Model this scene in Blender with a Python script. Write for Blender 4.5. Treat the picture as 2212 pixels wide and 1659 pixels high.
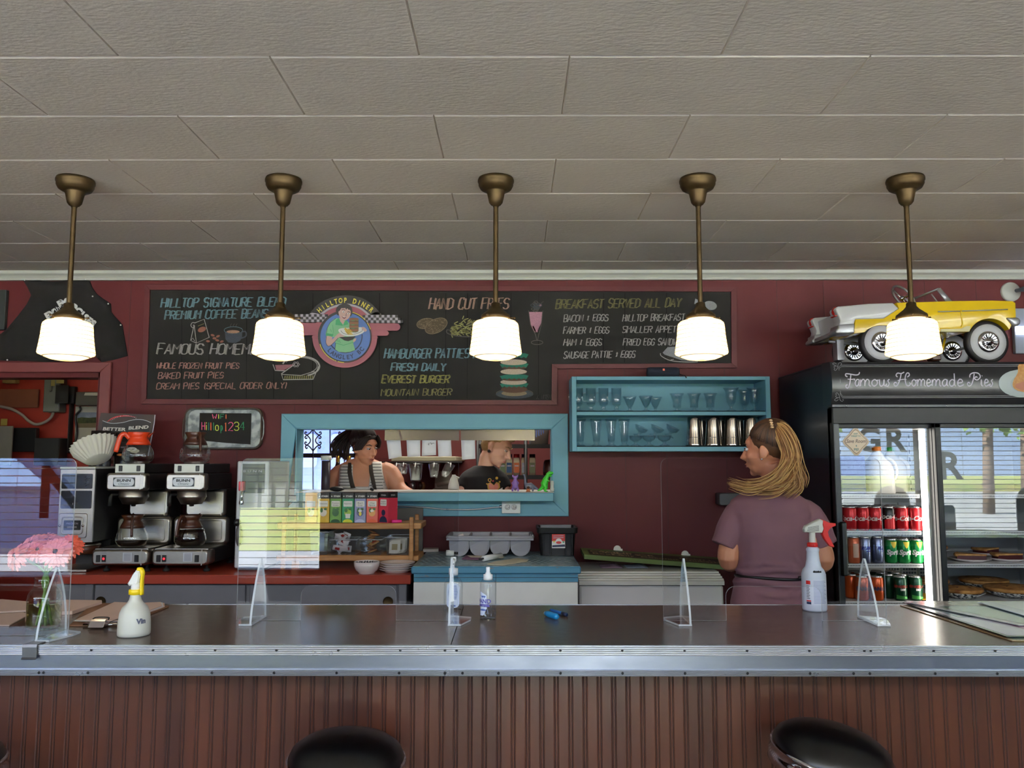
import bpy, bmesh, math, random
from mathutils import Vector, Matrix, Euler
random.seed(7)
SC = bpy.context.scene
for o in list(bpy.data.objects): bpy.data.objects.remove(o)
COL = SC.collection
V = Vector
PI = math.pi
# ---------------------------------------------------------------- camera
FPX, CX, CY = 1740.0, 1106.0, 829.5
PITCH, YAW = math.radians(5.5), math.radians(0.23)
CAM = V((0.0, 0.0, 1.49))
FWD = V((-math.sin(YAW)*math.cos(PITCH), math.cos(YAW)*math.cos(PITCH), math.sin(PITCH)))
RGT = V((math.cos(YAW), math.sin(YAW), 0.0))
UPV = RGT.cross(FWD)
cd = bpy.data.cameras.new('camera'); co = bpy.data.objects.new('camera', cd); COL.objects.link(co)
cd.sensor_width = 36.0; cd.lens = 36.0*FPX/2212.0; cd.clip_start = 0.05; cd.clip_end = 200
co.matrix_world = Matrix(((RGT.x, UPV.x, -FWD.x, CAM.x), (RGT.y, UPV.y, -FWD.y, CAM.y), (RGT.z, UPV.z, -FWD.z, CAM.z), (0, 0, 0, 1)))
SC.camera = co
# ---------------------------------------------------------------- world, sun, exposure
SKY, SUNE, EXPO = 7.0, 240.0, 0.42
w = bpy.data.worlds.new('sky'); SC.world = w; w.use_nodes = True
bg = w.node_tree.nodes['Background']; bg.inputs[0].default_value = (0.50, 0.68, 1.0, 1); bg.inputs[1].default_value = SKY
sl = bpy.data.lights.new('sun', 'SUN'); sl.energy = SUNE; sl.angle = 0.009; sl.color = (1.0, 0.95, 0.86)
so = bpy.data.objects.new('sun', sl); COL.objects.link(so); so.rotation_euler = V((0.72, -0.13, -0.62)).to_track_quat('-Z', 'Y').to_euler()   # from behind the building
SC.view_settings.view_transform = 'Standard'; SC.view_settings.look = 'None'; SC.view_settings.gamma = 1.0
SC.view_settings.use_curve_mapping = False; SC.view_settings.exposure = EXPO
cy = SC.cycles
cy.use_denoising = True; cy.max_bounces = 10; cy.diffuse_bounces = 5; cy.glossy_bounces = 5; cy.transmission_bounces = 8
cy.transparent_max_bounces = 24; cy.caustics_reflective = False; cy.caustics_refractive = False; cy.sample_clamp_indirect = 6.0
def area(name, loc, rot, sx, sy, power, color=(1, 1, 1), portal=False):
 l = bpy.data.lights.new(name, 'AREA'); l.shape = 'RECTANGLE'; l.size = sx; l.size_y = sy; l.energy = power; l.color = color
 if portal: l.cycles.is_portal = True
 o = bpy.data.objects.new(name, l); COL.objects.link(o); o.location = loc; o.rotation_euler = rot
 return o
WIN = [(-5.3, -1.61, 0.53, 2.25), (-0.32, 1.12, 0.1, 2.2), (3.3, 6.7, 0.6, 2.25)]      # front windows x0 x1 z0 z1 (the middle one is the glazed door)
YF = -1.8
for a, b, c, d in WIN:
 area('window_portal', ((a+b)/2, YF, (c+d)/2), (math.radians(90), 0, 0), b-a, d-c, 1, portal=True)
ADDED_BAND = [(-6.0, -2.9), (-2.7, 0.4), (0.6, 3.7), (3.9, 7.0)]      # added high window band, made up to hold fill lamps brightening the ceiling
for a, b in ADDED_BAND: area('added_fill_light', ((a+b)/2, YF-.02, 2.44), (math.radians(105), 0, 0), b-a, 0.26, 30, (1, 0.97, 0.94))
area('kitchen_light', (-0.3, 6.05, 2.58), (0, 0, 0), 1.8, 0.9, 34, (1, 0.93, 0.82))
area('back_room_light', (-3.4, 5.6, 2.5), (0, 0, 0), 0.5, 0.5, 1.2, (1, 0.75, 0.5))
# ---------------------------------------------------------------- pixel -> place (2212 x 1659 frame of the photograph)
def ray(px, py): return FWD + RGT*((px-CX)/FPX) - UPV*((py-CY)/FPX)
def at(px, py, Y):
 r = ray(px, py); return CAM + r*(Y/r.y)
def onz(px, py, z):
 r = ray(px, py); return CAM + r*((z-CAM.z)/r.z)
def xz(px, py, Y):
 p = at(px, py, Y); return (p.x, p.z)
def mpp(Y): return Y/FPX
# ---------------------------------------------------------------- materials
def lin(c):
 c = [x/255.0 for x in c]
 return tuple(x/12.92 if x <= 0.04045 else ((x+0.055)/1.055)**2.4 for x in c) + (1.0,)
MATS = {}
def N(nt, t, **kw):
 n = nt.nodes.new(t)
 for k, v in kw.items():
  if k.startswith('i_'): n.inputs[int(k[2:]) if k[2:].isdigit() else k[2:].replace('_', ' ')].default_value = v
  else: setattr(n, k, v)
 return n
def mat(name, col, rough=0.5, metal=0.0, var=0.06, vscale=9.0, col2=None, thr=None, bump=0.0, bscale=60.0, stretch=None,
  emit=0.0, ecol=None, spec=0.5, coat=0.0, sss=0.0, trans=0.0, alpha=1.0, rvar=0.0):
 """procedural principled material: base colour varied by noise (or blended to col2), optional bump"""
 if name in MATS: return MATS[name]
 m = bpy.data.materials.new(name); m.use_nodes = True; nt = m.node_tree
 b = nt.nodes['Principled BSDF']; L = nt.links.new
 c1 = lin(col); c2 = lin(col2) if col2 else tuple(x*(1-2.2*var) for x in c1[:3]) + (1,)
 tc = N(nt, 'ShaderNodeTexCoord'); mp = N(nt, 'ShaderNodeMapping')
 if stretch: mp.inputs['Scale'].default_value = stretch
 L(tc.outputs['Object'], mp.inputs[0])
 nz = N(nt, 'ShaderNodeTexNoise'); nz.inputs['Scale'].default_value = vscale; nz.inputs['Detail'].default_value = 4
 L(mp.outputs[0], nz.inputs['Vector'])
 rp = N(nt, 'ShaderNodeValToRGB'); t = thr or (0.3, 0.7)
 rp.color_ramp.elements[0].position = t[0]; rp.color_ramp.elements[1].position = t[1]
 rp.color_ramp.elements[0].color = c1; rp.color_ramp.elements[1].color = c2
 L(nz.outputs[0], rp.inputs[0]); L(rp.outputs[0], b.inputs['Base Color'])
 b.inputs['Roughness'].default_value = rough; b.inputs['Metallic'].default_value = metal
 b.inputs['Specular IOR Level'].default_value = spec; b.inputs['Coat Weight'].default_value = coat
 b.inputs['Coat Roughness'].default_value = 0.08
 if rvar:
  mr = N(nt, 'ShaderNodeMapRange'); mr.inputs[3].default_value = max(0, rough-rvar); mr.inputs[4].default_value = rough+rvar
  L(nz.outputs[0], mr.inputs[0]); L(mr.outputs[0], b.inputs['Roughness'])
 if sss: b.inputs['Subsurface Weight'].default_value = sss; b.inputs['Subsurface Radius'].default_value = (0.01, 0.004, 0.002)
 if trans: b.inputs['Transmission Weight'].default_value = trans
 if alpha < 1: b.inputs['Alpha'].default_value = alpha
 if bump:
  n2 = N(nt, 'ShaderNodeTexNoise'); n2.inputs['Scale'].default_value = bscale; n2.inputs['Detail'].default_value = 3
  L(mp.outputs[0], n2.inputs['Vector'])
  bp = N(nt, 'ShaderNodeBump'); bp.inputs['Strength'].default_value = bump; bp.inputs['Distance'].default_value = 0.004
  L(n2.outputs[0], bp.inputs['Height']); L(bp.outputs[0], b.inputs['Normal'])
 if emit:
  b.inputs['Emission Color'].default_value = lin(ecol or col); b.inputs['Emission Strength'].default_value = emit
 MATS[name] = m; return m
def glass(name, tint=(0.97, 0.985, 0.98), ior=1.45, rough=0.0, edge=0.0, base=0.0):
 """thin clear sheet: see-through with Fresnel reflections; edge/base adds reflection"""
 if name in MATS: return MATS[name]
 m = bpy.data.materials.new(name); m.use_nodes = True; nt = m.node_tree; nt.nodes.clear(); L = nt.links.new
 out = N(nt, 'ShaderNodeOutputMaterial'); mx = N(nt, 'ShaderNodeMixShader'); tr = N(nt, 'ShaderNodeBsdfTransparent'); gl = N(nt, 'ShaderNodeBsdfGlossy')
 tr.inputs[0].default_value = tint + (1,); gl.inputs['Roughness'].default_value = rough; gl.inputs['Color'].default_value = (1, 1, 1, 1)
 lw = N(nt, 'ShaderNodeLayerWeight'); lw.inputs[0].default_value = 0.5
 f0 = ((ior-1)/(ior+1))**2
 p5 = N(nt, 'ShaderNodeMath', operation='POWER'); p5.inputs[1].default_value = 5.0; L(lw.outputs['Facing'], p5.inputs[0])
 p3 = N(nt, 'ShaderNodeMath', operation='POWER'); p3.inputs[1].default_value = 2.5; L(lw.outputs['Facing'], p3.inputs[0])
 m1 = N(nt, 'ShaderNodeMath', operation='MULTIPLY_ADD'); m1.inputs[1].default_value = 0.9-f0 if not edge else 0.5; m1.inputs[2].default_value = f0+base; L(p5.outputs[0], m1.inputs[0])
 m2 = N(nt, 'ShaderNodeMath', operation='MULTIPLY_ADD', use_clamp=True); m2.inputs[1].default_value = edge; L(p3.outputs[0], m2.inputs[0]); L(m1.outputs[0], m2.inputs[2])
 src = m2.outputs[0]
 nz = N(nt, 'ShaderNodeTexNoise'); nz.inputs['Scale'].default_value = 3.0
 mr = N(nt, 'ShaderNodeMapRange'); mr.inputs[3].default_value = rough; mr.inputs[4].default_value = rough+0.004; L(nz.outputs[0], mr.inputs[0]); L(mr.outputs[0], gl.inputs['Roughness'])
 L(src, mx.inputs[0]); L(tr.outputs[0], mx.inputs[1]); L(gl.outputs[0], mx.inputs[2]); L(mx.outputs[0], out.inputs[0])
 MATS[name] = m; return m
# ---------------------------------------------------------------- mesh builder (world coordinates)
class G:
 def __init__(s): s.v = []; s.f = []; s.mi = []; s.sm = []; s.ms = []; s.M = None
 def add(s, vs, fs, m, smooth=False):
  if m not in s.ms: s.ms.append(m)
  k = s.ms.index(m); n = len(s.v)
  for p in vs:
   p = V(p); s.v.append(s.M @ p if s.M else p)
  for f in fs: s.f.append([i+n for i in f]); s.mi.append(k); s.sm.append(smooth)
  return s
 def box(s, x0, x1, y0, y1, z0, z1, m, ch=0.0):
  if x0 > x1: x0, x1 = x1, x0
  if y0 > y1: y0, y1 = y1, y0
  if z0 > z1: z0, z1 = z1, z0
  c = min(ch, 0.49*min(x1-x0, y1-y0, z1-z0))
  if c <= 0:
   vs = [(x, y, z) for x in (x0, x1) for y in (y0, y1) for z in (z0, z1)]
   return s.add(vs, [(0, 1, 3, 2), (4, 6, 7, 5), (0, 4, 5, 1), (2, 3, 7, 6), (0, 2, 6, 4), (1, 5, 7, 3)], m)
  vs = []; fs = []
  X = (x0, x1); Y = (y0, y1); Z = (z0, z1)
  for i in (0, 1):
   for j in (0, 1):
    for k in (0, 1):
     sx, sy, sz = (c if i == 0 else -c), (c if j == 0 else -c), (c if k == 0 else -c)
     vs += [(X[i], Y[j]+sy, Z[k]+sz), (X[i]+sx, Y[j], Z[k]+sz), (X[i]+sx, Y[j]+sy, Z[k])]
  I = lambda i, j, k, a: ((i*2+j)*2+k)*3+a
  fs += [[I(0, 0, 0, 0), I(0, 0, 1, 0), I(0, 1, 1, 0), I(0, 1, 0, 0)], [I(1, 0, 0, 0), I(1, 1, 0, 0), I(1, 1, 1, 0), I(1, 0, 1, 0)]]
  fs += [[I(0, 0, 0, 1), I(1, 0, 0, 1), I(1, 0, 1, 1), I(0, 0, 1, 1)], [I(0, 1, 0, 1), I(0, 1, 1, 1), I(1, 1, 1, 1), I(1, 1, 0, 1)]]
  fs += [[I(0, 0, 0, 2), I(0, 1, 0, 2), I(1, 1, 0, 2), I(1, 0, 0, 2)], [I(0, 0, 1, 2), I(1, 0, 1, 2), I(1, 1, 1, 2), I(0, 1, 1, 2)]]
  for j in (0, 1):
   for k in (0, 1): fs.append([I(0, j, k, 1), I(1, j, k, 1), I(1, j, k, 2), I(0, j, k, 2)])
  for i in (0, 1):
   for k in (0, 1): fs.append([I(i, 0, k, 0), I(i, 1, k, 0), I(i, 1, k, 2), I(i, 0, k, 2)])
   for j in (0, 1): fs.append([I(i, j, 0, 0), I(i, j, 1, 0), I(i, j, 1, 1), I(i, j, 0, 1)])
  for i in (0, 1):
   for j in (0, 1):
    for k in (0, 1): fs.append([I(i, j, k, 0), I(i, j, k, 1), I(i, j, k, 2)])
  return s.add(vs, fs, m)
 def prism(s, poly, ax, a, b, m, ch=0.0, smooth=False):
  """poly of 2D points; ax 'y': (x,z) extruded y a..b; 'x': (y,z); 'z': (x,y)"""
  def P(u, v, d): return (u, d, v) if ax == 'y' else ((d, u, v) if ax == 'x' else (u, v, d))
  n = len(poly); cx = sum(p[0] for p in poly)/n; cz = sum(p[1] for p in poly)/n
  rings = [(poly, a), (poly, b)]
  if ch > 0:
   ext = max(max(abs(p[0]-cx) for p in poly), 1e-6), max(max(abs(p[1]-cz) for p in poly), 1e-6)
   ins = [(cx+(p[0]-cx)*(1-ch/ext[0]), cz+(p[1]-cz)*(1-ch/ext[1])) for p in poly]
   e = ch if b > a else -ch
   rings = [(ins, a), (poly, a+e), (poly, b-e), (ins, b)]
  vs = []; fs = []
  for pl, d in rings: vs += [P(p[0], p[1], d) for p in pl]
  s.add(vs, [list(range(n))[::-1], list(range((len(rings)-1)*n, len(rings)*n))], m)
  off = len(s.v)-len(vs)
  k = s.ms.index(m)
  for r in range(len(rings)-1):
   for i in range(n):
    j = (i+1) % n
    s.f.append([off+r*n+i, off+r*n+j, off+(r+1)*n+j, off+(r+1)*n+i]); s.mi.append(k); s.sm.append(smooth)
  return s
 def rbox(s, x0, x1, y0, y1, z0, z1, r, m, ax='y', ch=0.0, seg=5, smooth=True):
  if ax == 'y': return s.prism(rrect(x0, x1, z0, z1, r, seg), 'y', y0, y1, m, ch, smooth)
  if ax == 'x': return s.prism(rrect(y0, y1, z0, z1, r, seg), 'x', x0, x1, m, ch, smooth)
  return s.prism(rrect(x0, x1, y0, y1, r, seg), 'z', z0, z1, m, ch, smooth)
 def lathe(s, prof, c, m, seg=24, sx=1.0, sy=1.0, smooth=True, R=None, wave=None, a0=0.0, a1=2*PI):
  """profile [(r,z)] turned about z at c; R optional rotation matrix; wave=(n,amp) scalloped radius"""
  vs = []; fs = []; n = len(prof); full = abs(a1-a0-2*PI) < 1e-6; S = seg if full else seg+1
  c = V(c)
  for i in range(S):
   a = a0+(a1-a0)*i/seg
   for k, (r, z) in enumerate(prof):
    rr = r*(1+wave[1]*math.cos(wave[0]*a)*(k/(n-1.0) if len(wave) < 3 else 1)) if wave else r
    p = V((rr*math.cos(a)*sx, rr*math.sin(a)*sy, z))
    if R: p = R @ p
    vs.append(c+p)
  for i in range(seg):
   j = (i+1) % S
   for k in range(n-1): fs.append((i*n+k, j*n+k, j*n+k+1, i*n+k+1))
  return s.add(vs, fs, m, smooth)
 def disc(s, c, r, m, seg=24, R=None, sx=1.0, sy=1.0):
  vs = [V((r*math.cos(2*PI*i/seg)*sx, r*math.sin(2*PI*i/seg)*sy, 0)) for i in range(seg)]
  if R: vs = [R @ p for p in vs]
  return s.add([V(c)+p for p in vs], [list(range(seg))], m)
 def tube(s, pts, r, m, seg=8, cap=True, smooth=True, flat=1.0, closed=False, up=None):
  """tube along pts; r number or list; flat squeezes one axis"""
  pts = [V(p) for p in pts]; n = len(pts)
  rs = r if isinstance(r, (list, tuple)) else [r]*n
  vs = []; fs = []; u = None
  for i, p in enumerate(pts):
   if closed: t = pts[(i+1) % n]-pts[i-1]
   else: t = pts[min(i+1, n-1)]-pts[max(i-1, 0)]
   if t.length < 1e-9: t = V((0, 0, 1))
   t.normalize()
   if u is None:
    u = (V(up) if up else (V((0, 0, 1)) if abs(t.z) < 0.9 else V((0, 1, 0))))
   u = u-t*u.dot(t)
   if u.length < 1e-6: u = t.orthogonal()
   u.normalize(); w2 = t.cross(u)
   q = rs[i] if isinstance(rs[i], (tuple, list)) else (rs[i], rs[i]*flat)
   for k in range(seg):
    a = 2*PI*k/seg
    vs.append(p+u*(q[0]*math.cos(a))+w2*(q[1]*math.sin(a)))
  for i in range(n if closed else n-1):
   i2 = (i+1) % n
   for k in range(seg):
    k2 = (k+1) % seg
    fs.append((i*seg+k, i*seg+k2, i2*seg+k2, i2*seg+k))
  if cap and not closed: fs += [list(range(seg))[::-1], list(range((n-1)*seg, n*seg))]
  return s.add(vs, fs, m, smooth)
 def ell(s, c, r, m, seg=16, ring=10, R=None):
  if not isinstance(r, (tuple, list)): r = (r, r, r)
  prof = [(max(1e-5, math.cos(-PI/2+PI*k/ring)), math.sin(-PI/2+PI*k/ring)) for k in range(ring+1)]
  vs = []; fs = []; n = ring+1
  for i in range(seg):
   a = 2*PI*i/seg
   for (q, z) in prof:
    p = V((q*math.cos(a)*r[0], q*math.sin(a)*r[1], z*r[2]))
    if R: p = R @ p
    vs.append(V(c)+p)
  for i in range(seg):
   j = (i+1) % seg
   for k in range(ring): fs.append((i*n+k, j*n+k, j*n+k+1, i*n+k+1))
  return s.add(vs, fs, m, True)
 def poly(s, pts, m): return s.add(pts, [list(range(len(pts)))], m)
 def sheet(s, grid, m, thick=0.0, smooth=True):
  """grid[i][j] of points; thick along average normal gives a solid sheet"""
  a = len(grid); b = len(grid[0]); vs = [V(p) for row in grid for p in row]
  fs = [(i*b+j, i*b+j+1, (i+1)*b+j+1, (i+1)*b+j) for i in range(a-1) for j in range(b-1)]
  if thick:
   nrm = [V((0, 0, 0)) for _ in vs]
   for f in fs:
    q = (vs[f[2]]-vs[f[0]]).cross(vs[f[3]]-vs[f[1]])
    for i in f: nrm[i] += q
   k = len(vs)
   vs = vs+[p-(n.normalized() if n.length > 0 else n)*thick for p, n in zip(vs, nrm)]
   fs2 = fs+[tuple(i+k for i in f[::-1]) for f in fs]
   for j in range(b-1):
    fs2 += [(j+1, j, j+k, j+1+k), ((a-1)*b+j, (a-1)*b+j+1, (a-1)*b+j+1+k, (a-1)*b+j+k)]
   for i in range(a-1):
    fs2 += [(i*b, (i+1)*b, (i+1)*b+k, i*b+k), ((i+1)*b+b-1, i*b+b-1, i*b+b-1+k, (i+1)*b+b-1+k)]
   fs = fs2
  return s.add(vs, fs, m, smooth)
 # ---- flat art on a plane facing the camera, laid out at its real depth
 def ppx(s, pts, Y, m, t=0.0):
  P = [at(p[0], p[1], Y) for p in pts]
  if t: return s.prism([(p.x, p.z) for p in P], 'y', Y-t, Y, m)
  return s.poly([(p.x, Y, p.z) for p in P], m)
 def ribbon(s, P, wd, m, nrm=(0, -1, 0)):
  P = [V(p) for p in P]; n = len(P); nrm = V(nrm); vs = []
  if n < 2: return s
  for i in range(n):
   t = (P[min(i+1, n-1)]-P[max(i-1, 0)])
   if t.length < 1e-9: t = V((1, 0, 0))
   q = t.normalized().cross(nrm)*wd*0.5
   vs += [P[i]+q, P[i]-q]
  return s.add(vs, [(2*i, 2*i+1, 2*i+3, 2*i+2) for i in range(n-1)], m)
 def spx(s, pts, Y, wpx, m): return s.ribbon([at(p[0], p[1], Y) for p in pts], wpx*mpp(Y), m)
 def text(s, txt, m, M, size=1.0, align='CENTER', shear=0.0, ext=0.0, bold=0.0, space=1.0, width=None):
  """built-in font lettering, local x right / y up, placed by matrix M; width fits it"""
  vs, fs = textmesh(txt, size, align, shear, bold, space)
  if not vs: return s
  if width:
   x0 = min(v[0] for v in vs); x1 = max(v[0] for v in vs); k = width/(x1-x0)
   c = 0 if align == 'CENTER' else x0
   vs = [((v[0]-(x0+x1)/2)*k if align == 'CENTER' else (v[0]-x0)*k, v[1], v[2]) for v in vs]
  return s.add([M @ V((v[0], v[1], v[2])) for v in vs], fs, m)
def textmesh(txt, size, align, shear, bold, space, C={}):
 key = (txt, size, align, shear, bold, space)
 if key not in C:
  cu = bpy.data.curves.new('t', 'FONT'); cu.body = txt; cu.size = size; cu.align_x = align; cu.shear = shear; cu.offset = bold; cu.space_character = space
  cu.resolution_u = 3
  o = bpy.data.objects.new('t', cu); COL.objects.link(o); bpy.context.view_layer.update()
  me = bpy.data.meshes.new_from_object(o.evaluated_get(bpy.context.evaluated_depsgraph_get()))
  C[key] = ([tuple(v.co) for v in me.vertices], [list(p.vertices) for p in me.polygons])
  bpy.data.objects.remove(o); bpy.data.curves.remove(cu); bpy.data.meshes.remove(me)
 return C[key]
def face(x, y, z, rot=0.0, yaw=0.0, tilt=0.0):
 """matrix for lettering that faces the camera (local x->world x, y->world z), rot in plane, yaw about z"""
 return Matrix.Translation((x, y, z)) @ Matrix.Rotation(yaw, 4, 'Z') @ Matrix.Rotation(PI/2+tilt, 4, 'X') @ Matrix.Rotation(rot, 4, 'Z')
def facepx(px, py, Y, rot=0.0):
 p = at(px, py, Y); return face(p.x, Y, p.z, rot)
def rrect(x0, x1, z0, z1, r, seg=5):
 r = min(r, 0.499*(x1-x0), 0.499*(z1-z0)); out = []
 for cx, cz, a in ((x1-r, z1-r, 0), (x0+r, z1-r, PI/2), (x0+r, z0+r, PI), (x1-r, z0+r, 1.5*PI)):
  for i in range(seg+1):
   t = a+PI/2*i/seg; out.append((cx+r*math.cos(t), cz+r*math.sin(t)))
 return out
def ring(cx, cy, rx, ry=None, n=28, a0=0.0, a1=2*PI, rot=0.0):
 ry = rx if ry is None else ry; full = abs(a1-a0-2*PI) < 1e-6; out = []
 for i in range(n if full else n+1):
  a = a0+(a1-a0)*i/n; x, y = rx*math.cos(a), ry*math.sin(a)
  out.append((cx+x*math.cos(rot)-y*math.sin(rot), cy+x*math.sin(rot)+y*math.cos(rot)))
 return out
def smooth(pts, k=4, closed=False):
 """Catmull-Rom through points of any dimension"""
 n = len(pts); out = []
 for i in range(n if closed else n-1):
  if closed: p = [pts[(i+j-1) % n] for j in range(4)]
  else: p = [pts[max(0, min(n-1, i+j-1))] for j in range(4)]
  for q in range(k):
   t = q/float(k)
   out.append(tuple(0.5*((2*b)+(c-a)*t+(2*a-5*b+4*c-d)*t*t+(3*b-a-3*c+d)*t*t*t) for a, b, c, d in zip(*p)))
 if not closed: out.append(tuple(pts[-1]))
 return out
# ---------------------------------------------------------------- objects
OFF = {}
def tag(o, label=None, cat=None, group=None, kind=None):
 if label: o['label'] = label
 if cat: o['category'] = cat
 if group: o['group'] = group
 if kind: o['kind'] = kind
 return o
def thing(name, label, cat, loc=(0, 0, 0), group=None):
 o = bpy.data.objects.new(name, None); COL.objects.link(o); o.location = loc; o.empty_display_size = 0.05
 OFF[o.name] = V(loc); return tag(o, label, cat, group)
def obj(name, g, parent=None, label=None, cat=None, group=None, kind=None, smooth_angle=None):
 me = bpy.data.meshes.new(name)
 if parent is not None: off = OFF[parent.name]
 else:
  lo = [min(p[i] for p in g.v) for i in range(3)]; hi = [max(p[i] for p in g.v) for i in range(3)]
  off = V(((lo[0]+hi[0])/2, (lo[1]+hi[1])/2, lo[2])) if kind != 'structure' else V((0, 0, 0))
 me.from_pydata([p-off for p in g.v], [], g.f)
 for m in g.ms: me.materials.append(m)
 me.polygons.foreach_set('material_index', g.mi); me.polygons.foreach_set('use_smooth', g.sm)
 bm = bmesh.new(); bm.from_mesh(me); bmesh.ops.recalc_face_normals(bm, faces=bm.faces); bm.to_mesh(me); bm.free()
 me.update()
 o = bpy.data.objects.new(name, me); COL.objects.link(o)
 if parent is not None: o.parent = parent; OFF[o.name] = off
 else: o.location = off; OFF[o.name] = off
 return tag(o, label, cat, group, kind)
def mod_smooth(o, ang=35):
 m = o.modifiers.new('edges', 'EDGE_SPLIT'); m.split_angle = math.radians(ang); return o
def remesh(o, vox=0.008, it=6, fac=0.5):
 m = o.modifiers.new('skin', 'REMESH'); m.mode = 'VOXEL'; m.voxel_size = vox; m.use_smooth_shade = True
 s = o.modifiers.new('soft', 'SMOOTH'); s.factor = fac; s.iterations = it; return o
def copy_tree(r, loc=None, label=None, rotz=None, parent=None):
 c = r.copy(); COL.objects.link(c)
 if parent is not None: c.parent = parent
 if loc is not None: c.location = loc
 if rotz is not None: c.rotation_euler = (0, 0, rotz)
 if label: c['label'] = label
 OFF[c.name] = V(c.location) if parent is None else OFF[parent.name]
 for ch in r.children: copy_tree(ch, parent=c)
 return c
def struct(name, g): return obj(name, g, kind='structure')
# ---------------------------------------------------------------- single-stroke lettering (4 x 6 grid)
SF = {'A': '00,26,40;12,32', 'B': '00,06,36,45,44,33,03;33,42,41,30,00', 'C': '45,36,16,05,01,10,30,41', 'D': '00,06,26,45,41,20,00',
 'E': '46,06,00,40;03,33', 'F': '46,06,00;03,33', 'G': '45,36,16,05,01,10,30,41,43,23', 'H': '00,06;40,46;03,43', 'I': '20,26', 'J': '01,10,20,31,36',
 'K': '00,06;46,03,40', 'L': '06,00,40', 'M': '00,06,23,46,40', 'N': '00,06,40,46', 'O': '10,01,05,16,36,45,41,30,10', 'P': '00,06,36,45,44,33,03',
 'R': '00,06,36,45,44,33,03;23,40', 'S': '45,36,16,05,04,13,33,42,41,30,10,01', 'T': '06,46;26,20', 'U': '06,01,10,30,41,46', 'V': '06,20,46',
 'W': '06,10,23,30,46', 'X': '00,46;06,40', 'Y': '06,23,46;23,20', 'Z': '06,46,00,40', '(': '36,25,21,30', ')': '16,25,21,10', '&': '25,21;14,34;11,31',
 '1': '15,26,20;10,30', '2': '05,16,36,45,44,00,40', '3': '05,16,36,45,44,33,13;33,42,41,30,10,01', '4': '36,02,42;36,30',
 'i': '20,24;25,26', 'l': '20,26', 't': '26,21,30;14,34', 'o': '10,01,03,14,34,43,41,30,10', 'p': '2A,24;23,34,43,41,30,21', '.': '20,21'}
SW = {'I': 0.45, 'i': 0.45, 'l': 0.45, ' ': 0.75, '(': 0.6, ')': 0.6, '&': 0.7, '1': 0.6, 't': 0.7, 'M': 1.15, 'W': 1.2, '.': 0.3}
def chalk(g, txt, x0, y0, x1, y1, h, Y, m, w=2.0, slant=0.18, dbl=1.4, big=1.06, jit=0.6):
 """hand-drawn capitals from px (x0,y0) to (x1,y1) on the baseline, h px tall (first letters of words bigger)"""
 rd = random.Random(txt); tot = sum(SW.get(c, 1.0)+0.28 for c in txt)
 u = 0.0; ux = (x1-x0)/tot; sl = (y1-y0)/(x1-x0); first = True
 for c in txt:
  wd = SW.get(c, 1.0)
  if c in SF:
   hh = h*(big if first else 1.0)
   for st in SF[c].split(';'):
    P = []
    for k in st.split(','):
     gx = int(k[0])/4.0; gy = (-2 if k[1] == 'A' else int(k[1]))/6.0
     if c in 'Iil1t': gx = 0.5+(gx-0.5)*1.0
     px = x0+(u+gx*wd)*ux + slant*hh*gy + rd.uniform(-jit, jit); py = y0+sl*(px-x0)-hh*gy+rd.uniform(-jit, jit)
     P.append((px, py))
    g.spx(P, Y, w*.72, m)
    if dbl: g.spx([(p[0]+dbl, p[1]+rd.uniform(-1, 1)) for p in P], Y, w*0.45, m)
  first = (c == ' ')
  u += wd+0.28
# ================================================================ setting
m_wall = mat('red_wall_paint', (86, 31, 34), 0.5, spec=0.22, var=0.05, vscale=2.5, bump=0.15, bscale=40)
m_wallback = mat('back_room_red', (150, 38, 22), 0.6, vscale=3)
m_ceil = mat('ceiling_fibre_tile', (232, 224, 214), 0.8, spec=0.2, var=0.04, vscale=1.2, bump=0.5, bscale=45, stretch=(1, 2.2, 1))
m_trimw = mat('cream_gloss_trim', (205, 205, 196), 0.4, var=0.03)
m_floor = mat('brown_lino', (95, 80, 68), 0.35, var=0.1, vscale=3)
m_blue = mat('turquoise_paint', (103, 160, 180), 0.5, var=0.05, vscale=5, bump=0.1, bscale=30)
m_bluedk = mat('turquoise_paint_worn', (74, 134, 164), 0.5, col2=(128, 120, 112), thr=(0.66, 0.72), vscale=14, stretch=(1, 1, 5))
m_white = mat('white_paint', (226, 226, 222), 0.5, var=0.03)
m_black = mat('black_plastic', (16, 16, 17), 0.4, var=0.1)
m_dark = mat('dark_paint', (30, 28, 28), 0.5, var=0.1)
m_steel = mat('brushed_steel', (178, 172, 162), 0.33, metal=1.0, var=0.05, vscale=40, stretch=(1, 1, 14), rvar=0.06)
m_chrome = mat('polished_chrome', (215, 215, 218), 0.08, metal=1.0, var=0.02)
m_alu = mat('aluminium', (136, 142, 160), 0.36, metal=1.0, var=0.08, vscale=7, stretch=(1, 1, 3), rvar=0.12)
m_alu2 = mat('ribbed_aluminium', (196, 198, 202), 0.3, metal=1.0, var=0.05, vscale=20, rvar=0.08)
m_brass = mat('aged_brass', (84, 68, 43), 0.48, metal=0.8, var=0.14, vscale=26, rvar=0.08)
m_wood = mat('pine', (188, 138, 82), 0.5, col2=(150, 98, 52), vscale=6, stretch=(1, 6, 12))
m_glass = glass('window_glass')
m_clear = glass('clear_glassware', (0.94, 0.962, 0.968), edge=0.5, base=0.045)
m_jar = glass('jar_glass', (0.95, 0.965, 0.95), edge=0.55, base=0.03)
m_acryl = glass('clear_acrylic', (0.965, 0.97, 0.972), ior=1.52)
m_edge = mat('acrylic_edge', (225, 232, 236), 0.25, var=0.02, alpha=0.6)
m_rubber = mat('black_rubber', (20, 19, 19), 0.7)
m_paper = mat('white_paper', (232, 230, 232), 0.8, var=0.02)
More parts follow.
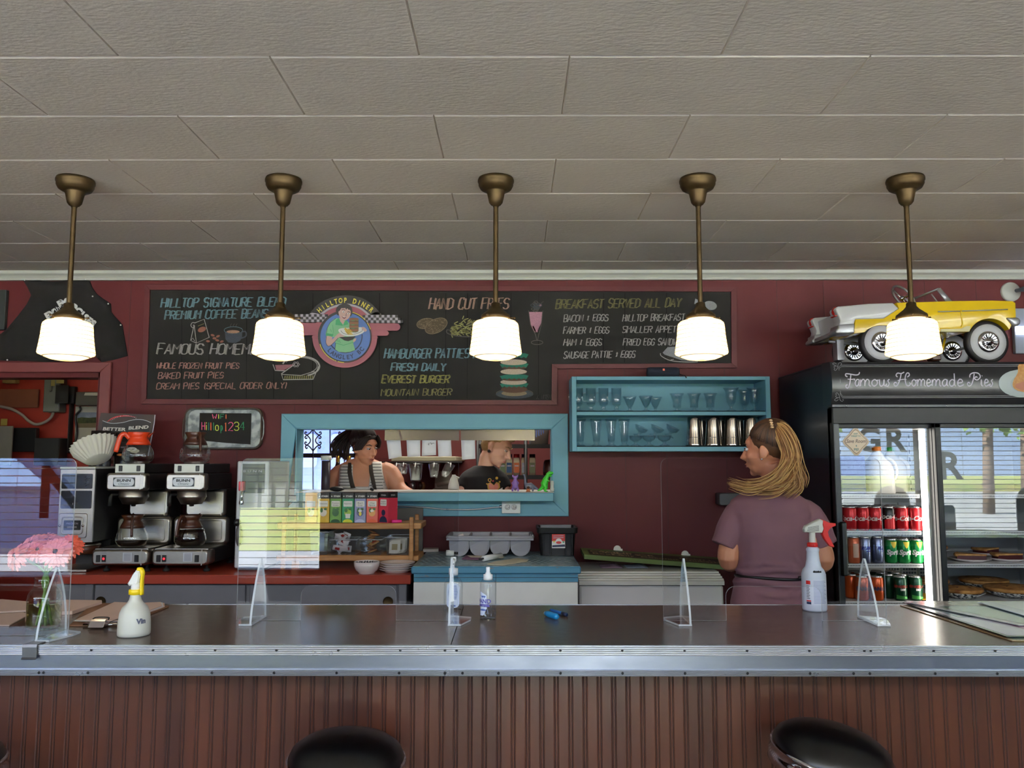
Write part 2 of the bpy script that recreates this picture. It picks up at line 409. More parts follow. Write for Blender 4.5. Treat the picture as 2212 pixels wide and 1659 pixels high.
m_ink = mat('black_ink', (24, 24, 26), 0.7, var=0.05)
m_skin = mat('skin', (226, 168, 138), 0.5, var=0.05, vscale=12, sss=0.06)
m_groove = mat('groove_dark', (62, 24, 25), 0.7)
YW = 4.9
XL, XR, ZC = -6.2, 7.2, 2.66
# door and hatch openings measured at the wall
dx1, dz1 = xz(220, 805, YW); dx0 = dx1-1.25
hx0, hz1 = xz(642, 926, YW); hx1, hz0 = xz(1192, 1063, YW)
TH = 0.14
def wall_panels(g, x0, x1, z0, z1, y0, y1, m): g.box(x0, x1, y0, y1, z0, z1, m)
g = G()
wall_panels(g, XL, dx0, 0, ZC, YW, YW+TH, m_wall); wall_panels(g, dx0, dx1, dz1, ZC, YW, YW+TH, m_wall)
wall_panels(g, dx1, hx0, 0, ZC, YW, YW+TH, m_wall); wall_panels(g, hx0, hx1, 0, hz0, YW, YW+TH, m_wall)
wall_panels(g, hx0, hx1, hz1, ZC, YW, YW+TH, m_wall); wall_panels(g, hx1, XR, 0, ZC, YW, YW+TH, m_wall)
# vertical joints between the wall boards
x = XL+0.1; rd = random.Random(3)
while x < XR:
 for (a, b) in ([(0, ZC)] if not (hx0-0.15 < x < hx1+0.15) else [(0, hz0-0.1), (hz1+0.1, ZC)]):
  if not (dx0-.1 < x < dx1+.12): g.box(x-0.0014, x+0.0014, YW-0.0012, YW, a, b, m_groove)
 x += 0.3+rd.uniform(-.06, .1)
struct('wall_back', g)
g = G(); g.box(XL-0.1, XL, YF-0.1, 7.6, 0, ZC, m_wall); struct('wall_left', g)
g = G(); g.box(XR, XR+0.1, YF-0.1, 7.6, 0, ZC, m_wall); struct('wall_right', g)
g = G(); g.box(XL, XR, YF, 7.5, -0.1, 0.0, m_floor); struct('floor', g)
# front wall with window openings behind the camera
g = G(); m_fw = mat('front_wall_paint', (150, 140, 128), 0.6)
px = XL
for a, b, c, d in WIN:
 g.box(px, a, YF-0.14, YF, 0, 2.28, m_fw); g.box(a, b, YF-0.14, YF, 0, c, m_fw); g.box(a, b, YF-0.14, YF, d, 2.28, m_fw); px = b
g.box(px, XR, YF-0.14, YF, 0, 2.28, m_fw); g.box(XL, XR, YF-.14, YF, 2.6, ZC, m_fw)
for a, b in zip([XL]+[q[1] for q in ADDED_BAND], [q[0] for q in ADDED_BAND]+[XR]): g.box(a, b, YF-.14, YF, 2.28, 2.6, m_fw); struct('wall_front', g)
m_slat = mat('blind_slat', (92, 94, 100), 0.5); m_frame = mat('window_frame_paint', (90, 40, 36), 0.5)
for i, (a, b, c, d) in enumerate(WIN):
 nm = 'door_1' if i == 1 else 'window_%d' % (1 if i == 0 else 2)
 g = G(); e = 0.05
 g.box(a, a+e, YF-.12, YF-.02, c, d, m_frame); g.box(b-e, b, YF-.12, YF-.02, c, d, m_frame); g.box(a, b, YF-.12, YF-.02, c, c+e, m_frame); g.box(a, b, YF-.12, YF-.02, d-e, d, m_frame)
 if b-a > 2: g.box((a+b)/2-.03, (a+b)/2+.03, YF-.12, YF-.02, c, d, m_frame)
 if i != 1: g.box(a-.05, b+.05, YF-.02, YF+.1, c-.04, c, m_white)
 fr = struct(nm, g)
 g = G(); g.box(a+e, b-e, YF-.075, YF-.07, c+e, d-e, m_glass); obj('pane', g, fr)
 if i != 1:
  g = G(); z = c+0.03
  while z < d:
   g.prism([(YF-.03, z), (YF-.007, z+.0075), (YF-.007, z+.0085), (YF-.03, z+.001)], 'x', a+.06, b-.06, m_slat); z += 0.058
  for k in range(4):
   xx = a+.25+(b-a-.5)*k/3; g.box(xx-.0015, xx+.0015, YF-.02, YF-.017, c, d, m_slat)
  obj('blind', g, fr, kind='stuff')
for i, (a, b) in enumerate(ADDED_BAND):  # frames and panes of the made-up high windows around the fill lamps
 g = G()
 for q in ((a, a+.03, 2.28, 2.6), (b-.03, b, 2.28, 2.6), (a, b, 2.28, 2.31), (a, b, 2.57, 2.6)): g.box(q[0], q[1], YF-.1, YF-.06, q[2], q[3], m_white)
 fr = struct('window_%d' % (i+4), g); g = G(); g.box(a+.03, b-.03, YF-.085, YF-.08, 2.31, 2.57, m_glass); obj('pane', g, fr)
# lettering stuck on the front windows (read from outside)
m_let = mat('window_letter', (70, 74, 80), 0.5)
def winlet(t, x, z, h):
 g = G(); g.text(t, m_let, Matrix.Translation((x, YF-.066, z)) @ Matrix.Rotation(PI/2, 4, 'X') @ Matrix.Rotation(0, 4, 'Z'), size=h*1.38, bold=0.012)
 return g
w2 = bpy.data.objects['window_2']; w1 = bpy.data.objects['window_1']
obj('lettering', winlet('N', -3.63, 1.05, .42), w1); obj('lettering', winlet('R', 5.35, 1.28, .34), w2); obj('lettering', winlet('I', 5.02, 1.28, .34), w2)
obj('lettering', winlet('R', 4.1+.62, 1.62, .3), w2); obj('lettering', winlet('G', 4.1+.3, 1.62, .3), w2)
# ceiling: bevelled fibre tiles in running bond
g = G(); LT, RW, d_, bz = 0.872, 0.4, 0.007, 0.006
y = 2.235-0.4*11; r = 0
while y < YW:
 y1 = min(y+RW, YW+.02); k = round((y-1.835)/0.4)
 x = (0.159 if k % 2 == 1 else -0.277) - LT*8 if False else ((-0.277 if k % 2 == 0 else 0.159)-LT*8)
 while x < XR:
  a, b = x, x+LT; rr = random.Random(k*100+round(x*3)); z = ZC+rr.uniform(-.0006, .0006)
  vs = [(a, y, ZC+bz), (b, y, ZC+bz), (b, y1, ZC+bz), (a, y1, ZC+bz), (a+d_*.5, y+d_, z), (b-d_*.5, y+d_, z), (b-d_*.5, y1-d_, z), (a+d_*.5, y1-d_, z)]
  g.add(vs, [(4, 5, 6, 7), (0, 1, 5, 4), (1, 2, 6, 5), (2, 3, 7, 6), (3, 0, 4, 7)], m_ceil); x += LT
 y += RW
g.box(XL, XR, YF-.1, YW, ZC+.02, ZC+.1, m_white)
struct('ceiling', g)
# roof eave outside and ceiling over the rooms at the back
g = G(); g.box(XL-.3, XR+.3, YW+TH, 7.6, 2.66, 2.76, m_white); struct('ceiling_kitchen', g)
g = G(); m_shin = mat('roof_shingle', (70, 66, 64), 0.8); g.box(XL-.4, XR+.4, YF-0.2, 8.0, 2.8, 2.95, m_shin); struct('roof', g)
# crown moulding
g = G(); zz = xz(1106, 592, YW)[1]; zb = xz(1106, 606, YW)[1]
g.prism([(YW, zb), (YW-.022, zb), (YW-.026, zb+.012), (YW-.02, zb+.016), (YW-.03, (zb+zz)/2+.006), (YW-.045, zz-.004), (YW-.05, ZC), (YW, ZC)], 'x', XL, XR, m_trimw)
struct('trim_1', g)
# door casing
def casing(name, pts, y0, y1, m):
 g = G()
 for q in pts: g.prism(q, 'y', y0, y1, m, ch=0.004)
 return struct(name, g)
W = lambda px, py: xz(px, py, YW)
cw = xz(244, 783, YW)
casing('trim_2', [[(dx1-.0, 0), (cw[0], 0), (cw[0], cw[1]), (dx1, dz1)], [(dx0-.06, dz1), (dx1, dz1), (cw[0], cw[1]), (dx0-.06, cw[1])]], YW-.025, YW, mat('red_casing_paint', (112, 48, 48), 0.45, var=0.04))
g = G(); g.box(dx1-.02, dx1, YW, YW+TH, 0, dz1, m_wall); g.box(dx0, dx1, YW, YW+TH, dz1-.03, dz1, m_wall); struct('trim_3', g)
# hatch casing (turquoise) and sill
ox0, oz1 = W(610, 894); ox1, oz0 = W(1228, 1115)
casing('trim_4', [[(ox0, oz1), (ox1, oz1), (hx1, hz1), (hx0-.0, hz1)], [(ox0, oz0), (hx0-.045, hz0-.05), (hx0-.0, hz1), (ox0, oz1)],
                  [(ox1, oz0), (ox1, oz1), (hx1, hz1), (hx1, hz0-.05)], [(ox0, oz0), (ox1, oz0), (hx1, hz0-.05), (hx0, hz0-.05)]], YW-.022, YW, m_blue)
g = G(); g.box(hx0-.001, hx0+.004, YW-.021, YW+TH, hz0-.02, hz1+.001, m_blue); g.box(hx1-.003, hx1+.001, YW-.021, YW+TH, hz0-.02, hz1+.001, m_blue); g.box(hx0, hx1, YW-.021, YW+TH, hz1-.003, hz1+.001, m_blue); struct('trim_5', g)
yl = 4.74; lx1, lz1 = xz(1196, 1063, yl); lx0 = xz(640, 1063, yl)[0]; lz0 = xz(1196, 1083, yl)[1]
g = G(); g.box(lx0, lx1, yl, YW+TH+.12, lz0, lz1-.004, m_blue, ch=.003); g.box(lx0-.003, lx1+.003, yl-.003, YW+TH+.12, lz1-.004, lz1, mat('ledge_worn_white', (214, 212, 206), 0.4, col2=(150, 150, 146), vscale=7, stretch=(1, 4, 4)), ch=.0015)
sill = struct('trim_6', g)
LZ = lz1
# small moulding line under the ledge
g = G(); g.box(ox0+.01, lx1-.004, YW-.034, YW-.02, lz0-.012, lz0, m_blue); struct('trim_7', g)
# kitchen and back room shell
g = G(); g.box(XL, XR, 7.5, 7.6, 0, ZC, mat('kitchen_red', (105, 40, 40), 0.6))
wx0, wz1 = xz(640, 900, 7.5); wx1, wz0 = xz(772, 1062, 7.5)
g = G(); mk = mat('kitchen_red', (105, 40, 40), 0.6)
g.box(XL, wx0, 7.5, 7.6, 0, ZC, mk); g.box(wx0, wx1, 7.5, 7.6, 0, wz0, mk); g.box(wx0, wx1, 7.5, 7.6, wz1, ZC, mk); g.box(wx1, XR, 7.5, 7.6, 0, ZC, mk); struct('wall_kitchen', g)
g = G(); g.box(-2.36, -2.26, YW+TH, 7.5, 0, ZC, m_wallback); struct('wall_divider', g)
g = G(); g.box(XL, -2.36, 6.3, 6.4, 0, ZC, m_wallback); struct('wall_storeroom', g)
g = G(); g.box(XL, XR, 7.5, 7.62, -.1, -.001, m_floor); struct('floor_kitchen', g)
# outdoors, in front of the diner: road, lawn, a grey house; behind: gravel
m_grass = mat('lawn', (104, 122, 58), 0.9, col2=(140, 134, 82), vscale=0.9, thr=(0.35, 0.75), bump=0.6, bscale=30)
m_road = mat('pale_concrete', (196, 194, 190), 0.9, var=0.08, vscale=4)
def outside(name, g): return struct(name, g)
g = G(); g.box(-40, 40, -6.0, YF-.14, -.2, -.05, mat('white_concrete', (236, 232, 226), .9, var=.03)); outside('pavement', g)  # unseen near strip, made extra white to bounce light onto the ceiling
g = G(); g.box(-40, 40, -9.0, -6.0, -.2, -.052, mat('road_grey', (176, 178, 184), .9)); outside('street', g)
g = G(); g.add([(-40, -9, -.05), (3, -9, -.05), (3, -10, .0), (-40, -10, .0), (-40, -18, .12), (3, -18, .12), (3, -40, .3), (-40, -40, .3)], [(0, 1, 2, 3), (3, 2, 5, 4), (4, 5, 6, 7)], m_grass); outside('lawn_ground', g)
g = G(); g.box(3, 60, -34, -9.0, -.2, -.051, m_road); g.box(3, 60, -60, -34, -.2, .3, m_grass); outside('road_ground', g)
g = G(); g.box(-40, 40, 7.6, 30, -.2, -.05, m_road); outside('road_back', g)
# ================================================================ the front counter, stools, pendants
CZ, CF, CB = 1.0, 2.22, 2.83
m_lam = mat('brown_laminate', (92, 76, 64), 0.22, col2=(70, 56, 46), vscale=40, rvar=0.05)
m_bead = mat('stained_beadboard', (88, 45, 25), 0.4, col2=(58, 27, 15), vscale=3.2, stretch=(4, 4, 0.35), thr=(0.25, 0.8))
m_beadg = mat('beadboard_groove', (34, 15, 9), 0.6)
ctr = thing('bar_counter', 'long diner bar counter with brown laminate top, ribbed aluminium edge and reddish beadboard front', 'counter', (0, CF, 0))
X0, X1 = -3.4, 3.4
s0 = onz(975, 1390, CZ); s1 = onz(1005, 1300, CZ)
g = G(); g.prism([(X0, CF), (s0.x-.0012, CF), (s1.x-.0012, CB), (X0, CB)], 'z', CZ-.06, CZ, m_lam); obj('worktop', g, ctr)
g = G(); g.prism([(s0.x+.0012, CF), (X1, CF), (X1, CB), (s1.x+.0012, CB)], 'z', CZ-.06, CZ, m_lam); obj('worktop', g, ctr)
g = G(); g.box(X0, X1, CB, CB+.006, CZ-.06, CZ+.001, m_alu2); obj('back_edge', g, ctr)
g = G(); g.box(X0, X1, CF-.004, CF, CZ-.078, CZ-.006, m_alu); obj('edge_band', g, ctr)
def ribbed(z0, z1, ext):
 g = G(); n = 5; P = [(CF-.004, z0), (CF-.004, z1)]; Q = [(CF-.004, z1)]
 for k in range(n*4+1):
  t = k/(n*4.0); z = z1-(z1-z0)*t
  Q.append((CF-.0085-ext*math.sin(PI*t)-.0012*(1+math.cos(2*PI*n*t)), z))
 Q.append((CF-.004, z0)); g.prism(Q[1:-1]+[(CF-.004, z0), (CF-.004, z1)], 'x', X0, X1, m_alu2, smooth=False)
 return g
zt = CZ-.0255
obj('edge_trim', ribbed(zt, CZ+.001, .002), ctr); obj('edge_trim', ribbed(CZ-.079, CZ-.063, .001), ctr)
m_screw = mat('dark_screw', (60, 60, 64), 0.4, metal=0.8)
def screw(px, z, yy):
 x = at(px, 1400, CF).x; g = G(); R = Matrix.Rotation(PI/2, 3, 'X')
 g.lathe([(.0001, .0022), (.003, .0014), (.0038, 0)], (x, yy, z), m_screw, 8, R=R)
 a = random.random();
 for q in (a, a+PI/2):
  c, s_ = math.cos(q)*.0034, math.sin(q)*.0034
  g.tube([(x-c, yy-.0022, z-s_), (x+c, yy-.0022, z+s_)], .0008, m_black, 4)
 obj('screw', g, ctr)
for px in (-60, 60, 202, 335, 468, 600, 733, 866, 962, 987, 1077, 1210, 1343, 1477, 1611, 1745, 1863, 1877, 2012, 2144): screw(px, CZ-.0125, CF-.0105)
for px in (-40, 92, 102, 197, 330, 463, 596, 730, 864, 962, 1000, 1077, 1210, 1343, 1477, 1611, 1745, 1838, 1873, 2013, 2146): screw(px, CZ-.071, CF-.0105)
YP = 2.42; PT = .0418
g = G(); x = X0; k = 0
while x < X1:
 a, b = x, x+PT; zz = CZ-.06; c = .003
 P = [(a, YP), (a+c, YP+.0022), (a+c*1.6, YP+.0022), (a+c*2.2, YP+.0005), (a+c*3.2, YP+.0005), (a+c*3.8, YP+.0022), (a+c*4.4, YP+.0022), (a+c*5.2, YP), (b, YP)]
 for i in range(len(P)-1):
  m = m_beadg if i in (1, 5) else m_bead
  g.add([(P[i][0], P[i][1], .1), (P[i+1][0], P[i+1][1], .1), (P[i+1][0], P[i+1][1], zz), (P[i][0], P[i][1], zz)], [(0, 1, 2, 3)], m)
 x += PT
g.box(X0, X1, YP+.0026, YP+.02, .1, CZ-.06, m_bead); obj('beadboard_panel', g, ctr)
g = G(); g.box(X0, X1, YP+.04, CB-.03, 0, .1, m_black); obj('kick_plate', g, ctr)
g = G(); g.box(X0, X1, YP+.02, CB-.02, .1, CZ-.061, m_dark); obj('carcass', g, ctr)
# grey steel clip holding the left screen to the counter edge
g = G(); a = onz(78, 1384, CZ).x; b = onz(108, 1384, CZ).x
g.prism([(CF+.05, CZ+.003), (CF-.014, CZ+.003), (CF-.0165, CZ-.004), (CF-.0155, CZ-.03), (CF-.020, CZ-.034), (CF-.0165, CZ-.036), (CF-.0125, CZ-.03), (CF-.0125, CZ-.002), (CF+.05, CZ+.0008)], 'x', a, b, mat('grey_steel', (120, 122, 128), 0.4, metal=.9))
obj('edge_clip', g, label='grey steel clip hooked over the aluminium counter edge at the left screen', cat='clip')
m_vinyl = mat('black_vinyl', (14, 13, 14), 0.3, var=0.2, vscale=3, bump=0.05, bscale=200)
def stool(name, label, c, R, rz):
 t = thing(name, label, 'stool', (c.x, c.y, 0), 'bar stools along the counter')
 Rm = R; C0 = V((c.x, c.y, c.z))
 g = G(); r = .153
 g.lathe([(.001, .052), (.05, .050), (.09, .043), (.12, .032), (.142, .016), (r-.003, -.002), (r-.002, -.012)], C0, m_vinyl, 48, R=Rm); obj('seat_cushion', g, t)
 g = G(); g.lathe([(r-.004, -.004), (r+.002, -.006), (r+.003, -.011), (r, -.014), (r, -.03), (r+.003, -.033), (r+.003, -.055), (r-.004, -.06), (.05, -.062), (.0, -.062)], C0, m_chrome, 48, R=Rm); obj('seat_rim', g, t)
 g = G(); g.lathe([(.03, C0.z-.055), (.03, .06), (.06, .05), (.18, .02), (.19, 0), (0, 0)], (c.x, c.y, 0), m_chrome, 32); obj('pedestal', g, t)
 if rz:
  g = G(); d = Rm @ V((-.12, -.02, -.075)); g.tube([C0+d, C0+d+V((-.04, 0, -.012)), C0+d+V((-.06, 0, -.03))], .009, m_black, 8); obj('lever', g, t)
 return t
pA = at(749, 1632, 2.2); stool('bar_stool', 'black vinyl bar stool with its domed seat level, left of the taped counter seam', pA, Euler((math.radians(3), math.radians(2.5), 0)).to_matrix(), 0)
pB = at(1797, 1617, 2.2); stool('bar_stool', 'black vinyl bar stool with chrome rim, seat tilted down to the right, below the menus', pB, Euler((math.radians(5), math.radians(8), 0)).to_matrix(), 1)
pC = at(-134, 1652, 2.15); stool('bar_stool', 'bar stool cut off by the left edge with only pale chrome rim showing', pC, Euler((0, math.radians(-4), 0)).to_matrix(), 0)
# pendants
YL = 3.25
m_shade = bpy.data.materials.new('glowing_opal_glass'); m_shade.use_nodes = True
nt = m_shade.node_tree; b = nt.nodes['Principled BSDF']; L = nt.links.new
tc = N(nt, 'ShaderNodeTexCoord'); sp = N(nt, 'ShaderNodeSeparateXYZ'); L(tc.outputs['Object'], sp.inputs[0])
mz = N(nt, 'ShaderNodeMath', operation='MULTIPLY'); mz.inputs[1].default_value = 58.0; L(sp.outputs[2], mz.inputs[0])
fr = N(nt, 'ShaderNodeMath', operation='FRACT'); L(mz.outputs[0], fr.inputs[0])
rp = N(nt, 'ShaderNodeValToRGB'); cr = rp.color_ramp; cr.elements[0].position = 0.0; cr.elements[0].color = (1, 1, 1, 1); cr.elements[1].position = 1.0; cr.elements[1].color = (1, 1, 1, 1)
for p_, c_ in ((.78, 1.0), (.84, .11), (.94, .11), (.99, 1.0)):
 e = cr.elements.new(p_); e.color = (c_, c_*.98, c_*.92, 1)
L(fr.outputs[0], rp.inputs[0])
lw = N(nt, 'ShaderNodeLayerWeight'); lw.inputs[0].default_value = .35
mx = N(nt, 'ShaderNodeMix', data_type='RGBA'); mx.inputs[6].default_value = (1.0, .86, .62, 1); mx.inputs[7].default_value = (1.0, .62, .2, 1); L(lw.outputs['Facing'], mx.inputs[0])
mm = N(nt, 'ShaderNodeMix', data_type='RGBA', blend_type='MULTIPLY'); mm.inputs[0].default_value = 1.0; L(mx.outputs[2], mm.inputs[6]); L(rp.outputs[0], mm.inputs[7])
L(mm.outputs[2], b.inputs['Emission Color']); b.inputs['Emission Strength'].default_value = 2.0; b.inputs['Base Color'].default_value = (.9, .85, .75, 1); b.inputs['Roughness'].default_value = .15
def pendant(x, label):
 t = thing('pendant_lamp', label, 'lamp', (x, YL, 1.9), 'pendant lamps over the counter')
 g = G(); z = 2.66
 g.lathe([(0, z), (.072, z), (.075, z-.008), (.075, z-.016), (.072, z-.019), (.072, z-.030), (.064, z-.045), (.052, z-.052), (.040, z-.055), (.040, z-.058), (.036, z-.066), (.031, z-.09), (.028, z-.103), (.020, z-.113), (.012, z-.117), (.012, z-.121), (.0, z-.121)], (x, YL, 0), m_brass, 32); obj('canopy', g, t)
 g = G(); g.lathe([(.0102, 2.55), (.0102, 2.12)], (x, YL, 0), m_brass, 14); obj('stem', g, t)
 g = G(); g.lathe([(.012, 2.138), (.019, 2.134), (.020, 2.120), (.030, 2.108), (.044, 2.097), (.052, 2.090), (.058, 2.086), (.060, 2.080), (.060, 2.072), (.056, 2.070)], (x, YL, 0), m_brass, 32); fi = obj('fitter', g, t)
 for k in range(3):
  a = 2.2+k*2.094; g = G(); d = V((math.cos(a), math.sin(a), 0)); p = V((x, YL, 2.076))
  g.tube([p+d*.058, p+d*.078], .0024, m_brass, 6); g.ell(p+d*.079, .0045, m_brass, 8, 6); obj('thumbscrew', g, fi)
 g = G(); P = [(.050, 2.078), (.052, 2.068), (.064, 2.064), (.083, 2.058), (.091, 2.050), (.094, 2.040), (.097, 2.0), (.1015, 1.965), (.106, 1.935), (.1065, 1.929), (.104, 1.924), (.096, 1.921), (.085, 1.915), (.06, 1.905), (.03, 1.900), (.001, 1.899)]
 g.lathe(P, (x, YL, 0), m_shade, 48); obj('globe_shade', g, t)
 return t
WHERE = ['over the pink gerberas', 'beside the round diner logo', 'above the wall outlet', 'in front of the breakfast menu', 'in front of the yellow toy car']
for px, wh in zip((151, 607, 1071, 1511, 1963), WHERE):
 pendant(at(px, 550, YL).x if False else (px-1113)*3.31/1740, 'brass pendant lamp with glowing ribbed opal shade, hanging '+wh)
# ================================================================ things on the red wall
def zm(ox, oy, sc): return lambda pts: [(ox+p[0]/sc, oy+p[1]/sc) for p in pts]
YB = YW-.012
m_board = mat('chalkboard_black', (34, 32, 31), 0.6, spec=0.12, col2=(44, 42, 40), vscale=2.2, thr=(0.35, 0.8))
def ch(n, c): return mat('chalk_'+n, c, 0.95, var=0.12, vscale=160)
cW, cB, cP, cY, cG, cO, cD = ch('white', (178, 174, 170)), ch('blue', (122, 160, 172)), ch('pink', (176, 130, 120)), ch('yellow', (168, 164, 92)), ch('olive', (134, 130, 84)), ch('rose', (186, 150, 134)), ch('dim', (92, 88, 84))
cb = thing('chalkboard', 'large L-shaped menu chalkboard with coloured hand lettering in a red frame', 'chalkboard', (0, YB, 1.8))
BP = [(326, 627), (1578, 631), (1579, 785), (1192, 787), (1191, 865), (318, 862)]
OP = [(315, 615), (1590, 621), (1591, 795), (1204, 797), (1203, 875), (307, 873)]
g = G(); g.ppx(BP, YB, m_board, .004)
for px in (393, 452, 533, 592, 676, 736, 820, 882, 963, 1010, 1104, 1164, 1304, 1350, 1440, 1520): g.spx([(px, 633), (px-1, 783 if px > 1192 else 861)], YB-.0043, 1.1, mat('board_joint', (14, 13, 13), .9, spec=.03))
obj('board', g, cb)
m_fr = mat('red_frame_paint', (86, 32, 35), 0.45, spec=0.3, var=0.04)
g = G()
for i in range(6):
 j = (i+1) % 6; q = [OP[i], OP[j], BP[j], BP[i]]; P = [xz(p[0], p[1], YB) for p in q]; g.prism(P, 'y', YB-.014, YW, m_fr, ch=.0012)
obj('board_frame', g, cb)
YC = YB-.0048
for nm, rows in (('coffee_lettering', [("HILLTOP SIGNATURE BLEND", 347, 664, 617, 661, 19, cB, 2.6), ("PREMIUM COFFEE BEANS", 355, 690, 578, 686, 18, cB, 2.3)]),
  ('pie_lettering', [("FAMOUS HOMEMADE", 338, 765, 590, 765, 22, cW, 2.6), ("WHOLE FROZEN FRUIT PIES", 337, 796, 517, 796, 12, cP, 1.9), ("BAKED FRUIT PIES", 341, 818, 483, 817, 13, cP, 1.7), ("CREAM PIES (SPECIAL ORDER ONLY)", 337, 841, 621, 839, 13, cP, 1.7)]),
  ('fries_lettering', [("HAND CUT FRIES", 926, 668, 1099, 667, 23, cO, 2.6)]),
  ('hamburger_lettering', [("HAMBURGER PATTIES MADE", 829, 774, 1068, 773, 20, cB, 2.4), ("FRESH DAILY", 844, 801, 962, 801, 16, cB, 2.3), ("EVEREST BURGER", 824, 827, 970, 827, 16, cY, 2.0), ("MOUNTAIN BURGER", 822, 855, 976, 854, 14, cG, 1.8)]),
  ('breakfast_lettering', [("BREAKFAST SERVED ALL DAY", 1199, 667, 1471, 663, 19, cG, 1.9), ("BACON & EGGS", 1217, 695, 1314, 693, 14, cW, 1.6), ("FARMER & EGGS", 1216, 721, 1316, 720, 14, cW, 1.6), ("HAM & EGGS", 1217, 747, 1300, 746, 14, cW, 1.6), ("SAUSAGE PATTIE & EGGS", 1217, 774, 1372, 772, 14, cW, 1.6),
      ("HILLTOP BREAKFAST", 1344, 694, 1479, 692, 14, cW, 1.6), ("SMALLER APPETITE", 1344, 719, 1484, 718, 14, cW, 1.6), ("FRIED EGG SANDWICH", 1345, 746, 1484, 745, 14, cW, 1.6)])):
 for (t, a, b, c, d, h, m, w_) in rows: g = G(); chalk(g, t, a, b, c, d, h, YC, m, w=w_, dbl=2.2 if h > 15 else 1.2); obj(nm, g, cb)
# drawings
z = zm(300, 600, 3.687); S = lambda g, pts, m, w_=1.5, cl=False, zz=None: g.spx((zz or z)(smooth(pts+([pts[0]] if cl else []), 4)), YC, w_, m)
L_ = lambda g, pts, m, w_=1.5, zz=None: g.spx((zz or z)(pts), YC, w_, m)
cCup, cBean, cCof = ch('slate', (72, 78, 88)), ch('bean', (150, 98, 82)), ch('coffee', (170, 132, 112))
g = G(); L_(g, [(445, 360), (520, 330), (560, 475), (458, 520), (440, 375)], cW); L_(g, [(440, 375), (412, 500), (458, 520)], cW); L_(g, [(412, 500), (430, 480), (445, 505)], cW, 1.2)
S(g, [(450, 360), (425, 358), (414, 380), (428, 398), (444, 385), (430, 376)], cW); g.ppx(z(ring(502, 412, 34, 20, 20, rot=-.35)), YC, cBean)
L_(g, [(470, 385), (520, 365)], cG, 1.2); obj('coffee_bag_drawing', g, cb)
g = G(); g.ppx(z([(683, 420), (690, 490), (712, 515), (770, 520), (808, 500), (822, 470), (824, 415)]), YC, cCup); g.ppx(z(ring(753, 418, 72, 26)), YC-.0004, m_board); S(g, ring(753, 418, 72, 26, 16), cB, 1.6, True)
g.ppx(z(ring(750, 430, 52, 13)), YC-.0006, cCof); S(g, [(822, 430), (850, 430), (852, 465), (815, 482)], cCup, 3)
for x_ in (735, 758, 780): S(g, [(x_, 395), (x_-6, 380), (x_+4, 366)], cD, 1)
obj('coffee_cup_drawing', g, cb)
g = G()
for x_, y_, r_ in ((588, 458, .3), (602, 482, 0), (630, 466, -.4), (624, 498, .2), (660, 508, -.3), (550, 505, .1)): g.ppx(z(ring(x_, y_, 16, 9, 12, rot=r_)), YC, cBean)
obj('coffee_bean_drawing', g, cb)
g = G(); S(g, ring(1290, 705, 148, 78, 26, a0=-2.9, a1=1.2), cW, 3.4); S(g, ring(1290, 700, 130, 64, 22, a0=-2.7, a1=.9), cW, 1.2); L_(g, [(1240, 690), (1135, 765), (1150, 812), (1388, 808), (1432, 705)], cW, 2.0)
L_(g, [(1138, 770), (1290, 778), (1400, 745)], cW, 1.4)
for k in range(14): L_(g, [(1165+k*17, 782-k*.4), (1162+k*17, 806)], cG, 2.6)
g.ppx(z([(1085, 695), (1240, 690), (1150, 740), (1095, 738)]), YC, ch('berry', (160, 108, 116))); L_(g, [(1068, 690), (1085, 738), (1170, 742)], cW, 2)
for k in range(6): S(g, ring(1252+20*math.cos(k*1.05), 690+16*math.sin(k*1.05), 9, 6, 8), cW, 1, True)
obj('pie_drawing', g, cb)
z3 = zm(780, 600, 4.809); cPot, cFry, cShake, cLeaf, cBun, cPat = ch('potato', (138, 122, 100)), ch('fry', (172, 170, 112)), ch('shake', (190, 138, 156)), ch('lettuce', (44, 112, 96)), ch('bun', (196, 178, 160)), ch('patty', (92, 68, 56))
g = G(); rd = random.Random(5)
for (cx_, cy_, a_, b_, r_, dy) in ((670, 475, 92, 52, -.2, 0), (780, 500, 122, 70, -.45, .0004)):
 g.ppx(z3(ring(cx_, cy_, a_, b_, 24, rot=r_)), YC-dy, ch('potato_dark', (92, 80, 64)))
 for k in range(70):
  t = rd.uniform(0, 2*PI); q = math.sqrt(rd.random())*.9; x_ = cx_+q*(a_*math.cos(t)*math.cos(r_)-b_*math.sin(t)*math.sin(r_)); y_ = cy_+q*(a_*math.cos(t)*math.sin(r_)+b_*math.sin(t)*math.cos(r_))
  g.spx(z3([(x_-6, y_), (x_+6, y_-3)]), YC-dy-.0003, .9, cPot)
 g.spx(z3(smooth(ring(cx_, cy_, a_, b_, 18, rot=r_)+[ring(cx_, cy_, a_, b_, 18, rot=r_)[0]])), YC-dy-.0003, 1.3, cPot)
obj('potato_drawing', g, cb)
g = G()
for k in range(110):
 x_ = 1070+rd.uniform(-150, 160); lim = 1-((x_-1070)/190)**2; y_ = 590-rd.random()*165*max(.15, lim); a_ = rd.uniform(-1.3, 1.3)
 g.spx(z3([(x_, y_), (x_+45*math.cos(a_), y_+45*math.sin(a_)*.8)]), YC, 2.0, cFry if k % 3 else cG)
S(g, [(890, 540), (895, 575), (990, 605), (1140, 612), (1260, 590)], cD, 2, zz=z3); S(g, [(890, 540), (930, 545)], cD, 1.5, zz=z3); obj('fries_drawing', g, cb)
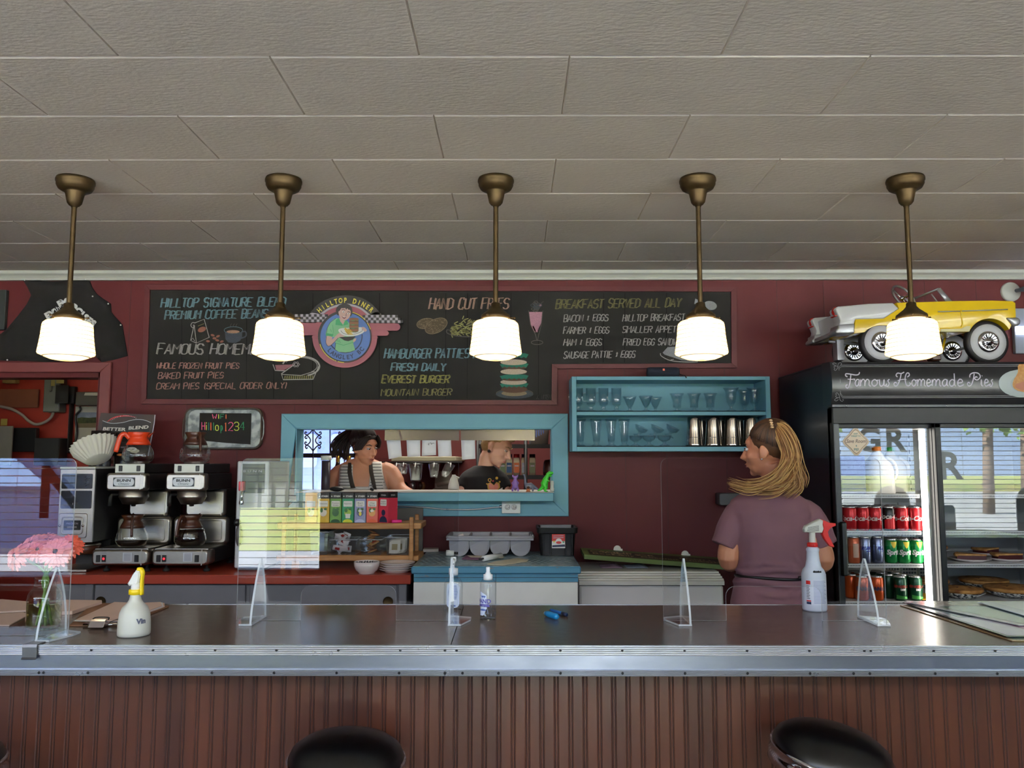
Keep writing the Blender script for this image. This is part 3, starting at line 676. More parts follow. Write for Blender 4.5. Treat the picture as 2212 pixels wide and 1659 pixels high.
g = G(); g.ppx(z3([(1745, 355), (1882, 355), (1870, 470), (1838, 565), (1800, 565), (1760, 480)]), YC, cShake); L_(g, [(1740, 340), (1760, 490), (1812, 590), (1825, 650)], cD, 1.4, z3); L_(g, [(1888, 340), (1872, 490), (1845, 590), (1835, 650)], cD, 1.4, z3)
S(g, ring(1828, 672, 60, 22, 14), cD, 1.4, True, z3); L_(g, [(1785, 500), (1812, 560)], m_board, 3, z3); L_(g, [(1860, 500), (1838, 560)], m_board, 3, z3)
for k in range(16): t = k*.9; S(g, ring(1818+40*math.cos(t)*((k % 5)/5+.2), 312+30*math.sin(t)-(k % 3)*14, 20, 13, 8), cD if k % 2 else cCup, 1.5, True, z3)
g.ppx(z3(ring(1862, 288, 12, 12, 12)), YC, cShake); S(g, [(1862, 280), (1878, 258), (1896, 246)], cD, 1.2, zz=z3); obj('milkshake_drawing', g, cb)
g = G(); g.ppx(z3(ring(1595, 1210, 195, 46)), YC, cCup); S(g, ring(1595, 1200, 190, 42, 20), cD, 1.4, True, z3)
def lay(y_, hw, h, m, d): g.ppx(z3(ring(1590, y_, hw, h, 26)), YC-.0003-d*.0002, m)
lay(1200, 132, 30, cPot, 1); lay(1160, 138, 36, cPat, 2)
for i_, y0 in enumerate((1105, 1022, 900, 800)):
 pts = [(1440, y0)]+[(1440+k*25, y0+22+(14 if k % 2 else 0)) for k in range(1, 12)]+[(1740, y0-4), (1700, y0-16), (1500, y0-14)]
 g.ppx(z3(pts), YC-.0012-i_*.0004, cLeaf)
 if i_ < 3: g.ppx(z3(ring(1585, y0-22-(24 if i_ == 1 else 0), 138, 30, 26)), YC-.0014-i_*.0004, cBun)
 if i_ in (1, 2): g.ppx(z3(ring(1588, y0+34, 128, 16, 22)), YC-.0011-i_*.0004, cPat)
for k in range(4): L_(g, [(1490+k*60, 1045), (1500+k*60, 1030), (1512+k*60, 1045)], cW, 1.4, z3)
obj('burger_stack_drawing', g, cb)
z4 = zm(1160, 610, 4.608)
g = G(); g.ppx(z4(ring(1725, 230, 66, 44, 22, rot=.2)), YC, ch('egg', (150, 152, 156))); obj('egg_drawing', g, cb); g = G(); g.ppx(z4([(1565, 215), (1575, 160), (1640, 195), (1640, 225)]), YC, ch('egg', (150, 152, 156))); obj('egg_drawing', g, cb); g = G()
g.ppx(z4([(1250, 700), (1300, 645), (1380, 640), (1480, 690), (1560, 770), (1560, 785), (1440, 775), (1350, 745), (1270, 720)]), YC, ch('egg', (150, 152, 156))); S(g, [(1228, 705), (1240, 735), (1330, 778), (1480, 792), (1600, 790)], cW, 1.6, zz=z4); L_(g, [(1330, 772), (1362, 765)], cW, 1.2, z4)
obj('fried_egg_drawing', g, cb)
g = G(); chalk(g, "J. NITEN", 1158, 862, 1190, 862, 9, YC, cD, w=.8, dbl=0); obj('signature', g, cb)
# ---- round diner sign
YS = YB-.03
sg = thing('diner_sign', 'round wall sign with waitress, chequered wings and yellow HILLTOP DINER lettering', 'sign', (0, YB, 1.9))
s8 = zm(660, 630, 9.759)
m_pink, m_pinkd = mat('sign_pink', (160, 84, 98), 0.45), mat('sign_pink_dark', (112, 54, 66), 0.5); m_sb = mat('sign_black', (42, 38, 38), 0.45); m_lilac = mat('sign_lilac', (176, 166, 178), 0.45)
m_sblue, m_navy, m_yel = mat('sign_blue', (82, 116, 184), 0.45), mat('sign_navy', (28, 38, 74), 0.5), mat('sign_yellow', (232, 214, 78), 0.5)
g = G(); g.ppx(s8(ring(838, 955, 682, 655, 60)), YS, m_pink, .016)
for (y0, y1, hw) in ((678, 832, 1165), (832, 938, 925), (940, 1012, 690)):
 r_ = (y1-y0)/2; c_ = (y0+y1)/2
 P = [(838+hw-r_+r_*math.cos(a), c_-8*0+r_*math.sin(a)) for a in [PI/2-PI*k/10 for k in range(11)]]+[(838-hw+r_-r_*math.cos(a), c_-10+r_*math.sin(a)) for a in [-PI/2+PI*k/10 for k in range(11)]]
 g.ppx(s8(P), YS-.002, m_pink, .018)
obj('sign_body', g, sg)
g = G(); arch = smooth([(120, 450), (300, 265), (560, 140), (850, 92), (1150, 132), (1410, 275), (1600, 500)], 6); inn = smooth([(1380, 500), (1150, 330), (850, 262), (550, 330), (310, 480)], 6)
g.ppx(s8(arch+inn), YS-.003, m_sb, .02); obj('arch_band', g, sg)
g = G(); inn2 = smooth([(1310, 500), (1130, 365), (850, 302), (570, 365), (390, 480)], 6); g.ppx(s8(inn+inn2[::-1] if False else smooth([(310, 480), (550, 330), (850, 262), (1150, 330), (1380, 500)], 6)+inn2), YS-.0035, m_lilac, .018)
for sx in (195, 1495): g.ppx(s8([(sx-100, 490), (sx-80, 470), (sx, 435), (sx+95, 470), (sx+100, 490)]), YS-.004, m_lilac, .019)
obj('arch_lining', g, sg)
for sd in (0, 1):
 g = G()
 for r_ in range(3):
  y0 = (505 if sd else 488)+r_*55; n_ = 13+r_
  for c_ in range(n_):
   x0 = 1215+c_*57 if sd else 480-(c_+1)*57
   g.ppx(s8([(x0, y0), (x0+57, y0), (x0+57, y0+55), (x0, y0+55)]), YS-.0055, m_lilac if (c_+r_) % 2 == 1 else m_sb, .02)
 obj('chequer_wing', g, sg)
g = G(); g.ppx(s8(ring(838, 955, 562, 545, 56)), YS-.010, m_sb, .018); g.ppx(s8(ring(840, 955, 526, 510, 56)), YS-.0282, m_sblue, .002)
A_ = ring(838, 955, 355, 345, 40); g.spx(s8(A_[24:]+A_[:19] if False else ring(838, 935, 355, 350, 40, a0=-.1, a1=PI+.1)), YS-.0306, 2.4, m_navy)
for a0, a1 in ((-1.32, -.72), (-.58, -.3), (1.62, 1.86), (1.92, 1.98), (2.0, 2.86)): g.spx(s8(ring(838, 955, 556, 540, 14, a0=a0, a1=a1)), YS-.0286, 1.5, m_yel)
obj('blue_disc', g, sg)
def arctext(g, t, cx_, cy_, r, a0, a1, h, m, Y, flip=1, wd=None):
 n_ = len(t)
 for i, c in enumerate(t):
  if c == ' ': continue
  a = a0+(a1-a0)*i/(n_-1.0); px, py = s8([(cx_+r*math.cos(a), cy_+r*math.sin(a))])[0]
  rot = -(a+PI/2) if flip > 0 else -(a-PI/2)
  p = at(px, py, Y); M = face(p.x, Y, p.z, rot) @ Matrix.Diagonal((wd or 1, 1, 1, 1)); g.text(c, m, M @ Matrix.Translation((0, -h*.36, 0)), size=h, bold=.0012)
g = G(); k8 = mpp(YS)/9.759
arctext(g, "HILLTOP DINER", 845, 1010, 832, -2.3, -.86, 150*k8*1.0, m_yel, YS-.0236, wd=.72); obj('name_lettering', g, sg)
g = G(); arctext(g, "LANGLEY BC", 838, 945, 435, PI-.72, .66, 128*k8, m_navy, YS-.0308, flip=-1, wd=.9); obj('town_lettering', g, sg)
m_gr, m_grd, m_sk2, m_hair2 = mat('print_green', (128, 186, 140), 0.5), mat('print_green_dark', (66, 156, 106), 0.5), mat('print_skin', (206, 168, 160), 0.5), mat('print_black', (44, 38, 40), 0.5)
g = G(); D = [YS-.031]
def pf(pts, m): D[0] -= .0001; g.ppx(s8(pts), D[0], m)
def ps(pts, w_=1.0, m=None): g.spx(s8(pts), D[0]-.00005, w_, m or m_navy)
pf(smooth([(640, 560), (520, 650), (460, 760), (430, 930), (600, 960), (640, 1080), (1010, 1080), (1010, 900), (900, 640), (800, 600)], 3, True), m_gr); ps([(640, 560), (520, 650), (460, 760), (430, 930)])
pf([(635, 1080), (1000, 1075), (1045, 1230), (940, 1270), (838, 1282), (700, 1270), (625, 1215)], m_gr); ps([(640, 1085), (800, 1130), (1005, 1070)], 1.2, m_grd); ps([(635, 1085), (620, 1215)])
pf([(430, 870), (590, 900), (570, 950), (425, 925)], m_grd); pf([(640, 600), (700, 555), (790, 720), (630, 700)], m_grd); pf([(820, 620), (880, 600), (900, 690), (800, 715)], m_grd)
pf(smooth([(440, 940), (560, 955), (560, 1010), (680, 890), (740, 870), (830, 920), (800, 950), (700, 970), (560, 1110), (480, 1150), (430, 1080)], 3, True), m_sk2); ps(smooth([(440, 940), (430, 1080), (480, 1150), (560, 1110), (690, 975)], 3))
pf([(705, 540), (800, 610), (830, 620), (790, 690), (735, 630)], m_sk2)
pf(smooth([(660, 470), (640, 380), (700, 290), (830, 245), (940, 290), (985, 380), (975, 490), (900, 530), (690, 500)], 4, True), m_hair2)
pf(smooth([(700, 400), (760, 340), (880, 350), (945, 400), (950, 470), (910, 560), (820, 605), (740, 565), (700, 470)], 4, True), m_sk2)
pf([(690, 330), (800, 290), (960, 330), (960, 410), (930, 370), (915, 390), (880, 350), (855, 385), (840, 345), (780, 350), (760, 345), (720, 400), (700, 420)], m_hair2)
ps(smooth([(760, 385), (800, 375), (835, 395)], 3), 1.3, m_hair2); ps(smooth([(880, 430), (915, 425), (940, 440)], 3), 1.3, m_hair2)
pf(ring(800, 425, 26, 17, 14, rot=.2), m_white); pf(ring(905, 462, 24, 15, 14, rot=.2), m_white); pf(ring(803, 427, 10, 12, 10), m_navy); pf(ring(905, 463, 10, 11, 10), m_navy)
ps(smooth([(868, 455), (850, 500), (868, 510)], 3), .9); pf(smooth([(765, 515), (800, 530), (855, 530), (830, 568), (790, 560)], 3, True), mat('print_lip', (120, 40, 50), 0.5)); pf([(775, 520), (850, 533), (820, 545), (785, 535)], m_white)
pf([(760, 990), (700, 960), (1060, 940), (1000, 1010), (900, 1045), (820, 1030)], m_hair2)
pf(smooth([(690, 820), (760, 770), (1000, 760), (1200, 750), (1260, 790), (1210, 870), (1060, 930), (880, 940), (760, 900)], 3, True), m_white); ps(smooth([(745, 820), (800, 880), (950, 905), (1120, 870), (1200, 820), (1190, 790)], 3), .8, m_ink)
pf(smooth([(1180, 760), (1230, 745), (1290, 800), (1280, 835), (1240, 840)], 3, True), m_sk2)
mb1, mb2 = mat('print_bun', (140, 94, 66), 0.5), mat('print_patty', (106, 62, 44), 0.5)
pf(rrect(925, 1118, 550, 860, 60), mb2)
for y_ in (555, 640, 715, 790): pf(rrect(920, 1118, y_, y_+52, 24), mb1); pf([(925, y_+52), (1000, y_+66), (1060, y_+54), (1110, y_+62), (1112, y_+52)], m_grd)
mfr = mat('print_fries', (206, 172, 62), 0.5)
for k in range(22):
 rd = random.Random(k); x_, y_ = 800+rd.random()*110+k*2, 730+rd.random()*50+k*4; pf([(x_, y_), (x_+60, y_+55), (x_+54, y_+72), (x_-8, y_+14)], mfr)
 if k % 3 == 0: ps([(x_, y_), (x_+60, y_+55)], .5, mat('print_line', (120, 92, 30), .5))
pf(smooth([(1010, 1010), (1070, 980), (1050, 1040), (1010, 1060)], 3, True), m_sk2)
for q in ([(520, 790), (550, 850)], [(570, 700), (590, 850), (570, 900)], [(660, 1020), (700, 1060)], [(700, 1020), (740, 1080)]): ps(q, .8, m_grd)
obj('waitress_picture', g, sg)
# ---- black T-shirt pinned to the wall
ts = thing('pinned_shirt', 'black sleeveless cotton shirt pinned flat on the red wall above the doorway', 'shirt', (0, YW, 2.1))
z1 = zm(0, 580, 5.027); m_cot = mat('black_cotton', (26, 22, 22), 0.9, var=0.2, vscale=18, bump=0.1, bscale=300)
out = [(230, 108), (395, 125), (560, 137), (720, 128), (918, 112), (960, 130), (985, 200), (1040, 275), (1110, 325), (1190, 378), (1195, 470), (1255, 540), (1315, 605), (1330, 700), (1352, 830), (1372, 945), (1230, 985), (1092, 1012), (1075, 950), (1040, 905), (960, 960), (700, 1008), (470, 1012), (260, 1000), (70, 1000), (-60, 990), (-60, 770), (0, 712), (70, 650), (180, 510), (282, 390), (333, 288), (280, 195)]
g = G(); c0 = (640, 560); rings = 7; n_ = len(out); vs = []; fs = []
for r_ in range(rings+1):
 t = r_/rings
 for i, p in enumerate(out):
  q = (c0[0]+(p[0]-c0[0])*t, c0[1]+(p[1]-c0[1])*t); dep = .012+.010*math.sin(q[0]*.012+q[1]*.004)*math.sin(q[1]*.006+1)*(1-t*.7)+.006*t*math.sin(i*1.9)
  P = at(*(z1([q])[0]), YW-.02); vs.append((P.x, YW-max(.004, dep), P.z))
for r_ in range(rings):
 for i in range(n_): j = (i+1) % n_; fs.append((r_*n_+i, r_*n_+j, (r_+1)*n_+j, (r_+1)*n_+i))
k_ = len(vs); vs += [(p[0], YW-.0005, p[2]) for p in vs[-n_:]]
for i in range(n_): j = (i+1) % n_; fs.append((rings*n_+i, rings*n_+j, k_+j, k_+i))
g.add(vs, fs, m_cot, True); obj('cloth', g, ts)
for (x_, y_) in ((262, 124), (922, 118), (1000, 300), (1170, 381), (1305, 612), (72, 992)):
 g = G(); P = at(*(z1([(x_, y_)])[0]), YW-.03); g.ell((P.x, YW-.024, P.z), (.005, .004, .005), m_white, 10, 6); obj('pushpin', g, ts)
g = G(); k1 = mpp(YW)/5.027
def st(t, x_, y_, h, rot, b_=.004):
 P = at(*(z1([(x_, y_)])[0]), YW-.034); g.text(t, m_white, face(P.x, YW-.031, P.z, rot), size=h*k1*1.4, bold=b_)
for i, c in enumerate("EXERCISES"):
 a = [.55, .3, 0, -.5, -.62, -.64, -.62, -.6, -.6][i]; st(c, [665, 700, 735, 790, 828, 866, 905, 945, 985][i], [410, 400, 400, 455, 490, 525, 560, 595, 625][i], 72, a)
st('I th', 612, 465, 50, .6, .0); st('E', 530, 540, 72, .55); st('X', 580, 515, 72, .5); obj('lettering', g, ts)
g = G(); P = xz(-40, 628, YW); Q = xz(15, 714, YW); g.box(P[0], Q[0], YW-.03, YW, Q[1], P[1], mat('framed_black', (44, 50, 48), 0.4), ch=.003); obj('wall_panel', g, label='dark rectangular panel cut off by the left edge, on the wall beside the black shirt', cat='picture')
# ---- galvanised tray with the wifi chalkboard
tr = thing('wall_tray', 'galvanised metal tray with a small blackboard giving the wifi password', 'tray', (0, YW, 1.7))
m_galv = mat('galvanised_zinc', (168, 172, 172), 0.5, metal=0.35, col2=(116, 122, 124), vscale=24, thr=(0.42, 0.6)); m_rust = mat('brown_tray_rim', (70, 54, 44), 0.6)
c0, c1 = xz(401, 971, YW), xz(570, 881, YW)
g = G(); a, b, c, d = c0[0], c1[0], c0[1], c1[1]
o1 = rrect(a, b, c, d, .05, 8); n_ = len(o1)
def ins(pl, e): cx_, cz_ = (a+b)/2, (c+d)/2; return [((p[0]-cx_)*(1-e/((b-a)/2))+cx_, (p[1]-cz_)*(1-e/((d-c)/2))+cz_) for p in pl]
lv = [(o1, YW), (o1, YW-.034), (ins(o1, .003), YW-.037), (ins(o1, .007), YW-.034), (ins(o1, .014), YW-.012)]
vs = [(p[0], y_, p[1]) for pl, y_ in lv for p in pl]; fs = []; mm_ = []
for r_ in range(4):
 for i in range(n_): j = (i+1) % n_; fs.append((r_*n_+i, r_*n_+j, (r_+1)*n_+j, (r_+1)*n_+i))
g.add(vs, fs[:3*n_], m_rust, True); g.add(vs[3*n_:], [tuple(x-3*n_ for x in f) for f in fs[3*n_:]]+[list(range(n_, 2*n_))], m_galv, False); obj('tray_body', g, tr)
g = G(); hx = b; g.tube(smooth([(hx-.001, YW-.028, c+.055), (hx+.010, YW-.03, c+.085), (hx+.012, YW-.03, (c+d)/2), (hx+.010, YW-.03, d-.085), (hx-.001, YW-.028, d-.055)], 4), .004, m_galv, 8); obj('handle', g, tr)
g = G(); hx = a; g.tube(smooth([(hx+.001, YW-.028, c+.055), (hx-.008, YW-.03, c+.085), (hx-.009, YW-.03, (c+d)/2), (hx-.008, YW-.03, d-.085), (hx+.001, YW-.028, d-.055)], 4), .004, m_rust, 8); obj('handle', g, tr)
g = G(); g.ppx([(432, 892), (543, 893), (541, 960), (490, 957), (430, 951)], YW-.0135, m_board, .004); obj('blackboard', g, tr)
hot = lambda n, c: mat('marker_'+n, c, 0.8)
neon = [hot('pink', (236, 96, 140)), hot('orange', (250, 120, 70)), hot('yellow', (212, 220, 80)), hot('green', (46, 140, 92)), hot('teal', (40, 130, 110)), hot('red', (226, 70, 90))]
g = G(); zt = zm(0, 880, 3.95); YT = YW-.0182
def lets(txt, x0, y0, x1, y1, h, cols, w_=1.8):
 n_ = len(txt); tot = sum(SW.get(c, 1.0)+.3 for c in txt); u = 0
 for i, c in enumerate(txt):
  wd = SW.get(c, 1.0)
  for s_ in SF[c].split(';'):
   P = [(x0+(x1-x0)*(u+(int(k[0])/4.0)*wd)/tot, y0+(y1-y0)*u/tot-h*((-2 if k[1] == 'A' else int(k[1]))/6.0)) for k in s_.split(',')]
   g.spx(zt(P), YT, w_, cols[i % len(cols)])
  u += wd+.3
lets("WIFI", 1812, 96, 1945, 98, 38, [neon[0], neon[2], neon[3], neon[1]]); lets("Hilltop", 1722, 192, 1905, 200, 66, [neon[0], neon[2], neon[4], neon[1], neon[3], neon[2], neon[3]]); lets("1234", 1915, 200, 2098, 192, 70, [neon[1], neon[0], neon[2], neon[3]])
obj('lettering', g, tr)
# ---- wall light at upper right, paper towel box, outlet with conduit
lf = thing('wall_light', 'white round wall fitting with a silvered reflector bulb above the toy car', 'lamp', (at(2182, 632, YW).x, YW, 2.3))
P = at(2182, 631, YW); R = Matrix.Rotation(PI/2, 3, 'X')
g = G(); g.lathe([(0, .014), (.055, .014), (.060, .010), (.061, 0)], (P.x, YW, P.z), m_trimw, 32, R=R); obj('base_plate', g, lf)
g = G(); g.lathe([(0, 0), (.012, 0), (.012, .03), (.016, .05), (.016, .07)], (P.x+.03, YW-.01, P.z+.006), m_alu, 16, R=Euler((PI/2, 0, .35)).to_matrix()); obj('neck', g, lf)
g = G(); R2 = Euler((PI/2, 0, .35)).to_matrix(); g.lathe([(.014, .0), (.03, .02), (.042, .045), (.0425, .052), (.040, .054), (.034, .048), (.001, .05)], V((P.x+.03, YW-.01, P.z+.006))+R2 @ V((0, 0, .06)), m_chrome, 28, R=R2); obj('bulb', g, lf)
g = G(); a = xz(1545, 1090, YW); b = xz(1572, 1064, YW); g.rbox(a[0], b[0]+.1, YW-.1, YW, a[1], b[1], .012, mat('dispenser_grey', (64, 62, 64), 0.35), ch=.004); obj('towel_dispenser', g, label='small grey dispenser box on the red wall behind the server in mauve', cat='dispenser')
ot = thing('wall_outlet', 'white surface outlet box with two sockets and armoured cable under the hatch', 'outlet', (at(1104, 1098, YW).x, YW, 1.2))
a = xz(1084, 1109, YW-.04); b = xz(1124, 1083, YW-.04); g = G(); g.box(a[0]+.003, b[0]-.003, YW-.04, YW-.022, a[1]+.003, b[1]-.003, m_galv); obj('junction_box', g, ot)
g = G(); g.box(a[0], b[0], YW-.045, YW-.04, a[1], b[1], m_white, ch=.002); obj('cover_plate', g, ot)
for px in (1096.5, 1110.5):
 p = at(px, 1095.5, YW-.046); g = G(); g.lathe([(0, .003), (.0145, .003), (.0155, 0)], (p.x, YW-.045, p.z), mat('socket_ivory', (224, 220, 214), .4), 20, R=R)
 for (dx, dz, ww, hh) in ((-.001, .005, .004, .0012), (-.001, -.005, .004, .0012)): g.box(p.x+dx-ww, p.x+dx+ww*.3, YW-.0487, YW-.048, p.z+dz-hh, p.z+dz+hh, m_black)
 g.ell((p.x+.007, YW-.048, p.z), .0022, m_black, 8, 6); g.tube([V((p.x, YW-.0455, p.z))+V((.0155*math.cos(t), 0, .0155*math.sin(t))) for t in [2*PI*k/20 for k in range(20)]], .0006, m_ink, 4, closed=True); obj('socket', g, ot)
P_ = [(1083, 1095), (1060, 1097), (1030, 1100), (1000, 1101), (960, 1100), (915, 1096), (880, 1094), (855, 1094), (820, 1094), (780, 1094)]
pts = smooth([tuple(at(p[0], p[1], YW-.032)) for p in P_], 14); g = G(); g.tube(pts, [.0042 if k % 2 else .0052 for k in range(len(pts))], m_alu2, 8); obj('armoured_cable', g, ot)
g = G(); g.lathe([(.007, 0), (.009, .004), (.009, .012), (.006, .016)], (a[0], YW-.032, at(1083, 1095, YW-.032).z), m_alu2, 10, R=Matrix.Rotation(-PI/2, 3, 'Y')); obj('cable_clamp', g, ot)
# ================================================================ red back counter with coffee things
RZ, RF = 0.91, 4.2
rx0, rx1 = at(112, 1243, RF).x, at(887, 1243, RF).x
m_red = mat('red_laminate', (158, 62, 46), 0.28, var=0.05, vscale=6); m_greyp = mat('grey_cabinet_paint', (112, 112, 118), 0.45, var=0.04)
rc = thing('back_counter', 'red laminate back counter over grey cabinets, under the coffee machines', 'counter', ((rx0+rx1)/2, RF, 0))
g = G(); g.box(rx0, rx1, RF, YW-.03, RZ-.045, RZ, m_red, ch=.002); obj('worktop', g, rc)
g = G(); g.box(rx0, rx1-.03, RF+.05, YW-.03, 0, RZ-.046, m_greyp); obj('cabinet_body', g, rc)
dv = [at(p, 1262, RF).x for p in (193, 530, 860)]
for a, b in zip(dv, dv[1:]):
 g = G(); hole = ring((a+.047) if a == dv[0] else (b-.055), .765, .024, .024, 20)
 P = [(a+.012, .1), (b-.012, .1), (b-.012, RZ-.06), (a+.012, RZ-.06)]
 g.box(a+.012, b-.012, RF+.036, RF+.05, .1, RZ-.055, m_greyp, ch=.002); d = obj('cabinet_door', g, rc)
 g = G(); g.lathe([(.0, .0), (.022, .0), (.026, .003), (.026, .006)], (hole[0][0]-.024, RF+.034, .772), m_brass, 20, R=Matrix.Rotation(PI/2, 3, 'X')); obj('finger_pull', g, d)
for px in (186, 868): x = at(px, 1262, RF).x; g = G(); g.box(x-.02, x+.02, RF+.03, RF+.05, .05, RZ-.046, m_greyp, ch=.003); obj('cabinet_stile', g, rc)
# ---- grey board behind the shelf
g = G(); a, b = xz(560, 1215, 4.86), xz(914, 1097, 4.86); g.box(a[0], b[0], 4.855, YW-.024, RZ+.001, b[1], mat('grey_splash_board', (104, 98, 90), 0.5), ch=.002); obj('splash_board', g, label='grey splash board behind the wooden tea shelf, below the hatch', cat='board')
# ---- coffee brewers (one built, one copied)
m_lcd = mat('pale_panel', (222, 224, 214), 0.4); m_tag = mat('silver_label', (196, 200, 204), 0.45, metal=.3); m_red_led = mat('red_lamp', (255, 30, 40), 0.4, emit=3.0)
BX, BY = at(258, 1205, 4.3).x, 4.3
br = thing('coffee_brewer', 'steel coffee brewer holding the part-filled pot, next to the grinder', 'coffee machine', (BX, BY, RZ), 'twin coffee brewers')
g = G(); g.rbox(BX-.148, BX+.148, BY, BY+.11, .946, 1.028, .018, m_steel, ch=.010); g.box(BX-.145, BX+.145, BY+.09, BY+.46, .95, 1.026, m_dark)
g.prism([(BX+.112, .946), (BX+.118, .946), (BX+.118, 1.028), (BX+.112, 1.028)], 'y', BY-.0015, BY+.02, m_steel); g.box(BX-.14, BX+.14, BY+.02, BY+.3, 1.026, 1.031, m_steel); base = obj('base', g, br)
for (dx, on) in ((-.112, 0), (-.082, 1), (.09, 0)):
 g = G(); g.box(BX+dx-.011, BX+dx+.011, BY-.004, BY+.002, .964, 1.0, m_black, ch=.002)
 if on: g.ell((BX+dx, BY-.004, .981), (.006, .003, .006), m_red_led, 10, 6)
 obj('switch', g, base)
g = G(); g.box(BX+.018, BX+.066, BY-.002, BY+.001, .966, 1.012, m_tag)
for k in range(6): g.box(BX+.024, BX+.06, BY-.0025, BY-.002, .972+k*.0065, .9745+k*.0065, mat('label_grey', (120, 122, 128), .6))
obj('caution_label', g, base)
for dx, dy in ((-.09, .05), (.125, .05), (-.09, .4), (.125, .4)):
 g = G(); g.lathe([(.0, 0), (.016, 0), (.018, .006), (.016, .014), (.007, .017), (.006, .036), (0, .036)], (BX+dx, BY+dy, RZ), m_rubber, 14); obj('foot', g, br)
g = G(); Y2 = 4.55; g.rbox(BX-.146, BX+.157, Y2, Y2+.05, 1.03, 1.182, .022, m_steel, ch=.012); g.box(BX-.14, BX+.15, Y2+.045, Y2+.2, 1.03, 1.175, m_dark)
g.tube([(p[0], Y2-.001, p[1]) for p in rrect(BX-.115, BX+.125, 1.052, 1.162, .012)], .0028, m_steel, 6, closed=True); obj('splash_panel', g, br)
g = G(); g.rbox(BX-.085, BX+.135, Y2+.005, Y2+.05, 1.186, 1.33, .018, m_steel, ch=.010); g.box(BX-.08, BX+.13, Y2+.045, Y2+.2, 1.175, 1.335, m_dark); g.box(BX+.114, BX+.119, Y2+.002, Y2+.01, 1.19, 1.32, m_steel); obj('column', g, br)
g = G(); Y3 = 4.33; g.rbox(BX-.107, BX+.107, Y3, Y3+.06, 1.334, 1.428, .016, m_steel, ch=.010); g.box(BX-.104, BX+.104, Y3+.05, Y2+.2, 1.336, 1.424, m_dark, ch=.004); g.box(BX+.076, BX+.079, Y3-.001, Y3+.01, 1.34, 1.424, m_steel); hd = obj('brew_head', g, br)
g = G(); g.rbox(BX-.066, BX+.05, Y3-.003, Y3+.001, 1.357, 1.405, .003, mat('badge_black', (22, 28, 36), .35)); g.rbox(BX-.063, BX+.047, Y3-.0045, Y3-.002, 1.360, 1.402, .018, m_tag)
g.text("BUNN", m_ink, face(BX-.008, Y3-.005, 1.383), size=.019, bold=.0006, width=.074); g.text("Omatic", mat('badge_ink', (40, 60, 80), .6), face(BX-.006, Y3-.005, 1.366), size=.017, shear=.35, width=.06); obj('name_badge', g, hd)
g = G(); g.box(BX-.068, BX+.09, Y3+.02, Y2+.2, 1.428, 1.478, m_dark, ch=.003); g.box(BX-.068, BX+.09, Y3+.016, Y3+.021, 1.43, 1.477, m_lcd, ch=.002); tp = obj('top_warmer', g, br)
for dx in (-.038, .058): g = G(); g.box(BX+dx-.010, BX+dx+.010, Y3+.012, Y3+.018, 1.438, 1.468, m_black, ch=.002); obj('switch', g, tp)
g = G(); g.lathe([(.0, 0), (.062, 0), (.068, .003), (.0, .003)], (BX+.01, Y3+.13, 1.478), m_steel, 24); obj('warmer_plate', g, tp)
g = G(); FX, FY = BX+.0, 4.43; g.lathe([(.0, -.088), (.012, -.086), (.012, -.078), (.055, -.074), (.074, -.040), (.078, -.036), (.076, -.030), (.076, -.006), (.07, 0)], (FX, FY, 1.334), m_steel, 28); fn = obj('filter_funnel', g, br)
g = G(); hxx = FX-.062; g.tube([(hxx, FY-.05, 1.312), (hxx-.018, FY-.085, 1.312), (hxx-.02, FY-.09, 1.30), (hxx-.022, FY-.092, 1.252)], [.006, .007, .009, .010], m_rubber, 8); obj('funnel_handle', g, fn)
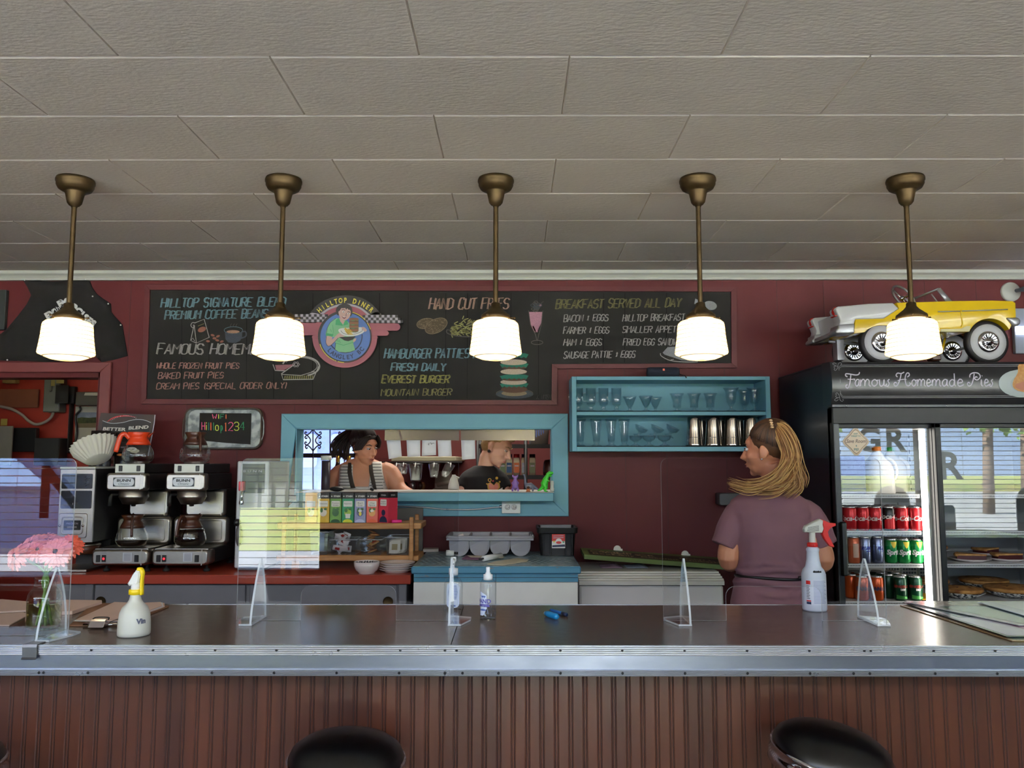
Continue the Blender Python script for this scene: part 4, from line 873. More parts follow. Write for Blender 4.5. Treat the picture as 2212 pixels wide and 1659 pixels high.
def pot(name, label, c, fill, mcol, ha, decaf=False):
 """glass coffee pot; ha = compass angle of the handle"""
 t = thing(name, label, 'coffee pot', c, 'glass coffee pots'); c = V(c)
 P = [(.0, .001), (.055, .001), (.072, .010), (.082, .03), (.083, .048), (.076, .072), (.062, .098), (.052, .113), (.048, .122)]
 g = G(); g.lathe(P, c, m_jar, 36); obj('glass_bowl', g, t)
 if fill:
  Q = [(.0, .004), (.053, .004), (.069, .012), (.079, .03), (.080, .048), (.073, .072), (.060, .097)]; q = [p for p in Q if p[1] <= fill+.001]; q.append((q[-1][0]*.99, fill)); q.append((0, fill))
  g = G(); g.lathe(q, c, mat('black_coffee', (24, 11, 7), .15, spec=.4), 32); obj('coffee', g, t)
 g = G(); g.lathe([(.060, .099), (.064, .100), (.056, .118), (.044, .138), (.046, .146), (.058, .168), (.056, .17), (.036, .15), (.03, .15), (.0, .152)], c, mcol, 32, wave=None)
 d = V((math.cos(ha), math.sin(ha), 0)); sp = -d
 g.add([c+sp*.046+V((-sp.y, sp.x, 0))*.025+V((0, 0, .15)), c+sp*.078+V((0, 0, .176)), c+sp*.046-V((-sp.y, sp.x, 0))*.025+V((0, 0, .15)), c+sp*.05+V((0, 0, .13))], [(0, 1, 2), (0, 1, 3), (2, 1, 3)], mcol, True); cl = obj('collar', g, t)
 g = G(); g.tube(smooth([tuple(c+d*.045+V((0, 0, .136))), tuple(c+d*.068+V((0, 0, .158))), tuple(c+d*.088+V((0, 0, .152))), tuple(c+d*.098+V((0, 0, .125))), tuple(c+d*.112+V((0, 0, .06)))], 5), [(.013, .007)]*20+[(.011, .007)], mcol, 10); obj('handle', g, t)
 lm = mat('pot_print', (200, 198, 190), .6)
 g = G()
 if decaf:
  for (a_, dz, rx, m) in ((-1.63, .075, .030, mat('decaf_white', (206, 204, 196), .6)), (-1.38, .066, .024, mat('decaf_cream', (176, 170, 148), .6))):
   for k in range(1):
    V0 = []; n_ = 18
    for i in range(n_):
     tt = 2*PI*i/n_; aa = a_+rx*math.cos(tt)/.075; zz_ = dz+.011*math.sin(tt); rr = .0835-(zz_-.048)*.36
     V0.append(c+V((rr*math.cos(aa), rr*math.sin(aa), zz_)))
    g.poly(V0, m)
  p = c+V((-.004, -.0795, .0715)); g.text("DECAF", m_ink, face(p.x, p.y, p.z, tilt=-.35), size=.013)
 for i in range(2):
  q_ = c+V((math.cos(-2.25)*.078, math.sin(-2.25)*.078, .066)); g.tube([q_+V((.012*math.cos(k*.5)*.8, -.01*math.cos(k*.5), .013*math.sin(k*.5))) for k in range(13)], .0009, lm, 4, closed=True)
 obj('printed_logo', g, t)
 return t
m_brn, m_org = mat('brown_plastic', (72, 38, 24), .35), mat('orange_plastic', (222, 66, 26), .35)
pot('coffee_pot', 'glass coffee pot with brown collar holding a little coffee, on the left brewer base', (BX+.0, 4.43, 1.032), .034, m_brn, -1.15)
pot('coffee_pot', 'glass coffee pot full of black coffee, on the right brewer base', (BX+.318, 4.43, 1.032), .092, m_brn, -1.85)
pot('decaf_pot', 'orange-collared glass decaf pot standing on top of the left brewer', (at(298, 990, 4.46).x, 4.46, 1.482), .0, m_org, -2.75, True)
pot('coffee_pot', 'empty brown-collared glass coffee pot on top of the right brewer, before the wifi tray', (at(421, 990, 4.46).x, 4.46, 1.482), .0, m_brn, -.95)
copy_tree(br, (BX+.318, BY, RZ), 'steel coffee brewer holding the full pot of black coffee, right of its twin')
# ---- grinder
gx0, gx1, gy = at(126, 1100, 4.34).x, at(202, 1100, 4.34).x, 4.34
gr = thing('coffee_grinder', 'tall steel coffee grinder with black panels, left of the two brewers', 'coffee grinder', ((gx0+gx1)/2, gy, RZ)); gz = 1.462
g = G(); g.box(gx0, gx1, gy+.01, gy+.4, 1.06, gz-.012, m_dark, ch=.004); g.box(gx0, gx1, gy, gy+.012, 1.06, gz-.012, m_steel, ch=.003); g.box(gx0-.002, gx1+.001, gy-.004, gy+.4, gz-.012, gz, m_trimw, ch=.003); obj('body', g, gr)
gw = gx1-gx0
for z0, z1, nm in ((1.345, 1.425, 'hopper_window'), (1.24, 1.335, 'control_panel')):
 g = G(); g.rbox(gx0+.012, gx1-.012, gy-.003, gy+.002, z0, z1, .006, mat('smoked_panel', (28, 28, 30), .2));
 if nm == 'hopper_window':
  g.box(gx0+gw*.3, gx0+gw*.46, gy-.0038, gy-.002, z0+.008, z1-.008, m_ink);
  for k in range(9): g.tube([(gx1-.05+.004*math.sin(k*2), gy-.0035, z0+.012+k*.006), (gx1-.03+.006*math.sin(k*3), gy-.0035, z0+.02+k*.006)], .0012, m_alu, 4)
 else: g.box(gx0+gw*.48, gx0+gw*.55, gy-.004, gy-.002, z0+.02, z0+.035, m_black); g.box(gx0+gw*.41, gx0+gw*.42, gy-.004, gy-.002, z0+.02, z0+.03, m_white)
 obj(nm, g, gr)
g = G(); g.rbox(gx0+.008, gx1-.03, gy-.006, gy+.002, 1.085, 1.215, .01, m_steel, ch=.003); g.tube([(p[0], gy-.007, p[1]) for p in rrect(gx0+.025, gx1-.05, 1.105, 1.195, .016)], .003, m_steel, 6, closed=True); hp = obj('front_plate', g, gr)
g = G(); cxx = (gx0+gx1)/2-.012; g.rbox(cxx-.045, cxx+.045, gy-.008, gy-.005, 1.127, 1.178, .004, m_ink); g.text("PRECISION", m_lilac, face(cxx, gy-.0085, 1.157), size=.013, width=.062); g.text("GRINDER", m_lilac, face(cxx, gy-.0085, 1.138), size=.013, width=.052); obj('name_plate', g, hp)
for dx in (-.066, .058): g = G(); g.lathe([(0, .008), (.006, .006), (.007, 0)], (cxx+dx, gy-.006, 1.15), m_chrome, 10, R=R); obj('knob', g, hp)
g = G(); g.lathe([(.03, 1.06), (.075, 1.05), (.088, 1.035), (.088, 1.0), (.08, .995), (.03, .99)], ((gx0+gx1)/2, gy+.09, 0), m_brn, 30); g.lathe([(.078, 1.052), (.09, 1.046), (.09, 1.038), (.08, 1.036)], ((gx0+gx1)/2, gy+.09, 0), m_steel, 30); obj('funnel_holder', g, gr)
g = G(); g.box(gx0, gx1, gy+.2, gy+.4, .92, 1.06, m_dark); g.box(gx0-.01, gx1-.002, gy-.04, gy+.4, .912, .925, m_steel, ch=.002); obj('drip_base', g, gr)
# ---- paper filters, coffee bags, BETTER BLEND board
m_filt = mat('filter_paper', (226, 222, 208), 0.85, var=0.04)
FT = at(204, 1004, 4.42)
g = G(); Rf = Euler((math.radians(-16), math.radians(-27), 0)).to_matrix(); c_ = V((FT.x+.02, FT.y, gz+.034))
for k in range(5):
 e = k*.004
 g.lathe([(.0, .004+e*2.2), (.060+e*.3, .004+e*2.2), (.066+e*.5, .008+e*2.4), (.086+e*.6, .035+e*2.6), (.112+e*.4, .072+e*2.6-k*.003)], c_, m_filt, 112, R=Rf, wave=(26, .045, 0) if False else (26, .05))
obj('coffee_filter_stack', g, label='stack of fluted white paper coffee filters tilted on top of the grinder', cat='coffee filters', kind='thing')
bp = thing('poster_board', 'brown BETTER BLEND coffee display board leaning behind the orange decaf pot', 'sign', (at(277, 980, 4.68).x, 4.68, 1.478))
YD = 4.66
q = [(219, 892), (335, 896), (320, 985), (200, 985)]
g = G(); g.ppx(q, YD, mat('display_brown', (62, 46, 42), .5), .006); g.spx([(335, 896), (333, 915), (320, 985)], YD-.0063, 2.2, m_lilac)
p0 = xz(225, 985, YD+.1); g.box(p0[0], p0[0]+.2, YD, YD+.1, 1.478, 1.5, m_brn); obj('board', g, bp)
zb = zm(140, 880, 10.055)
g = G(); g.ppx(zb([(820, 290), (1000, 340), (1250, 325), (1450, 275), (1650, 265), (1800, 290), (1870, 330), (1820, 560), (1650, 515), (1450, 530), (1300, 545), (1000, 560), (800, 520)]), YD-.0066, mat('display_black', (34, 30, 30), .5)); g.spx(zb(smooth([(820, 290), (1000, 345), (1250, 330), (1480, 272), (1700, 270), (1870, 330)], 4)), YD-.0072, 1.0, m_tag)
g.ppx(zb(smooth([(910, 325), (1000, 240), (1150, 185), (1350, 172), (1560, 215), (1350, 195), (1150, 215), (1020, 260)], 3, True)), YD-.007, mat('display_red', (184, 44, 52), .5)); obj('banner_art', g, bp)
g = G(); k_ = mpp(YD)/10.055
for t, x_, y_, wd in (("BETTER", 1070, 480, 500), ("BLEND", 1600, 430, 440)):
 p = at(*(zb([(x_, y_+(25 if t == "BETTER" else 40))])[0]), YD-.008); g.text(t, mat('display_cream', (214, 208, 200), .5), face(p.x, YD-.0078, p.z, rot=-.03 if t == "BETTER" else .06), size=.0275*8.2/10.055*1.15, bold=.0008, shear=.12, width=wd*k_)
arctx = "TASTE & TRADITION"
for i, c in enumerate(arctx):
 if c == ' ': continue
 t_ = i/(len(arctx)-1.0); p = at(*(zb([(1010+530*t_, 300-270*t_*(1-t_)*1.25-55*t_)])[0]), YD-.008); g.text(c, m_tag, face(p.x, YD-.0075, p.z, rot=.5-1.0*t_), size=.0075)
obj('lettering', g, bp)
m_foil = mat('black_foil_bag', (26, 20, 20), .22, bump=.5, bscale=14)
def bag(x0, x1, y0, y1, Y, label):
 a, b = xz(x0, y1, Y), xz(x1, y0, Y); zb_ = gz
 t = thing('coffee_bag', label, 'coffee bag', ((a[0]+b[0])/2, Y, zb_), 'foil coffee bags'); nx, nz = 8, 10; gr_ = []
 g = G()
 for sd in (-1, 1):
  gr_ = []
  for j in range(nz+1):
   v = j/nz; hw = (b[0]-a[0])/2*(1-.12*v*v); th = .035*math.sin(min(1, (1-v)*1.4+.02)*PI/2)**.6+.001
   gr_.append([((a[0]+b[0])/2+hw*(2*i/nx-1), Y+sd*th*math.cos((2*i/nx-1)*PI/2)**.5 if abs(2*i/nx-1) < 1 else Y, zb_+(b[1]-zb_)*v) for i in range(nx+1)])
  g.sheet(gr_, m_foil)
 obj('foil_pouch', g, t)
 g = G(); xm = (a[0]+b[0])/2; h = b[1]-zb_; g.rbox(xm-.035, xm+.03, Y-.039, Y-.037, zb_+h*.42, zb_+h*.72, .004, mat('bag_label', (52, 36, 34), .5)); g.text("BETTER BLEND", m_lilac, face(xm-.003, Y-.0395, zb_+h*.54), size=.012, width=.052, bold=.0004)
 g.ppx([], Y, m_ink) if False else g.ell((xm-.005, Y-.038, zb_+h*.34), (.02, .0015, .007), mat('bag_orange', (206, 122, 70), .5), 12, 6); obj('label', g, t)
bag(192, 243, 930, 985, 4.6, 'black foil coffee bag behind the paper filters, left of the other bag')
bag(246, 292, 934, 985, 4.6, 'black foil coffee bag behind the orange handle of the decaf pot')
# ---- hot water machine
hx_, hy = at(509, 1110, 4.38).x, 4.38; hx1_ = at(578, 1110, 4.38).x
hw = thing('hot_water_machine', 'tall pale grey hot water dispenser with a red tap, behind the middle acrylic screen', 'water dispenser', ((hx_+hx1_)/2, hy, RZ))
m_pg = mat('pale_grey_enamel', (188, 190, 192), .35, var=.03)
g = G(); g.box(hx_, hx1_, hy, hy+.4, RZ+.012, 1.492, m_pg, ch=.006); g.box(hx_+.01, hx1_-.01, hy+.02, hy+.38, RZ, RZ+.012, m_black); bd = obj('body', g, hw)
g = G(); g.box(hx_+.03, hx1_-.02, hy-.003, hy+.001, 1.32, 1.478, m_dark); g.text("BUNN", m_lilac, face((hx_+hx1_)/2, hy-.0035, 1.432), size=.018, space=1.6, width=.1); obj('front_panel', g, hw)
g = G(); tx = at(530, 1050, hy).x; g.tube([(tx, hy, 1.325), (tx, hy-.05, 1.325), (tx, hy-.055, 1.28)], .010, m_chrome, 10); g.lathe([(.012, 0), (.014, .01), (.01, .03)], (tx, hy-.052, 1.262), m_chrome, 12); tp_ = obj('tap', g, hw)
g = G(); g.rbox(tx-.012, tx+.012, hy-.075, hy-.03, 1.335, 1.385, .005, mat('red_lever', (196, 44, 60), .35), ch=.003); obj('tap_lever', g, tp_)
g = G(); g.ell((at(519, 1155, hy).x, hy-.02, at(519, 1155, hy).z), (.018, .02, .06), mat('grey_handle', (96, 92, 90), .4), 16, 12); g.ell((at(517, 1128, hy).x, hy-.03, at(519, 1128, hy).z), (.018, .025, .02), m_black, 12, 8); obj('handle', g, hw)
# ---- two-tier pine shelf
SY0, SY1 = 4.42, 4.66
a = at(598, 1137, SY0); b = at(910, 1136, SY0); t1 = xz(800, 1130, SY0)[1]; t0 = xz(800, 1143, SY0)[1]; u1 = xz(800, 1200, SY0)[1]; u0 = xz(800, 1212, SY0)[1]
sh = thing('wooden_shelf', 'two-tier pine shelf on the red counter, holding tea boxes above and packets below', 'shelf', ((a.x+b.x)/2, SY0, RZ))
g = G(); g.box(a.x, b.x, SY0, SY1, t0, t1, m_wood, ch=.004); obj('upper_board', g, sh)
g = G(); g.box(a.x, b.x-.012, SY0, SY1, u0, u1, m_wood, ch=.004); obj('lower_board', g, sh)
zt_ = xz(890, 1117, SY0)[1]
for xx in (at(889, 1150, SY0).x, a.x+.04):
 for yy in (SY0-.012, SY1-.01): g = G(); g.box(xx-.011, xx+.011, yy, yy+.022, RZ, zt_, m_wood, ch=.003); obj('post', g, sh)
for xx in (a.x+.1, b.x-.15): g = G(); g.box(xx-.02, xx+.02, SY0+.02, SY1-.02, RZ, u0, m_wood); obj('foot_block', g, sh)
# ---- tea boxes
TEA = [(658, 684, (232, 176, 96), (236, 220, 206), '', '', 'pale orange tea box without a visible brand band, leftmost behind the screen'),
 (685, 711, (214, 172, 62), (224, 214, 196), 'Chamomile', '', 'yellow chamomile tea box on the pine shelf'),
 (712, 737, (112, 160, 72), (60, 104, 62), 'Premium', 'Green', 'olive green premium green tea box on the pine shelf'),
 (738, 764, (46, 150, 98), (164, 190, 70), 'Peppermint', '', 'emerald peppermint tea box with a potted sprig picture'),
 (765, 790, (150, 152, 190), (104, 104, 140), 'Earl', 'Grey', 'lavender Earl Grey tea box on the pine shelf'),
 (791, 816, (222, 104, 88), (226, 168, 100), 'Chai', 'Spice', 'coral chai spice tea box on the pine shelf')]
m_band, m_lab = mat('tea_band', (38, 34, 32), .5), mat('tea_label', (226, 222, 212), .6)
def teabox(i, x0, x1, c, c2, l1, l2, label):
 A = at(x0, 1130, SY0+.01); B = at(x1-.6, 1130, SY0+.01); z0, z1 = t1, xz(740, 1065, SY0+.01)[1]; y = SY0+.012; z0 += .001; h = z1-z0; w_ = B.x-A.x; xm = (A.x+B.x)/2
 t = thing('tea_box', label, 'tea box', (xm, y, z0), 'tea boxes on the pine shelf')
 g = G(); g.box(A.x, B.x, y, y+.16, z0, z1, mat('tea_card_%d' % i, c, .5), ch=.0012); obj('carton', g, t)
 g = G(); m2 = mat('tea_art_%d' % i, c2, .5)
 if i:
  g.box(A.x, B.x, y-.0008, y+.161, z1-h*.19, z1+.0005, m_band); g.text("STASH", m_lab, face(xm+.006, y-.0012, z1-h*.135), size=.0125, bold=.0005, width=w_*.58); g.lathe([(0, 0), (.0042, 0)], (xm-w_*.36, y-.0012, z1-h*.11), m_lab, 4, R=R)
 obj('brand_band', g, t) if i else None
 g = G(); yy = y-.0009; g.rbox(A.x+w_*.12, B.x-w_*.12, yy-.0003, yy, z1-h*.46, z1-h*.27, .004, m_lab)
 if l1: g.text(l1, m_ink, face(xm, yy-.0006, z1-h*(.36 if l2 else .38)), size=.011, width=min(w_*.62, .0105*len(l1)*.62))
 if l2: g.text(l2, m_ink, face(xm, yy-.0006, z1-h*.43), size=.011, width=.0105*len(l2)*.62)
 obj('name_label', g, t)
 g = G(); E = lambda x_, z_, rx, rz, m, k=0: g.poly([(p[0], yy-k*.0003, p[1]) for p in ring(xm+x_*w_, z0+z_*h, rx*w_, rz*h, 16)], m)
 E(0, .34, .3, .13, m2); E(-.15, .42, .12, .08, mat('tea_leaf', (66, 112, 60), .5), 1); E(.18, .46, .14, .04, mat('tea_leaf', (66, 112, 60), .5), 1)
 if i == 3:
  g.add([(xm-.2*w_, yy-.0006, z0+.3*h), (xm+.22*w_, yy-.0006, z0+.3*h), (xm+.2*w_, yy-.0006, z0+.15*h), (xm-.18*w_, yy-.0006, z0+.15*h)], [(0, 1, 2, 3)], m_lab); g.tube([(xm, yy, z0+.3*h), (xm, yy, z0+.54*h)], .0009, m_grd, 4)
 if i >= 4: E(0, .4, .16, .05, m_lab, 2); E(.02, .3, .12, .07, m2 if i == 5 else m_yel, 3)
 P = [(xm-.42*w_, z0+.002), (xm+.42*w_, z0+.002)]+[(xm+.42*w_*math.cos(a_), z0+.002+h*.11*math.sin(a_)) for a_ in [PI*k/10 for k in range(11)]][1:-1]
 g.poly([(p[0], yy-.001, p[1]) for p in P], mat('tea_tear_%d' % i, [(240, 190, 110), (214, 174, 40), (40, 84, 40), (214, 214, 40), (190, 190, 222), (226, 92, 52)][i], .5)); obj('printed_picture', g, t)
for i, q in enumerate(TEA): teabox(i, *q)
# the last box stands skewed and shows its side
A = at(818, 1130, SY0+.01); z0, z1 = t1, xz(740, 1063, SY0)[1]
t = thing('tea_box', 'red English breakfast tea box turned to show its crimson side, at the right end', 'tea box', (A.x+.02, SY0+.02, z0), 'tea boxes on the pine shelf')
ang = .62; Mx = Matrix.Translation((at(838, 1130, SY0).x, SY0+.006, 0)) @ Matrix.Rotation(ang, 4, 'Z'); h = z1-z0
g = G(); g.M = Mx @ Matrix.Rotation(0, 4, 'Z'); Wf, Ws = .072, .083
Mf = Matrix.Translation((at(838, 1130, SY0).x, SY0+.004, 0)); dl = V((at(817, 1130, SY0+.03).x-Mf.translation.x, .03, 0)); dr = V((at(857, 1130, SY0+.04).x-Mf.translation.x, .055, 0))
g = G(); o_ = Mf.translation; pp = [o_, o_+dr, o_+dr+dl, o_+dl]; g.prism([(p.x, p.y) for p in pp], 'z', z0, z1, mat('tea_crimson', (206, 52, 76), .5)); obj('carton', g, t)
g = G(); e = V((0, -.0006, 0)); band = [o_+e, o_+dr+e, o_+dl+e]
for p, q in ((o_+dl+e, o_+e), (o_+e, o_+dr+e)): g.add([V((p.x, p.y, z1-h*.19)), V((q.x, q.y, z1-h*.19)), V((q.x, q.y, z1)), V((p.x, p.y, z1))], [(0, 1, 2, 3)], m_band)
for d_, s_ in ((dl, -1), (dr, 1)):
 c_ = o_+d_*.5; yaw = math.atan2(d_.y*s_, d_.x*s_); g.text("STASH", m_lab, face(c_.x, c_.y-.0015, z1-h*.13, yaw=yaw), size=.012, width=.03)
obj('brand_band', g, t)
g = G(); c_ = o_+dl*.5; yaw = math.atan2(-dl.y, -dl.x); Mq = face(c_.x, c_.y-.0015, z0, yaw=yaw)
g.add([Mq @ V((p[0], p[1], 0)) for p in rrect(-.021, .021, h*.55, h*.76, .004)], [list(range(24))], m_lab); g.text("English", m_ink, Mq @ Matrix.Translation((0, h*.67, .0004)), size=.010, width=.03); g.text("Breakfast", m_ink, Mq @ Matrix.Translation((0, h*.6, .0004)), size=.010, width=.036)
g.add([Mq @ V((p[0], p[1], 0)) for p in ring(0, h*.33, .013, h*.1, 16)], [list(range(16))], m_navy); g.add([Mq @ V((p[0], p[1], 0)) for p in ring(0, h*.02, .026, h*.2, 16, 0, PI)], [list(range(17))], m_navy); obj('printed_picture', g, t)
g = G(); a = at(846, 1130, SY0-.0); b = at(866, 1124, SY0+.02); m_hp = mat('neon_pink_plastic', (240, 54, 140), .35); g.tube([V((a.x, SY0+.004, t1+.009)), V((a.x+.03, SY0+.008, t1+.009)), V((b.x+.002, SY0+.02, t1+.009))], [.009, .009, .008], m_hp, 12); g.tube([V((a.x+.03, SY0+.008, t1+.009)), V((a.x+.033, SY0+.0085, t1+.009))], .0095, m_hp, 12)
obj('highlighter', g, label='neon pink highlighter lying at the right end of the tea boxes', cat='pen')
# ---- clear tubs on the lower board
m_tub = glass('clear_tub_plastic', (.9, .91, .92), edge=.4, base=.03)
def tub(x0, x1, y0, label):
 A = at(x0, 1205, SY0+.02); B = at(x1, 1205, SY0+.02); zt = xz(800, y0, SY0+.02)[1]; y = SY0+.02; d = .17; e = .008; z = u1
 t = thing('clear_tub', label, 'tub', ((A.x+B.x)/2, y, z), 'clear tubs on the pine shelf')
 g = G(); lo = [(A.x+e, y+e), (B.x-e, y+e), (B.x-e, y+d-e), (A.x+e, y+d-e)]; hi = [(A.x, y), (B.x, y), (B.x, y+d), (A.x, y+d)]
 vs = [(p[0], p[1], z+.001) for p in lo]+[(p[0], p[1], zt) for p in hi]; g.add(vs, [(0, 1, 2, 3), (0, 1, 5, 4), (1, 2, 6, 5), (2, 3, 7, 6), (3, 0, 4, 7)], m_tub); obj('box', g, t)
 g = G(); g.tube([(p[0], p[1], zt) for p in hi], .003, mat('tub_rim', (190, 192, 196), .3, alpha=.55), 6, closed=True); obj('rim', g, t); return (A.x+.012, B.x-.012, y+.015, y+d-.015, z+.004, zt)
T0 = tub(668, 708, 1150, 'dark-lidded clear tub at the left end of the lower shelf'); T1 = tub(711, 769, 1166, 'clear tub heaped with white and red creamer cups and sachets'); T2 = tub(776, 824, 1166, 'clear tub of cracker packets in the middle of the lower shelf'); T3 = tub(832, 884, 1161, 'clear tub of upright tea sachets beside the shelf post')
g = G(); g.box(T0[0]-.012, T0[1]+.012, T0[2]-.015, T0[3]+.015, T0[5]+.001, T0[5]+.008, m_dark, ch=.002); obj('tub_lid', g, label='flat dark lid on the leftmost clear tub of the shelf', cat='lid')
m_cw, m_crd = mat('creamer_white', (214, 208, 206), .5), mat('creamer_red', (160, 48, 44), .5)
rd = random.Random(11)
def sachet(name, c, s, rot, m1, m2, label, group, cat):
 t = thing(name, label, cat, c, group); Rm = Euler(rot).to_matrix(); g = G(); gr_ = []
 w_, h_, th = s
 for sd in (1, -1): g.sheet([[V(c)+Rm @ V(((i/4-.5)*w_, (j/4-.5)*h_, sd*th*(1-(i/2-1)**4)*(1-(j/2-1)**4))) for i in range(5)] for j in range(5)], m1)
 obj('wrapper', g, t); g = G(); g.poly([V(c)+Rm @ V((x*w_, y*h_, th+.0006)) for x, y in ((-.25, -.25), (.25, -.25), (.25, .2), (-.25, .2))], m2); obj('print', g, t)
for k in range(14):
 x = rd.uniform(T1[0]+.022, T1[1]-.022); y = T1[2]+.015+(k % 3)*.05; z = T1[4]+.02+.068*(k//5)/2+.012*rd.random()
 sachet('creamer_sachet', (x, y, z), (.05, .036, .006), (rd.uniform(.5, 2.2), rd.uniform(-.6, .6), rd.uniform(-.7, .7)), m_cw, m_crd if k % 2 else m_cw, 'white and red creamer sachet heaped in the creamer tub', 'sachets in the creamer tub', 'sachet')
m_crk, m_crp = mat('cracker_wrap', (196, 150, 100), .4), mat('cracker_print', (150, 66, 52), .5)
for k in range(10):
 x = T2[0]+.032+rd.random()*(T2[1]-T2[0]-.064); y = T2[2]+.03+(k % 2)*.06; z = T2[4]+.014+.011*k
 sachet('cracker_packet', (x, y, z), (.052, .042, .006), (rd.uniform(-.2, .5), rd.uniform(-.5, .5), rd.uniform(-.5, .5)), m_crk, m_crp, 'tan cracker packet lying in the middle shelf tub', 'packets in the cracker tub', 'packet')
m_tsw, m_tsp = mat('tea_sachet_wrap', (206, 202, 188), .5), mat('tea_sachet_print', (150, 136, 92), .5)
for k in range(6):
 x = (T3[0]+T3[1])/2-.018+(k % 2)*.022; y = T3[2]+.012+k*.022; z = T3[4]+.038
 sachet('tea_sachet', (x, y, z), (.062, .072, .003), (1.42, 0, .06*(k % 3-1)), m_tsw, m_tsp, 'upright cream tea sachet in the tub beside the shelf post', 'sachets in the tea tub', 'sachet')
# ---- bowl and plates
m_china = mat('white_china', (226, 214, 208), .22, var=.02); m_blk = mat('black_transfer_print', (50, 52, 62), .4)
bc = at(792, 1230, 4.27); bw = thing('bowl', 'white china bowl with dark motif inside the rim, on the red counter', 'bowl', (bc.x, 4.27, RZ))
g = G(); r_ = .066; g.lathe([(0, .004), (.034, .004), (.036, 0), (.040, 0), (.042, .006), (.056, .018), (.0645, .040), (.067, .062), (.064, .062), (.060, .042), (.05, .02), (.03, .01), (0, .009)], (bc.x, 4.27, RZ), m_china, 40); obj('bowl_body', g, bw)
g = G()
for k in range(12):
 a_ = .2+k*.24
 for q in range(3): g.ell((bc.x+.0612*math.cos(a_+q*.05), 4.27+.0612*math.sin(a_+q*.05), RZ+.051+.004*math.sin(k*3+q*2)), (.004, .003, .0035), m_blk, 8, 5)
obj('motif', g, bw)
pc = at(856, 1230, 4.31)
pl = thing('dinner_plate', 'white dinner plate at the bottom of the stack of four beside the bowl', 'plate', (pc.x, 4.33, RZ), 'stacked white plates')
g = G(); g.lathe([(0, .004), (.055, .004), (.058, 0), (.062, 0), (.064, .005), (.092, .016), (.094, .019), (.090, .0185), (.064, .009), (.05, .007), (0, .007)], (pc.x, 4.33, RZ), m_china, 44); obj('plate_body', g, pl)
g = G(); g.tube([(pc.x+.0925*math.cos(a_), 4.33+.0925*math.sin(a_), RZ+.019) for a_ in [2*PI*k/44 for k in range(44)]], .0012, mat('plate_rim_line', (110, 84, 70), .4), 5, closed=True); obj('rim_line', g, pl)
for k, nm in enumerate(('second plate up in the stack of four white plates beside the bowl', 'third plate up in the stack of four white plates beside the bowl', 'top plate of the stack of four white plates beside the bowl')): copy_tree(pl, (pc.x+.002*(k-1), 4.33, RZ+.011*(k+1)), nm)
# ================================================================ turquoise table, freezer, wall cabinet, drinks fridge
TZ, TF = .96, 4.17
tx0, tx1 = at(888, 1223, TF).x, at(1255, 1223, TF).x
tb = thing('work_table', 'turquoise worn worktop on a white cabinet under the hatch, with patterned top', 'table', ((tx0+tx1)/2, TF, 0))
m_tread = mat('patterned_top', (140, 158, 160), .3, col2=(108, 134, 142), vscale=30, stretch=(1, .35, 1), thr=(.42, .58), bump=.3, bscale=40)
bz = xz(1000, 1240, TF)[1]; az = xz(1000, 1258, TF)[1]
g = G(); g.box(tx0, tx1, TF, YW-.03, bz, TZ-.003, m_bluedk, ch=.006); obj('worktop', g, tb)
g = G(); g.box(tx0+.008, tx1-.008, TF+.006, YW-.04, TZ-.003, TZ-.0005, m_tread)
for k in range(26):
 for j in range(13):
  x = tx0+.03+k*.033+(j % 2)*.016; y = TF+.04+j*.052
  if x < tx1-.03: g.ell((x, y, TZ-.001), (.012, .005, .0018), m_tread, 8, 4)
obj('top_sheet', g, tb)
g = G(); g.box(tx0+.012, tx1-.014, TF+.02, YW-.04, az, bz, m_bluedk); xm_ = at(1071, 1250, TF).x; g.box(xm_-.001, xm_+.001, TF+.0185, TF+.021, az, bz, m_black)
g.box(tx0+.012, tx1-.014, TF+.018, TF+.021, (az+bz)/2, (az+bz)/2+.002, m_dark); obj('apron', g, tb)
for a, b in ((tx0+.012, xm_-.001), (xm_+.001, tx1-.016)): g = G(); g.box(a, b, TF+.012, TF+.03, .1, az-.002, m_white, ch=.002); obj('cabinet_door', g, tb)
g = G(); g.box(tx0+.014, tx1-.018, TF+.03, YW-.04, 0, az-.002, m_white); obj('cabinet_body', g, tb)
# cutlery bin with four rounded wells
m_bin = mat('grey_plastic_bin', (150, 150, 156), .5, var=.03)
yb0, yb1 = 4.56, 4.84; A = at(962, 1160, yb0); B = at(1155, 1160, yb0); zr = TZ+.108
cu = thing('cutlery_bin', 'grey plastic cutlery bin with four rounded wells on the turquoise table', 'cutlery bin', ((A.x+B.x)/2, yb0, TZ)); w4 = (B.x-A.x-.04)/4
for k in range(4):
 g = G(); x0 = A.x+.022+k*w4; x1 = x0+w4-.008; r_ = (x1-x0)/2; n_ = 12
 P = [(x0, zr), (x0, TZ+.004+r_)]+[(x0+r_-r_*math.cos(PI*i/n_), TZ+.003+r_-r_*math.sin(PI*i/n_)) for i in range(1, n_)]+[(x1, TZ+.004+r_), (x1, zr)]
 e = .012; rows = [[(p[0], yb0+.02+(e if p[1] < zr-.01 else 0), p[1]) for p in P], [(p[0], yb1-.02-(e if p[1] < zr-.01 else 0), p[1]) for p in P]]
 g.sheet(rows, m_bin, .003);
 for rw in rows: g.poly(rw, m_bin)
 obj('well', g, cu)
g = G(); R4 = [(A.x, yb0), (B.x, yb0), (B.x, yb1), (A.x, yb1)]
g.tube([(p[0], p[1], zr) for p in rrect(A.x+.01, B.x-.01, yb0+.008, yb1-.008, .02, 5)], .009, m_bin, 8, closed=True)
g.prism([(yb0-.003, zr-.016), (yb0+.022, zr-.0), (yb0+.022, zr+.004), (yb0-.003, zr-.006)], 'x', A.x+.006, B.x-.006, m_bin)
